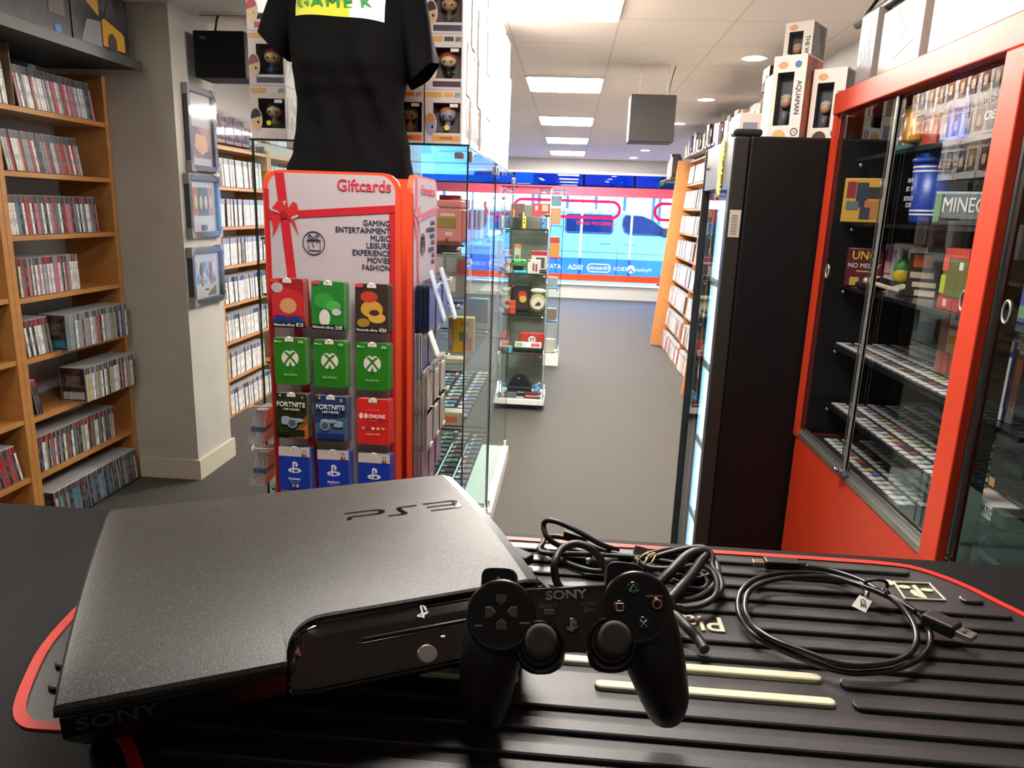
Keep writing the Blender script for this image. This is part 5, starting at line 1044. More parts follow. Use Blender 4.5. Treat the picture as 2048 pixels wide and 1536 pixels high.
def door_pane(x, y0, y1, profile=None, hole=None):
    b = B(); gpane(b, x, x+.004, y0, y1, .981, 1.812, 'x'); d = b.ob('sliding_door', [CG, M('glass_rim', '5a6664', .2)], rc_)
    if profile is not None: B().box(x-.003, x+.007, profile-.006, profile+.006, .981, 1.811, bev=.002).ob('door_profile', M('door_alu', 'a6a49e', .3, .6), d)
    if hole:
        hb = B(); hb.tube([(x-.001, hole[0]+.010*math.cos(k*PI/10), hole[1]+.017*math.sin(k*PI/10)) for k in range(20)], .0022, 6, closed=True); hb.ob('finger_pull', M('pull_ring', 'b8b6b0', .3, .5), d)
    return d
door_pane(RX0+.004, 1.672, 2.01, 1.678, (1.965, 1.425)); door_pane(RX0+.016, 1.264, 1.735, None, (1.315, 1.425)); door_pane(RX0+.004, .50, 1.2, None, (1.165, 1.425))
t = thing('cabinet_lock', 'small chrome lock clipped at the foot of the sliding glass door', 'lock', (RX0-.006, 1.655, .99)); B().box(-.006, .006, -.02, .02, 0, .014, bev=.003).ob('body', CHR, t); B().cyl((-.007, .012, .007), (-.016, .012, .007), .007, n=14).ob('barrel', CHR, t)
t.location = (RX0-.0105, 1.655, .981)
sz = (1.71, 1.55, 1.39, 1.23, 1.07)
GB = M('shelf_black_gloss', '1a1a1d', .2)
for i, z in enumerate(sz):
    if i == 0: b = B(); gpane(b, RX0+.055, RX1-.014, 1.248, RY1-.03, z-.008, z, 'z'); b.ob('shelf', [SHELFG, EDGE()], rc_)
    else: B().box(RX0+.053, RX1-.014, 1.156, RY1-.0275, z-.009, z).ob('shelf', GB, rc_)
    b = B()
    for y in (1.99,): b.ball((RX0+.06, y, z-.018), .006)
    b.ob('shelf_pin', CHR, rc_)
for z in (1.55, 1.38, 1.215, 1.045): B().box(RX0+.02, RX1-.014, RY0+.05, 1.15, z-.009, z).ob('shelf', GB, rc_)
# white-edged posters standing on top
for i, (y0p, y1p, zt, c, lab) in enumerate(((1.93, 2.03, 2.045, '8f8b86', 'far white boxed poster with grey streaks on top of the red cabinet'), (1.68, 1.89, 2.02, '989188', 'white boxed poster with an orange sketch on the red cabinet'), (1.28, 1.64, 2.2, 'f0f0ee', 'blank white sign panel nearest the counter on the red cabinet'))):
    t = thing('poster_box', lab, 'poster', (RX0+.03, (y0p+y1p)/2, 1.8692)); w = (y1p-y0p)/2; h = zt-1.869
    B().box(0, .03, -w, w, 0, h, bev=.001).ob('carton', M('poster_white_%d' % i, c, .4), t)
    if i == 0:
        b = B()
        for k in range(7): b.box(-.0008, 0, -w*.8+k*w*.22, -w*.72+k*w*.22, h*.12, h*(.4+.3*((k*7) % 5)/5))
        b.ob('printed_streak', M('streak_grey', 'b0aeb0', .5), t); B().box(-.0009, 0, -w*.4, w*.5, h*.68, h*.78).ob('printed_red', M('streak_red', 'dcb0b0', .5), t)
    if i == 1: b = B().prism([(.08, h*.95), (.0, h*.5), (-.03, h*.55), (.03, h*.98)], -.0008, 0, 'x').prism([(.02, h*.25), (-.05, h*.5), (-.07, h*.4)], -.0008, 0, 'x'); b.ob('printed_sketch', M('sketch_orange', 'd8b090', .5), t)
# ---- things on its shelves (x depth, y along, facing the aisle = -x)
def shelf_box(x, y, z, w, d, h, col, label, patches=(), ry=0, cat='box', name='game_box', group=None):
    """w along y, d into the cabinet; patches in (y0,y1,z0,z1) fractions seen from the aisle: y0=0 is the far end"""
    t = thing(name, label, cat, (x, y, z+.001), (0, 0, ry), group)
    B().box(0, d, -w/2, w/2, 0, h, bev=.002).ob('carton', M('rc_'+col, col, .35), t)
    by = {}
    for (a, c, z0, z1, cc) in patches: by.setdefault(cc, []).append((a, c, z0, z1))
    for k, (cc, L) in enumerate(by.items()):
        b = B()
        for (a, c, z0, z1) in L: b.box(-.0008-.0002*k, .0002, w/2-c*w, w/2-a*w, z0*h, z1*h)
        b.ob('printed_patch', M('patch_'+cc, cc, .4), t)
    return t
S1, S2, S3, S4, S5 = sz
t = shelf_box(.725, 1.745, S1, .15, .09, .092, '3d7a8a', 'mug box with a teal frame and open front on the glass shelf', [(.12, .88, .12, .86, '4a3a38'), (.3, .5, .3, .75, 'a8988a'), (.15, .28, .12, .3, 'c8d0d4'), (.45, .6, .1, .2, 'd8a83a')], name='mug_box')
B().lathe([(.02, .008), (.024, .015), (.024, .075)], 16, c=(-.004, -.055, 0)).ob('mug', M('mug_orange', 'd89a3a', .3), t); B().tube([(-.02, -.035+.016*math.cos(R(a)), .042+.026*math.sin(R(a))) for a in range(60, 301, 20)], .0045, 6).ob('mug_handle', M('mug_white', 'e8e4da', .3), t)
shelf_box(.725, 1.632, S1, .065, .08, .09, 'a83a34', 'red mug box with pale circles on the glass shelf', [(.2, .75, .3, .6, 'c88a80'), (.3, .7, .7, .9, 'c88a80')], name='mug_box')
t = shelf_box(.728, 1.545, S1, .10, .09, .093, '2457c4', 'bright blue box with a round white sticker on the glass shelf', [(.05, .25, .05, .75, 'b8b4c0'), (.5, .66, .78, .95, 'd8d4dc')])
text('DE', .02, M('ink_sky', '7ab0f0', .4), t, (-.0015, -.03, .045), FACE_XM, 'LEFT', bold=.01)
t = shelf_box(.727, 1.42, S1, .13, .07, .092, '3a3634', 'dark collector box with white block lettering on the glass shelf', [(0, .03, .1, 1, '6a6870'), (.3, .45, .75, .95, 'b89a3a'), (.5, .62, .6, .95, '2a3444')])
text('ASSASSIN\'S', .021, M('ink_white', 'd8dadc', .4), t, (-.0022, .03, .055), FACE_XM, 'LEFT', bold=.012, sx=.75); text('CREED', .021, M('ink_white', 'd8dadc', .4), t, (-.0022, .01, .03), FACE_XM, 'LEFT', bold=.012, sx=.9)
shelf_box(.727, 1.305, S1, .085, .06, .094, 'b8342a', 'red box with a pale round picture beside the dark collector box', [(.35, .9, .2, .8, 'a89a92'), (.1, .3, .45, .6, 'e0a090'), (.1, .5, .8, 1., '3a3434')])
shelf_box(.733, 1.955, S2, .095, .025, .108, 'c89a3e', 'ochre game case with red and blue figures on the second shelf', ry=R(62), patches=[(.08, .3, .55, .92, '8a2a28'), (.32, .6, .35, .9, '2a3448'), (.1, .4, .28, .48, '5a6a74'), (.55, .85, .1, .5, 'b0703a'), (.6, .95, .55, .8, '2f2a30'), (.45, .7, .08, .34, '3a3444'), (.85, 1., .86, .94, 'd8d4cc')], name='game_case_big', cat='game case')
t = thing('travel_cup', 'blue lidded cup with white stripes and lettering on the second shelf', 'cup', (.778, 1.70, S2+.001)); BL = M('cup_blue', '1f3f9e', .35)
B().lathe([(.032, 0), (.036, .01), (.042, .128)], 28).ob('cup', BL, t); B().lathe([(.0455, .1285), (.0455, .137), (.041, .139), (.04, .147), (.037, .148)], 28).ob('lid', M('cup_lid_blue', '2a55c4', .3), t)
b = B()
for z in (.018, .026, .108, .117):
    rr = .0364+(z-.01)*.0508; b.lathe([(rr, z), (rr+.0003, z+.0045)], 28)
b.ob('stripe', M('cup_white', 'd6d8e0', .4), t)
for s, z, yy in (('FANS', .092, .012), ('EST. 83', .074, .012), ('SCHOOL', .054, .014), ('CLUB', .04, .012)): text(s, .014, M('cup_white', 'd6d8e0', .4), t, (-.039-.00045*(z*100-4), -.0+yy, z), FACE_XM, 'CENTER', bold=.015, sx=.8)
t = shelf_box(.755, 1.45, S2, .15, .08, .062, '4f5254', 'grey game box with big white block lettering on the second shelf', ry=R(55), patches=[(0, .07, .08, .92, '6a9a6a'), (0, 1, .93, 1, 'a8bcc8')]); B().box(-.0018, .0002, -.07, .06, .012, .058).ob('title_plate', M('title_plate', '6a6c6e', .4), t); text('MINECRAFT', .038, M('ink_white', 'd8dadc', .4), t, (-.0025, .062, .036), FACE_XM, 'LEFT', bold=.02, sx=.62)
t = shelf_box(.755, 1.945, S3, .085, .05, .096, '5a1c22', 'dark red card game box with yellow title lettering on the third shelf', ry=R(66), patches=[(.1, .9, .02, .2, '2a3a5a'), (.15, .4, .02, .24, 'c8a040'), (.55, .75, .03, .25, 'b0b8c0'), (.3, .8, .38, .42, 'b89080')])
text('UNO', .03, M('ink_gold', 'd8b23c', .4), t, (-.002, 0, .077), FACE_XM, 'CENTER', bold=.02, sx=.9); text('NO MERCY', .0165, M('ink_bone', 'd8d0c4', .4), t, (-.002, 0, .052), FACE_XM, 'CENTER', bold=.016, sx=.9)
t = thing('handheld_console', 'small cream and black handheld device lying at the third shelf edge', 'console', (.757, 1.80, S3+.016), (R(8), R(-12), R(22))); B().box(-.02, .02, -.055, .055, 0, .010, bev=.003).ob('body', M('device_cream', 'cfc4a8', .4), t); B().box(-.016, .016, -.03, .035, .0101, .0108).ob('screen', M('device_screen', '201c1a', .2), t)
t = thing('sunglasses_case', 'flat black case lying in front of the dark red card game', 'case', (.738, 1.865, S3+.001)); B().box(-.015, .03, -.045, .045, 0, .016, bev=.006).ob('body', M('btn_black', '1c1c20', .3), t)
shelf_box(.818, 1.92, S3, .055, .02, .11, 'b04a6a', 'pink blister pack with pale figures on the third shelf', [(.1, .9, .0, .3, 'c8b8b0'), (.1, .6, .35, .6, 'd89aa8'), (.2, .8, .8, .95, '4a5a9a')], R(50), name='blister_pack')
t = shelf_box(.812, 1.845, S3, .062, .02, .115, '9a9aa4', 'blister pack holding a green and yellow round toy on the third shelf', ry=R(55), patches=[(.0, 1, .84, .97, 'd8d4d0'), (.7, 1., .4, .95, 'a83a3a')], name='blister_pack'); B().ball((-.008, .0, .05), .024, 0, sc=(.6, 1, 1.25)).ball((-.010, .0, .040), .024, 1, sc=(.6, .98, .95)).ob('toy', [M('toy_green', '3f8a3a', .35), M('toy_yellow', 'cfae2c', .35)], t); B().ball((-.012, .012, .09), .008, sc=(.5, 1, 2)).ball((-.012, -.012, .09), .008, sc=(.5, 1, 2)).ob('ear', M('toy_pale', 'c8ccd4', .35), t)
shelf_box(.80, 1.72, S3, .07, .035, .11, '3a302c', 'dark box with an orange burst and cream zigzags on the third shelf', ry=R(50), patches=[(.15, .75, .6, .85, 'd0672c'), (.1, .8, .38, .5, 'c8b8a0'), (.2, .9, .2, .3, 'd0c0a8'), (.3, .9, .02, .14, 'c8b8a0'), (.0, .5, .88, 1, 'd8d4d0')])
shelf_box(.742, 1.475, S3, .09, .05, .118, '6a6a3c', 'game box with red bands and an olive picture on the third shelf', [(0, 1, .84, 1, 'c03a30'), (0, 1, 0, .22, 'a8342c'), (.0, .25, .62, .84, 'd05a4a'), (.0, .2, .25, .55, 'b8c43a'), (.25, .4, .05, .16, 'e0c8b8'), (.7, .85, .66, .78, 'e0dcd4'), (.4, 1., .22, .27, '3f7a3a')])
shelf_box(.775, 1.385, S3, .07, .05, .11, '7a5a50', 'brown game box next to the red-banded box at the post', [(.2, .8, .3, .8, '9a8070')])
shelf_box(.82, 1.585, S4+.007, .09, .02, .125, '8a6a5a', 'clear-fronted figure pack with red and tan parts leaning by the post', [(.1, .9, .05, .4, 'b04a3a'), (.3, .7, .4, .8, 'c8a088'), (.35, .6, .55, .7, 'b89a2c'), (.3, .9, .86, .98, 'd8d4d0')], R(14), name='figure_pack')
# dark stacks on the shelf backs
for i, (y, z, w, h) in enumerate(((1.45, S2, .12, .1), (1.60, S3, .14, .09), (1.42, S3, .1, .12))):
    for k in range(4): shelf_box(.96, y, z+k*.0205, w, .09, .02, ('4a4a4c', '6a6a68', '3a3a3c', '7a7868')[(k+i) % 4], f'dim stacked case, {("bottom","second","third","top")[k]} of the {ordn(i)} stack at the cabinet back', group='dim stacked cases at the cabinet back', name='game_case', cat='game case')
# ---- small cartridges laid in rows on the three lowest boards
GCOL = ['e0dcd8', 'd0ccd0', 'e8e8e8', 'b05a4a', '5a80c0', 'b4ba7a', 'd0b480', '8a8e98', '9a86a0', 'c8d0d8', '5a4a48', 'd8c8b8']
def small_cart(x, y, z, i, lab, grp):
    c = rnd.choice(GCOL); key = ('cart', c)
    if key not in CASE:
        b = B(); b.box(-.019, .019, -.0125, .0125, 0, .006, 0, bev=.001, seg=1); b.box(-.002, .016, -.0105, .0105, .0055, .0064, 1); b.box(-.0185, -.004, -.012, .010, .0055, .0068, 2)
        CASE[key] = b.mesh('game_cartridge', [M('cart_grey', '4c4c50', .45), M('cart_art_'+c, c, .45, var=(120, tuple(q*.6 for q in hexc(c)), .4, .65)), M('cart_sticker', 'dcdad8', .5)])
    tag(link('game_cartridge', CASE[key], None, (x, y, z), (0, 0, rnd.uniform(-.05, .05))), lab, 'game cartridge', grp)
for li, (z, cols_, rows_, x0c, y0c) in enumerate(((S4, 5, 21, .745, 1.39), (S5, 6, 22, .745, 1.335), (.972, 4, 16, .735, 1.50))):
    for r_ in range(rows_):
        for c_ in range(cols_):
            if li == 0 and r_ > rows_-1: continue
            small_cart(x0c+.0465*c_, y0c+.0292*r_, z+.0008, 0, f'small game cartridge, {ordn(r_)} row from post, {ordn(c_)} from glass, {("upper","middle","lowest")[li]} cartridge board', f'cartridges on the {("upper","middle","lowest")[li]} board of the red cabinet')
# ---- near bay of the cabinet, at the picture's edge
t = shelf_box(.785, 1.27, 1.39, .14, .05, .144, '3a4a8a', 'big blue console game box with a yellow band at the picture edge', [(0, 1, .84, 1, 'c2c6c8'), (0, 1, .72, .84, 'c8b83a'), (.3, 1, .2, .7, '4a5a8a'), (.45, 1, .02, .2, 'a89a3a'), (.1, .25, .06, .2, '5a8a6a'), (.3, .5, .3, .65, '8a8a5a')]); text('PS4', .016, M('ink_grey', '8a9098', .4), t, (-.0022, .01, .132), FACE_XM, 'LEFT', bold=.01); text('Tour de', .022, M('ink_pale2', 'b8c4d8', .4), t, (-.0022, .01, .095), FACE_XM, 'LEFT'); text('France', .022, M('ink_pale2', 'b8c4d8', .4), t, (-.0022, .015, .072), FACE_XM, 'LEFT')
for i in range(4):
    th = .014; t = thing('game_case', f'blue-topped console game case, {ordn(i)} from the post on the near bay shelf', 'game case', (.742+.003*i, 1.325-.025*i-.012*(i > 1), 1.231), (0, 0, R(12)), 'blue-topped cases in the near bay')
    B().box(0, .11, -th/2, th/2, 0, .142, bev=.001).ob('case', M('ps_case', '27418f', .25), t); c = ('a8a4a0', '3a3a40', 'd8d6d2', 'b83038')[i]
    b = B().box(-.0008, .0002, -th*.4, th*.4, .006, .108, 0).box(-.0009, .0002, -th*.3, th*.3, .118, .135, 1); b.ob('spine_print', [M('ps_spine_%d' % i, c, .4), M('ps_mark', 'c8d0e8', .4)], t); B().box(-.0012, .0002, -th*.5, th*.5, .0, .02).ob('price_tag', M('white_tag2', 'e8e6e2', .5), t)
t = shelf_box(.752, 1.175, 1.23, .03, .014, .145, '4a6a72', 'console game case showing its misty green cover in the near bay', [(0, 1, .84, 1, '2a55b8'), (.1, .8, .3, .75, '8aa090'), (.5, .9, .05, .3, '4a5a5a')], name='game_case', cat='game case'); t.rotation_euler = (0, 0, R(12))
t = shelf_box(.77, 1.23, 1.098, .13, .03, .12, '1b1b1c', 'large black collector game box with a blue top strip in the near bay', [(0, .5, .86, 1, '2a3a78'), (.5, 1., .86, 1, '2a6ab0'), (.25, .7, .38, .5, '3a4030'), (.05, .18, .04, .17, 'c89a6a'), (.5, .95, .02, .06, '5a5a5c')]); text('PS4', .014, M('ink_pale2', 'b8c4d8', .4), t, (-.0022, .045, .111), FACE_XM, 'LEFT', bold=.01)
t = thing('game_box', 'white flat game box with black title lettering lying in the near bay', 'box', (.726, 1.225, 1.071)); B().box(0, .2, -.03, .055, 0, .026, bev=.001).ob('carton', M('ow_white', 'd8d4d0', .4), t); text('OVERWATCH', .019, M('ink_dark2', '2a2a34', .5), t, (-.0006, .052, .013), FACE_XM, 'LEFT', bold=.012, sx=.82)
B().box(0, .18, -.068, -.032, 0, .024, bev=.001).ob('game_box', M('rc_1b1b1c', '1b1b1c', .35), None, (.726, 1.225, 1.071))
o = bpy.data.objects[[n for n in bpy.data.objects.keys() if n.startswith('game_box')][-1]]
for o in bpy.data.objects:
    if o.name.startswith('game_box') and o.type == 'MESH' and not o.parent: tag(o, 'black flat game box lying beside the white lettered box', 'box')
t = thing('game_box', 'dark blue rounded case on the floor of the near bay', 'case', (.74, 1.2, .973)); B().box(0, .14, -.05, .05, 0, .06, bev=.02).ob('carton', M('case_navy', '1f2f5a', .4), t)
for r_ in range(2):
    for c_ in range(3): pop_box(.90, .72+.13*c_, 1.551+.0+r_*.127, f'dim figure box, {ordn(c_)} along, {("lower","upper")[r_]} row in the near cabinet bay', '', '8a5a4a', '3a3430', '5a4a3a', '8a7a6a', 'figure boxes in the near cabinet bay', rot=-PI/2, w=.11, d=.09, h=.125)
# ================================================================ COUNTER, MAT, CONSOLE, CONTROLLER, CABLES
CTZ = 1.212; MB_ = 1.217; MT = 1.221
ct = thing('counter', 'black shop counter in the foreground carrying the console', 'counter')
B().box(-1.3, .64, -.1, .722, CTZ-.04, CTZ-.0005, bev=.003).ob('counter_top', M('counter_black', '121213', .6, spec=.12), ct)
B().box(-1.28, .62, .62, .70, 0, CTZ-.0405).box(-1.28, -1.24, -.08, .619, 0, CTZ-.0405).box(.58, .62, -.08, .619, 0, CTZ-.0405).ob('front_panel', M('counter_panel', '3a3a3c', .6), ct)
mat_ = thing('counter_mat', 'ridged black rubber console mat with a red outline on the counter', 'mat')
OUTER = [(-.33, .703), (-.2, .7035), (0, .7035), (.15, .7035), (.27, .7035), (.335, .702), (.365, .694), (.392, .668), (.412, .632), (.44, .58), (.47, .52), (.492, .45), (.492, .37), (.46, .338), (.36, .332), (.2, .332), (0, .332), (-.14, .332), (-.198, .3325), (-.228, .3385), (-.243, .3495), (-.256, .364), (-.270, .3765), (-.286, .3795), (-.318, .3775), (-.335, .3795), (-.351, .394), (-.368, .427), (-.382, .463), (-.391, .51), (-.395, .56), (-.392, .62), (-.378, .675), (-.357, .697)]
def offset(poly, d):
    n = len(poly); out = []
    for i in range(n):
        p0, p1, p2 = Vector(poly[i-1]), Vector(poly[i]), Vector(poly[(i+1) % n])
        a = (p1-p0).normalized(); c = (p2-p1).normalized(); na = Vector((-a.y, a.x)); nc = Vector((-c.y, c.x)); m = (na+nc)
        m = m/max(.35, m.length_squared)*2 if m.length > 1e-4 else na
        out.append(tuple(p1 + m*d*.5*1.0))
    return out
SM = [tuple(p)[:2] for p in spline([(x, y, 0) for x, y in OUTER], 3, True)]
BR = M('mat_rubber', '29282a', .42, bump=(900, .12, .0008), spec=.7)
MR_ = M('mat_red', 'c8281c', .5)
inn = offset(SM, -.0148)
B().prism([(-.46, .715), (-.46, .245), (.62, .245), (.62, .715)], CTZ, MB_, 'z').ob('base_sheet', M('mat_border', '131314', .6, spec=.14), mat_)
B().prism([(p[0], p[1]) for p in inn], MB_, MB_+.0004, 'z').ob('ridged_pad', BR, mat_)
b = B(); n = len(SM); v = [[b.bm.verts.new((p[0], p[1], z)) for p in q] for z in (MB_, MB_+.0016) for q in (SM, inn)]
for k in range(n):
    j = (k+1) % n
    for a, c in ((2, 3), (0, 2), (3, 1)): b.bm.faces.new((v[a][k], v[a][j], v[c][j], v[c][k]))
b.ob('red_outline', MR_, mat_)
def inside(x, y, poly):
    r = False; n = len(poly)
    for i in range(n):
        (x1, y1), (x2, y2) = poly[i], poly[i-1]
        if (y1 > y) != (y2 > y) and x < (x2-x1)*(y-y1)/(y2-y1)+x1: r = not r
    return r
inn2 = offset(SM, -.0265)
def ridge(b, x0, x1, y, w=.0115, z0=MB_, z1=MT, m=0):
    r = w/2
    def row(z, k): return [(x1-r+r*k*math.cos(R(a)), y+r*k*math.sin(R(a)), z) for a in range(-90, 91, 30)]+[(x0+r+r*k*math.cos(R(a)), y+r*k*math.sin(R(a)), z) for a in range(90, 271, 30)]
    b.loft([row(z0, 1), row(z1-.0008, 1), row(z1, .8)], m, smooth=False)
rb_ = B(); y = .277
ZONES = [(-.16, .158, .545, .578), (.298, .368, .624, .670), (-.12, .209, .452, .506)]
while y < .69:
    xs = [k*.004 for k in range(-100, 126)]; run = None
    for x in xs+[9]:
        ok = x < 9 and inside(x, y, inn2) and inside(x, y+.006, inn2) and inside(x, y-.006, inn2) and not any(a-.004 < x < c+.004 and z0-.004 < y < z1+.004 for a, c, z0, z1 in ZONES)
        if ok and run is None: run = x
        if not ok and run is not None:
            if px_-run > .02: ridge(rb_, run, px_, y)
            run = None
        px_ = x
    y += .0237
rb_.ob('ridge_pattern', BR, mat_)
CW_ = M('mat_cream', 'd2cdb0', .5)
b = B(); ridge(b, -.1, .204, .4945, .0085, m=0); ridge(b, .035, .2045, .4665, .0085); ridge(b, -.094, -.02, .4665, .0085); b.ob('cream_bar', CW_, mat_)
o = text('PlayStation', .032, CW_, mat_, (.147, .5615, MB_+.001), (0, 0, PI), 'LEFT', .0011, .006)
b = B(); fr_ = [(.322, .628), (.3585, .630), (.3585, .661), (.325, .659)]; q = [Vector((*p, MB_+.0014)) for p in fr_]; b.tube(q, .0013, 6, closed=True, smooth=False)
b.prism([(.3395, .632), (.3435, .6315), (.3435, .656), (.3395, .655)], MB_, MB_+.0016); b.prism([(.3395, .6315), (.334, .635), (.3325, .642), (.335, .646), (.338, .645), (.3385, .638)], MB_, MB_+.0016)
b.prism(el(.331, .651, .006, .0032, 12), MB_, MB_+.0015); b.prism(el(.3505, .648, .006, .003, 12), MB_, MB_+.0015); b.ob('logo_print', CW_, mat_)
B().lathe([(.0052, MB_), (.0052, MB_+.0016), (.0045, MB_+.002)], 20, c=(.3195, .6575, 0)).ob('round_mark', CW_, mat_)
# ================================================================ GAME CONSOLE
PSH = M('console_shell', '1b1a18', .39, var=(700, '423e35', .5, .68), bump=(1500, .25, .0006), spec=.52); PG = M('console_gloss', '0a0a0b', .08, coat=.3); PB = M('console_body', '101012', .3)
ps = thing('game_console', 'matte dark grey flat game console lying on the ridged mat', 'game console', (-.261, .317, MT), (0, 0, .462)); W_ = .299
def topz(y): # arched lid
    k = max(0, min(1, y/.258)); return .0628+.0105*math.sin(PI*(k**.8))**.8+.0105*k
def prof(gl, x):
    """outline of the lid at a station: from the front lip over the arch to the back; gl = how far the glossy bay cuts in"""
    g = .034*gl; p = []
    p.append((g+.0012, .0565)); p.append((g+.0001, .0592)); p.append((g+.0004, topz(g)-.0009)); p.append((g+.0022, topz(g+.002)))
    for k in range(1, 16): y = g+.0022+(.249-g-.0022)*k/15; p.append((y, topz(y)))
    p += [(.257, topz(.249)-.004), (.262, .058), (.262, .047)]; return p
st_ = [0, .002, .006]+[.02+.012*k for k in range(9)]+[.1205, .1207, .1212, .122, .123, .1245, .1265, .129, .132, .136, .141, .146, .155]+[.17+.012*k for k in range(10)]+[.286, .290, W_]
def glx(x):
    if x < .1205: return 0
    if x > .146: return 1
    k = (x-.1205)/.0255; return math.sqrt(max(0, 1-(1-k)**2))
rows = []
for x in st_:
    ins = .0 if .006 <= x <= W_-.006 else (.0025 if x in (0, W_) else .0006); rows.append([(x, y+(ins if i < 4 else (-ins if i > 18 else 0)), z-(ins*1.2 if i not in (0, len(prof(0, 0))-1) else 0)) for i, (y, z) in enumerate(prof(glx(x), x))])
b = B(); b.loft(rows, smooth=True); lid = b.ob('lid_shell', PSH, ps)
for p in lid.data.polygons: p.use_smooth = True
lid.data.set_sharp_from_angle(angle=R(14))
# lower body, set back under the lid
b = B(); b.loft([[(x, y+(.035 if x > .12 and z > .03 and y < .05 else 0), z) for y, z in ((.052, .0), (.048, .004), (.016, .030), (.003, .042), (.0006, .056), (.0012, .0566), (.05, .0568), (.12, .0569), (.255, .0465), (.252, .02), (.248, .004), (.24, 0))] for x in (.003, .1199, .1201, W_-.003)], smooth=False); b.ob('lower_body', PB, ps)
# glossy bay with disc slot
b = B(); rows = []
xs = [.1206, .1212, .122, .1235, .126, .130, .135, .141, .146, .158, .18, .2, .22, .24, .26, .28, W_-.002]
for x in xs:
    g = glx(x); 
    rows.append([(x, .0345*g+.0002, .0400), (x, .0345*g+.0002, topz(.034*g)-.0016), (x, .0335*g, topz(.034)-.0045*g-.0016), (x, .026*g, .0618), (x, .018*g, .0570), (x, .009*g-.001, .0517), (x, .0015*g-.002, .0476), (x, -.0030*g-.0015, .0452), (x, -.0040*g-.001, .0425), (x, -.001*g, .0395), (x, .006*g, .0395)])
b.loft(rows, smooth=False); bay = b.ob('glossy_bay', PG, ps)
bm2 = bmesh.new(); bm2.from_mesh(bay.data)
bmesh.ops.bevel(bm2, geom=[e for e in bm2.edges if e.is_manifold and e.calc_face_angle(0) > .3], offset=.0012, segments=2, affect='EDGES'); bm2.to_mesh(bay.data); bm2.free()
slot = [(.168, .0195, .0578), (.292, .0195, .0578)]
B().tube(slot, .0013, 8, smooth=True).ob('disc_slot', M('slot_black', '030303', .5), ps)
B().tube([(.165, .0175, .0570), (.168, .0172, .0568), (.29, .0172, .0568)], .0003, 5).ob('slot_edge', M('slot_edge', '2c2c2e', .2), ps)
def inlay(polys, name, mat, zf, parent=ps, sub=True, up=.0004):
    b = B()
    for P in polys:
        vs = [b.bm.verts.new((x, y, zf(x, y)+up)) for x, y in P]; b.bm.faces.new(vs)
    return b.ob(name, mat, parent)
def bar(p, q, w): # thin quad strip in the lid's plane, split for curvature
    p, q = Vector(p), Vector(q); d = (q-p).normalized(); n = Vector((-d.y, d.x))*w/2; return [tuple(p+n), tuple(p-n), tuple(q-n), tuple(q+n)]
tz = lambda x, y: topz(y)
LOG = [bar((.183, .1745), (.206, .1745), .0016), [(.206, .1753), (.206, .1737), (.2105, .1722), (.2115, .170), (.2105, .1678), (.206, .1665), (.206, .1649), (.2125, .1655), (.2158, .168), (.216, .1712), (.213, .1742)], bar((.189, .1657), (.206, .1657), .0016), [(.189, .1665), (.189, .1649), (.1872, .164), (.1868, .1605), (.1830, .1605), (.1836, .1642), (.1858, .166)],
       bar((.2165, .1585), (.226, .1585), .0016), [(.226, .1593), (.226, .1577), (.2315, .1582), (.2335, .1602), (.2318, .164), (.2305, .1705), (.2312, .1725), (.2345, .1730), (.2345, .1746), (.228, .1738), (.2262, .1712), (.227, .166), (.2285, .1618), (.2285, .1598)], bar((.2345, .1738), (.2445, .1738), .0016),
       bar((.250, .1745), (.2725, .1745), .0016), [(.2725, .1753), (.2725, .1737), (.2758, .1726), (.277, .1705), (.2758, .1684), (.2725, .1672), (.2725, .166), (.2775, .1655), (.281, .1672), (.2818, .170), (.281, .1732), (.277, .175)], bar((.2515, .1664), (.2725, .1664), .0016), [(.2725, .1655), (.2768, .1645), (.2775, .162), (.2765, .1602), (.2725, .1592), (.2725, .1576), (.279, .1582), (.2818, .1612), (.282, .164), (.2805, .1665), (.277, .1668)], bar((.2530, .1584), (.2725, .1584), .0016)]
lg = inlay(LOG, 'logo_inlay', M('inlay_gloss', '17161a', .06, spec=.8), tz)
# front badge, eject button and writing
PSW = M('badge_white', 'd6d6d0', .35)
def slope(x, y): return .0605-.003+(y-.022)/.0125*.0105 if y > .022 else .0575
b = B()
for pts in (((-.0009, -.004), (.0006, -.0045), (.0006, .006), (-.0009, .0055)), ((.0006, .006), (.003, .0045), (.0036, .002), (.0024, .0006), (.0018, .002), (.0014, .0042), (.0006, .0046)), ((-.0009, -.0035), (-.004, -.0026), (-.0042, -.0014), (-.0009, -.0002), (-.0009, -.0014), (-.0025, -.002), (-.0009, -.0024)), ((.0006, -.0026), (.0024, -.0018), (.004, -.0008), (.0036, .0006), (.0006, -.0004), (.0006, -.0014), (.0022, -.0012), (.0006, -.0018))):
    vs = [b.bm.verts.new((.2105+px, .0285+pz*.82, .0638+pz*.5+.0003)) for px, pz in pts]; b.bm.faces.new(vs)
b.ob('front_badge', PSW, ps)
t_ = Matrix.Translation((.207, .0035, .0488)) @ Matrix.Rotation(R(30), 4, 'X')
b = B().lathe([(.0066, 0), (.0066, .0008), (.0058, .0012)], 28); b.xf(t_); b.ob('eject_button', M('eject_silver', '6a6864', .2, .6), ps)
B().box(.2185, .2212, .011, .0125, .0532, .0545).ob('indicator', PSW, ps)
text('SONY', .0105, M('sony_grey', '3c3a3a', .4), ps, (.010, .0004, .0505), (R(90), 0, 0), 'LEFT', .0002, .02, sx=1.45)
b = B()
for x in (.04, .25): b.cyl((x, .08, -.0005+.0006), (x, .08, .001), .008).cyl((x, .2, .0001), (x, .2, .001), .008)
b.ob('rubber_foot', M('cable_black', '161514', .45), ps)
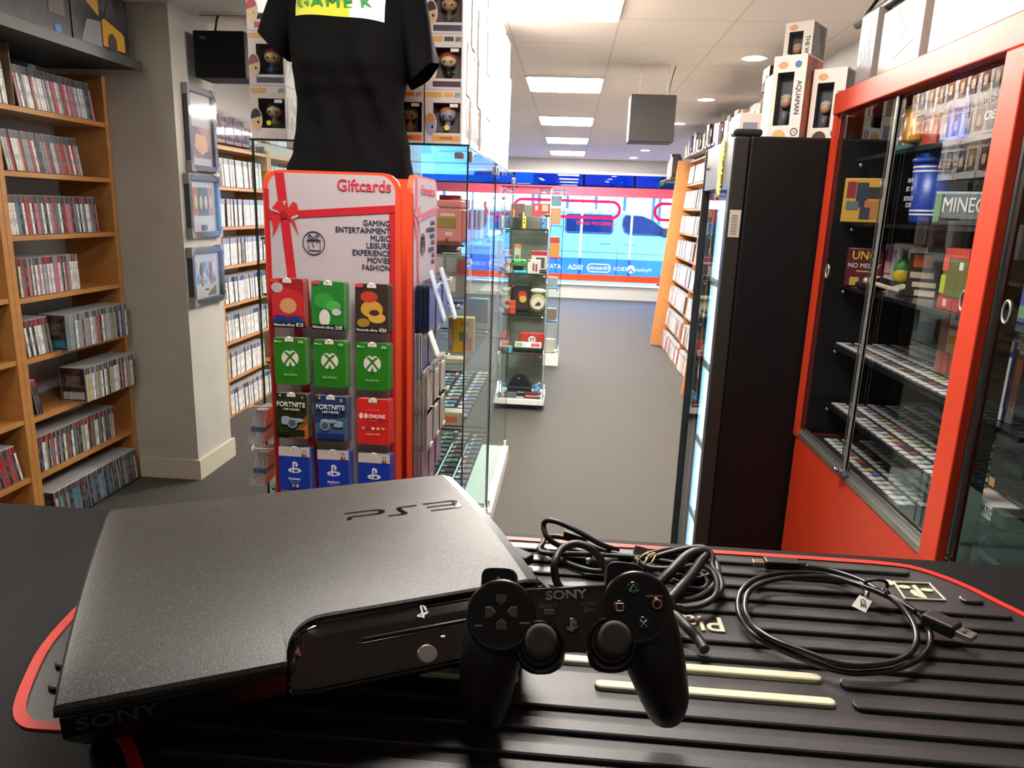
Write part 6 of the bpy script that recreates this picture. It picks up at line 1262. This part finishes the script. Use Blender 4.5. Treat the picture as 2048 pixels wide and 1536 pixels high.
# ================================================================ CONTROLLER
KM = .430/FPX
c0 = Vector((0, 0, CAMZ)) + ray(1145, 1265)*.430 + Vector((0, 0, 0))
cm = Matrix.Identity(4)
view = (Vector((0, 0, CAMZ))-c0).normalized(); rx = (CR - view*CR.dot(view)).normalized(); uy = view.cross(rx)
for i in range(3): cm[i][0], cm[i][1], cm[i][2], cm[i][3] = rx[i], uy[i], view[i], c0[i]
ctl = thing('game_controller', 'black gamepad with two thumbsticks propped up against the console', 'game controller'); ctl.matrix_world = cm
P_ = lambda px, py: ((px-1145)*KM, (1265-py)*KM)
CB = M('pad_black', '0b0b0c', .45, spec=.4); CG_ = M('pad_gloss', '09090a', .3, spec=.5); CDK = M('pad_face', '2a2927', .45)
b = B()
dl, dr = P_(1001, 1232), P_(1275, 1217); RD_ = 72*KM
for (x, y) in (dl, dr): b.lathe([(RD_*.88, -.020), (RD_*.98, -.012), (RD_*.995, -.002), (RD_*.985, 0)], 40, c=(x, y, 0))
b.box(P_(1040, 0)[0], P_(1240, 0)[0], P_(0, 1300)[1], P_(0, 1183)[1], -.018, -.0015, bev=.003)
for (sx, sy) in (P_(1080, 1290), P_(1221, 1284)): b.lathe([(48*KM*.9, -.022), (48*KM, -.015), (48*KM, -.001), (46*KM, .001)], 32, c=(sx, sy, 0))
for (sx, sy, ex) in ((*P_(1080, 1290), 1080), (*P_(1221, 1284), 1223)): # stick pods run down behind the sticks
    p = P_(ex, 1322); b.tube([(sx, sy, -.012), (p[0], p[1], -.018)], .0145, 24, rs=[.0152, .0138])
gl = [(P_(988, 1240), -.026, .0205), (P_(974, 1296), -.028, .0200), (P_(963, 1350), -.034, .0180), (P_(956, 1396), -.045, .0160), (P_(952, 1420), -.0525, .0138)]
gr = [(P_(1288, 1228), -.026, .0205), (P_(1306, 1288), -.028, .0198), (P_(1322, 1344), -.034, .0175), (P_(1336, 1392), -.045, .0152), (P_(1340, 1414), -.0525, .0130)]
for g in (gl, gr):
    pts = spline([(p[0], p[1], z) for p, z, r in g], 5); rs_ = [s.x for s in spline([(r, 0, 0) for p, z, r in g], 5)]
    b.tube(pts, .02, 28, rs=rs_); b.ball(pts[-1], rs_[-1]*.999, u=24, v=14); b.ball(pts[0], rs_[0]*.999, u=24, v=14)
body = b.ob('body', CB, ctl)
md = body.modifiers.new('remesh', 'REMESH'); md.mode = 'VOXEL'; md.voxel_size = .0011; md.use_smooth_shade = True
md = body.modifiers.new('smooth', 'SMOOTH'); md.factor = .5; md.iterations = 5
def disc_plate(c, r, name='disc_plate', z=.0005):
    b = B(); b.lathe([(r, z-.0015), (r, z+.0012), (r-.0012, z+.0022), (r-.003, z+.0024)], 48, c=(c[0], c[1], 0)); return b.ob(name, CG_, ctl)
pl = disc_plate(dl, RD_*.985); pr_ = disc_plate(dr, RD_*.985)
q = [P_(1050, 1184), P_(1215, 1176), P_(1232, 1230), P_(1218, 1262), P_(1183, 1300), P_(1128, 1303), P_(1090, 1262), P_(1062, 1235)]
B().prism(q, -.0016, .0012, 'z').ob('face_plate', CDK, ctl)
B().tube([(*P_(1051, 1183), .0008), (*P_(1214, 1175), .0008)], .0008, 6).ob('top_edge', M('pad_edge', '4a4744', .25), ctl)
# sticks
RBR = M('stick_rubber', '43413e', .7)
for (bx, by), (cx_, cy_) in ((P_(1080, 1290), P_(1083, 1279)), (P_(1221, 1284), P_(1227, 1274))):
    s = B().lathe([(47.5*KM, -.0005), (48.5*KM, .0018), (46*KM, .0032), (41*KM, .0016), (31*KM, -.001)], 44, c=(bx, by, 0)).ob('stick_ring', CG_, ctl)
    s = B().lathe([(33*KM, -.0012), (30*KM, .003), (24*KM, .0055)], 32, c=(bx, by, 0)).ob('stick', M('stick_base', '201f1e', .5), ctl)
    k = B(); k.lathe([(20*KM, .0050), (29*KM, .0056), (31.5*KM, .0072), (31.5*KM, .0088), (29.5*KM, .0103), (24*KM, .0108), (12*KM, .0105)], 36, c=(cx_*1.0, cy_, 0)); k.ob('stick_cap', RBR, s)
# direction pad
DP = M('dpad_black', '55524e', .4)
for dx, dy, a in ((0, 1, 0), (0, -1, 180), (-1, 0, 90), (1, 0, -90)):
    mx = Matrix.Translation((P_(1003, 0)[0]+dx*23*KM+0*dy, P_(0, 1226)[1]+dy*24*KM, .002)) @ Matrix.Rotation(R(a), 4, 'Z')
    b = B(); w, h, tip = 10.5*KM, 9.5*KM, 12*KM
    pts = [(-w, h), (-w, -h*.35), (0, -tip), (w, -h*.35), (w, h)]; b.loft([[(x, y, 0) for x, y in pts], [(x, y, .0022) for x, y in pts], [(x*.88, y*.88+.0002, .0032) for x, y in pts]], smooth=False); b.xf(mx); b.ob('dpad_button', DP, ctl)
LEDM = M('led_silver', 'a8a6a0', .3)
for (x0, x1, yy) in ((949, 965, 1252), (1040, 1060, 1247), (1294, 1326, 1196)): B().box(P_(x0, 0)[0], P_(x1, 0)[0], P_(0, yy)[1]-.0004, P_(0, yy)[1]+.0004, .0023, .0031).ob('mark_line', LEDM, ctl)
# action buttons
BTN = M('button_black', '121215', .12, coat=.4)
for (px, py, kind, col) in ((1269, 1181, 't', '2fae8e'), (1240, 1217, 's', 'd9799a'), (1314, 1212, 'o', 'd0613c'), (1285, 1248, 'x', '7f9ac4')):
    x, y = P_(px, py); btn = B().lathe([(13.8*KM, .001), (13.8*KM, .0038), (12.5*KM, .0047), (8*KM, .0051)], 30, c=(x, y, 0)).ob('action_button', BTN, ctl)
    b = B(); z = .0054; r_ = 8.2*KM; lw = .00042
    if kind == 't': b.tube([(x+r_*math.cos(R(a))*1.08, y+r_*math.sin(R(a))*1.05-.0003, z) for a in (90, 210, 330)], lw, 5, closed=True, smooth=False)
    if kind == 's': b.tube([(x+sx*r_*.82, y+sy*r_*.82, z) for sx, sy in ((-1, -1), (1, -1), (1, 1), (-1, 1))], lw, 5, closed=True, smooth=False)
    if kind == 'o': b.tube([(x+r_*math.cos(k*PI/12), y+r_*math.sin(k*PI/12), z) for k in range(24)], lw, 5, closed=True)
    if kind == 'x':
        for s_ in (1, -1): b.tube([(x-r_*.8, y-s_*r_*.8, z), (x+r_*.8, y+s_*r_*.8, z)], lw, 5)
    b.ob('symbol', M('symbol_'+kind, col, .4), btn)
x, y = P_(1099, 1226); B().box(x-.0032, x+.0032, y-.0017, y+.0017, .001, .0028, bev=.0005).ob('select_button', DP, ctl)
x, y = P_(1181, 1222); B().prism([(x-.0034, y+.0021), (x-.0034, y-.0021), (x+.0038, y)], .001, .0028).ob('start_button', DP, ctl)
x, y = P_(1144, 1252); hb_ = B().lathe([(15*KM, .001), (15*KM, .0019), (12*KM, .0024)], 28, c=(x, y, 0)).ob('home_button', BTN, ctl)
b = B(); z = .0026; k = 1.25
for pts in (((-.0009, -.0024), (.0006, -.0027), (.0006, .0032), (-.0009, .0028)), ((.0006, .0032), (.0022, .0022), (.0024, .0006), (.0014, 0), (.0006, .0018)), ((-.0009, -.0022), (-.0028, -.0016), (-.0028, -.0008), (-.0009, -.0002)), ((.0006, -.0018), (.0028, -.0008), (.0024, .0), (.0006, -.0006))): b.prism([(x+p[0]*k, y+p[1]*k) for p in pts], z-.0002, z, 'z')
b.ob('logo', M('home_logo', '8a8a88', .3), hb_)
SG_ = M('pad_lettering', '8f8d88', .4)
text('SONY', .0071, SG_, ctl, (*P_(1134, 1193.5), .0014), (0, 0, R(2.5)), 'CENTER', .0001, .03, sx=1.3)
text('SELECT', .0032, M('pad_lettering_dim', '6d6a66', .4), ctl, (*P_(1098, 1214), .0014), (0, 0, R(2)), 'CENTER', .0001, .015, sx=1.1); text('START', .0032, M('pad_lettering_dim', '6d6a66', .4), ctl, (*P_(1181, 1210.5), .0014), (0, 0, R(2)), 'CENTER', .0001, .015, sx=1.1)
# shoulder buttons
for (x0, x1, y0_, y1_, rz) in ((957, 1031, 1180, 1146, -2), (1216, 1293, 1172, 1137, -7)):
    b = B(); cx_ = (x0+x1)/2; w = (x1-x0)/2*KM; c_ = P_(cx_, (y0_+y1_)/2); h = (y0_-y1_)/2*KM+.003
    pts = [(w, -h)]+[(w*math.copysign(abs(math.cos(R(a)))**.5, math.cos(R(a))), h*math.sin(R(a))**.6) for a in range(8, 173, 12)]+[(-w, -h)]
    b.loft([[(x, y, z) for x, y in pts] for z in (-.020, -.006)]+[[(x*.94, y*.94, -.004) for x, y in pts]], smooth=False); b.xf(Matrix.Translation((c_[0], c_[1], 0)) @ Matrix.Rotation(R(rz), 4, 'Z')); sh = b.ob('shoulder_button', CB, ctl)
    b = B().box(c_[0]-.001, c_[0]+.001, c_[1]+.001, c_[1]+.0022, -.0041, -.0036); b.ob('mark', LEDM, sh)
# ================================================================ CABLES
CAB = M('cable_black', '161514', .4, spec=.6); CABG_ = M('cable_gloss', '121212', .22, spec=.7)
def path(z, *pp): return [onz(px, py, MT+(zz if zz is not None else z)) for px, py, zz in [(p+(None,))[:3] for p in pp]]
cb = thing('cable_bundle', 'bundle of black cables tied with an elastic band behind the controller', 'cable')
r0 = .0026
B().tube(spline(path(.006, (1235, 1100), (1200, 1088, .02), (1160, 1065, .03), (1120, 1046, .036), (1095, 1041, .036), (1087, 1052, .03), (1095, 1075, .022), (1120, 1092, .014), (1160, 1104, .009), (1210, 1110, .007), (1260, 1112, .007)), 8), r0, 10).ob('loop', CAB, cb)
B().tube(spline(path(.007, (1290, 1116, .009), (1230, 1112, .01), (1150, 1108, .011), (1095, 1107, .012), (1078, 1101, .012), (1085, 1088, .012), (1092, 1076, .012), (1115, 1073, .012), (1165, 1085, .011), (1215, 1103, .009), (1280, 1118, .009)), 8), r0, 10).ob('loop', CAB, cb)
B().tube(spline(path(.007, (1126, 1182, .006), (1112, 1160, .016), (1110, 1125, .03), (1125, 1097, .036), (1155, 1088, .038), (1185, 1100, .034), (1205, 1125, .022), (1217, 1155, .012), (1222, 1170, .006)), 8), .0036, 10).ob('loop', CAB, cb)
B().tube(spline(path(.006, (1290, 1121, .012), (1330, 1108, .016), (1380, 1096, .02), (1410, 1096, .022), (1425, 1112, .018), (1425, 1133, .012), (1440, 1155, .01), (1443, 1178, .01), (1425, 1197, .01), (1400, 1208, .009), (1360, 1213, .008), (1330, 1200, .008)), 8), r0, 10).ob('loop', CAB, cb)
B().tube(spline(path(.008, (1270, 1118, .01), (1300, 1135, .01), (1350, 1137, .012), (1400, 1131, .013), (1425, 1145, .013), (1434, 1168, .012), (1428, 1195, .011), (1400, 1212, .009), (1365, 1216, .008)), 8), r0, 10).ob('loop', CAB, cb)
B().tube(spline(path(.008, (1340, 1200, .012), (1375, 1160, .016), (1400, 1125, .022), (1412, 1108, .026), (1400, 1103, .028), (1375, 1112, .026), (1345, 1140, .02), (1320, 1165, .012), (1300, 1180, .006)), 8), .0047, 10).ob('loop', CAB, cb)
B().tube(spline(path(.004, (1118, 1118), (1150, 1132), (1190, 1142), (1240, 1138), (1290, 1122), (1340, 1125), (1390, 1142), (1415, 1165), (1400, 1180), (1350, 1172)), 8), .0028, 10).ob('loop', CAB, cb)
B().tube(spline(path(.004, (1080, 1095), (1110, 1112), (1160, 1118), (1230, 1122), (1300, 1132), (1350, 1150), (1390, 1160), (1420, 1150), (1430, 1130), (1400, 1118), (1350, 1112), (1290, 1110)), 8), .003, 10).ob('loop', CAB, cb)
B().tube(spline(path(.006, (1330, 1195), (1380, 1200), (1420, 1180), (1436, 1150), (1428, 1120), (1400, 1108), (1340, 1100, .01), (1290, 1112, .012)), 8), .003, 10).ob('loop', CAB, cb)
b = B()
for dx in (0, 14): b.tube(spline(path(.006, (1272+dx, 1140, .003), (1277+dx, 1122, .012), (1287+dx, 1110, .018), (1297+dx, 1108, .017), (1290+dx, 1125, .013), (1280+dx, 1142, .003)), 6), .0011, 6)
b.ob('elastic_band', M('elastic_tan', 'b3a578', .6), cb)
pa, pb_ = onz(1172, 1121, MT+.010), onz(1182, 1122, MT+.010); B().tube([pa, pb_], .0032, 12).ob('metal_plug', M('plug_metal', 'd8d8d4', .2, .9), cb)
B().tube([onz(1183, 1122, MT+.010), onz(1215, 1126, MT+.009), onz(1235, 1124, MT+.009)], .0048, 12, rs=[.0046, .0052, .0036]).ob('plug_body', CAB, cb)
B().tube([onz(1268, 1102, MT+.010), onz(1292, 1108, MT+.008)], .0062, 4, smooth=False).ob('plug_block', CAB, cb)
B().box(-.012, .012, -.003, .003, 0, .006, bev=.001).ob('plug_block', CAB, cb, onz(1150, 1078, MT+.012), (0, R(8), R(-14)))
t = thing('power_cable', 'black plugs and lead sticking out beside the console corner', 'cable')
b = B(); pts = [onz(1045, 1140, MT+.012), onz(1062, 1158, MT+.011), onz(1080, 1172, MT+.009)]; b.tube(pts, .0045, 10, rs=[.006, .005, .0032]); 
b.ob('plug', CAB, t); B().tube(spline([onz(1076, 1160, MT+.010), onz(1098, 1178, MT+.006), onz(1120, 1196, MT+.005)], 6), .002, 8).ob('lead', M('lead_grey', '5a5854', .4), t)
B().box(-.014, .014, -.007, .007, 0, .010, bev=.0015).ob('plug_block', M('plug_dark', '1c1b1b', .6), t, onz(1036, 1122, MT+.002), (0, 0, R(-35)))
b = B()
for k in range(5): b.tube([onz(1052+7*k-4, 1148+7*k, MT+.014), onz(1052+7*k+5, 1144+7*k, MT+.012)], .0012, 6)
b.ob('strain_relief', CAB, t)
t = thing('strap_end', 'curved black strap end lying on the mat beside the right grip', 'strap'); B().tube(spline(path(.004, (1352, 1232, .012), (1375, 1255, .012), (1395, 1277, .008), (1410, 1300, .0055)), 8), .0042, 8, rs=None).ob('strap', CAB, t)
# usb cable
us = thing('usb_cable', 'coiled glossy black cable with two plugs lying on the mat', 'cable')
lo1 = path(.0065, (1612, 1133, .006), (1665, 1142, .007), (1720, 1160, .008), (1760, 1182, .008), (1810, 1208, .008), (1846, 1240, .007), (1862, 1278, .006), (1845, 1312, .006), (1800, 1335, .006), (1740, 1345, .006), (1680, 1342, .006), (1600, 1315, .0065), (1530, 1283, .0065), (1490, 1250, .007), (1476, 1215, .007), (1485, 1180, .007), (1520, 1155, .007), (1580, 1146, .008), (1650, 1150, .009), (1720, 1168, .011))
lo2 = path(.011, (1720, 1168, .011), (1765, 1186, .012), (1800, 1212, .012), (1826, 1248, .012), (1832, 1282, .012), (1818, 1308, .012), (1850, 1300, .011), (1835, 1325, .0105), (1770, 1330, .0115), (1690, 1332, .0115), (1610, 1306, .0115), (1540, 1278, .0115), (1500, 1245, .012), (1490, 1212, .012), (1500, 1182, .012), (1540, 1162, .0115), (1600, 1156, .0115), (1670, 1158, .012), (1740, 1178, .013), (1790, 1198, .0125), (1830, 1222, .011))
lo2 = path(.011, (1720, 1168, .011), (1765, 1186, .012), (1802, 1213, .012), (1828, 1250, .012), (1833, 1285, .012), (1812, 1312, .012), (1765, 1328, .0115), (1690, 1330, .0115), (1610, 1304, .0115), (1540, 1276, .0115), (1500, 1243, .012), (1490, 1210, .012), (1502, 1180, .012), (1545, 1160, .0115), (1600, 1154, .0115), (1670, 1157, .012), (1740, 1178, .013), (1790, 1200, .0125), (1832, 1224, .011))
B().tube(spline(lo1, 8)[:-1]+spline(lo2, 8), .00245, 12).ob('cord', CABG_, us)
b = B(); p0, p1 = onz(1528, 1126, MT+.006), onz(1598, 1130, MT+.006); d = (p1-p0).normalized(); yw = math.atan2(d.y, d.x)
B().box(0, (p1-p0).length, -.0058, .0058, -.0045, .0045, bev=.0016).ob('plug_body', CAB, us, p0, (0, 0, yw))
B().box(-.011, -.0002, -.0038, .0038, -.0022, .0022, bev=.0005).ob('plug_tip', M('plug_gold', 'c2b08a', .2, .9), us, p0, (0, 0, yw))
b = B()
for k in range(3): b.lathe([(.0036, 0), (.0036, .0012)], 12, c=(0, 0, .001+.0022*k))
b.xf(Matrix.Translation(p1) @ Matrix.Rotation(yw, 4, 'Z') @ Matrix.Rotation(PI/2, 4, 'Y')); b.ob('strain_relief', CAB, us)
p0, p1 = onz(1850, 1233, MT+.012), onz(1915, 1262, MT+.012); d = (p1-p0).normalized(); yw = math.atan2(d.y, d.x); L_ = (p1-p0).length
B().box(0, L_, -.0085, .0085, -.0055, .0055, bev=.002).ob('plug_body', CAB, us, p0, (0, 0, yw)); B().box(L_+.0002, L_+.0125, -.006, .006, -.0023, .0023, bev=.0004).ob('plug_tip', M('plug_silver', 'c9c7bc', .22, .85), us, p0, (0, 0, yw))
B().box(L_+.004, L_+.007, -.0035, -.001, .0023, .0026).box(L_+.004, L_+.007, .001, .0035, .0023, .0026).ob('plug_hole', M('cable_black', '161514', .4), us, p0, (0, 0, yw))
b = B(); q = path(.014, (1730, 1166), (1745, 1160, .02), (1768, 1162, .02), (1775, 1172, .014), (1760, 1182, .008), (1738, 1176, .008)); b.tube(spline(q, 6, True), .0016, 6, closed=True); q = path(.014, (1762, 1180, .012), (1778, 1186, .02), (1772, 1178, .02)); b.tube(q, .0012, 6); b.ob('twist_tie', CAB, us)
f4 = [onz(1719, 1190, MT+.020), onz(1744, 1203, MT+.017), onz(1731, 1226, MT+.012), onz(1703, 1212, MT+.014)]
b = B(); up = Vector((0, -.3, 1)).normalized()*.0003; A_ = [b.bm.verts.new(p+up) for p in f4]; C_ = [b.bm.verts.new(p-up) for p in f4]; b.bm.faces.new(A_); b.bm.faces.new(C_[::-1])
for k in range(4): b.bm.faces.new((A_[k], A_[(k+1) % 4], C_[(k+1) % 4], C_[k]))
tg = b.ob('tag_label', M('tag_white', 'cfcdc6', .4), us)
e1 = (f4[1]-f4[0]).normalized(); e2 = (f4[0]-f4[3]).normalized(); nn = e1.cross(e2).normalized(); e2 = nn.cross(e1); m4 = Matrix.Identity(4); cc = sum(f4, Vector())/4 + nn*.0016
for i in range(3): m4[i][0], m4[i][1], m4[i][2], m4[i][3] = e1[i], e2[i], nn[i], cc[i]
o = text('CE', .0062, M('ink_dark2', '2a2a34', .5), us, (0, 0, 0), align='CENTER', bold=.01); o.matrix_world = m4 @ Matrix.Rotation(R(-70), 4, 'Z')
b = B(); b.tube([onz(1724, 1176, MT+.016), onz(1735, 1186, MT+.019), (f4[0]+f4[1])/2], .0022, 6); b.ob('tag_sleeve', pane_mat('tag_clear', (.8, .8, .8), 2., .1, .2), us)
# ---- lettering becomes real mesh
def letters_to_mesh():
    bpy.context.view_layer.update(); dg = bpy.context.evaluated_depsgraph_get()
    for o in [x for x in bpy.data.objects if x.type == 'FONT']:
        me = bpy.data.meshes.new_from_object(o.evaluated_get(dg), depsgraph=dg); me.name = o.name
        if not me.materials: me.materials.append(o.data.materials[0])
        n = bpy.data.objects.new('tmp', me); COL.objects.link(n)
        n.parent = o.parent; n.matrix_parent_inverse = o.matrix_parent_inverse.copy(); n.matrix_basis = o.matrix_basis.copy()
        for k in o.keys():
            if k in ('label', 'category', 'group', 'kind'): n[k] = o[k]
        nm = o.name; cu = o.data; bpy.data.objects.remove(o); bpy.data.curves.remove(cu); n.name = nm
letters_to_mesh()
# ================================================================ RENDER LOOK
SC.view_settings.view_transform = 'Standard'; SC.view_settings.look = 'None'; SC.view_settings.gamma = 1; SC.view_settings.use_curve_mapping = False
SC.view_settings.exposure = 2.9
cy = SC.cycles
cy.use_denoising = True; cy.max_bounces = 10; cy.transparent_max_bounces = 40; cy.glossy_bounces = 4; cy.diffuse_bounces = 4; cy.sample_clamp_indirect = 6; cy.caustics_reflective = False; cy.caustics_refractive = False
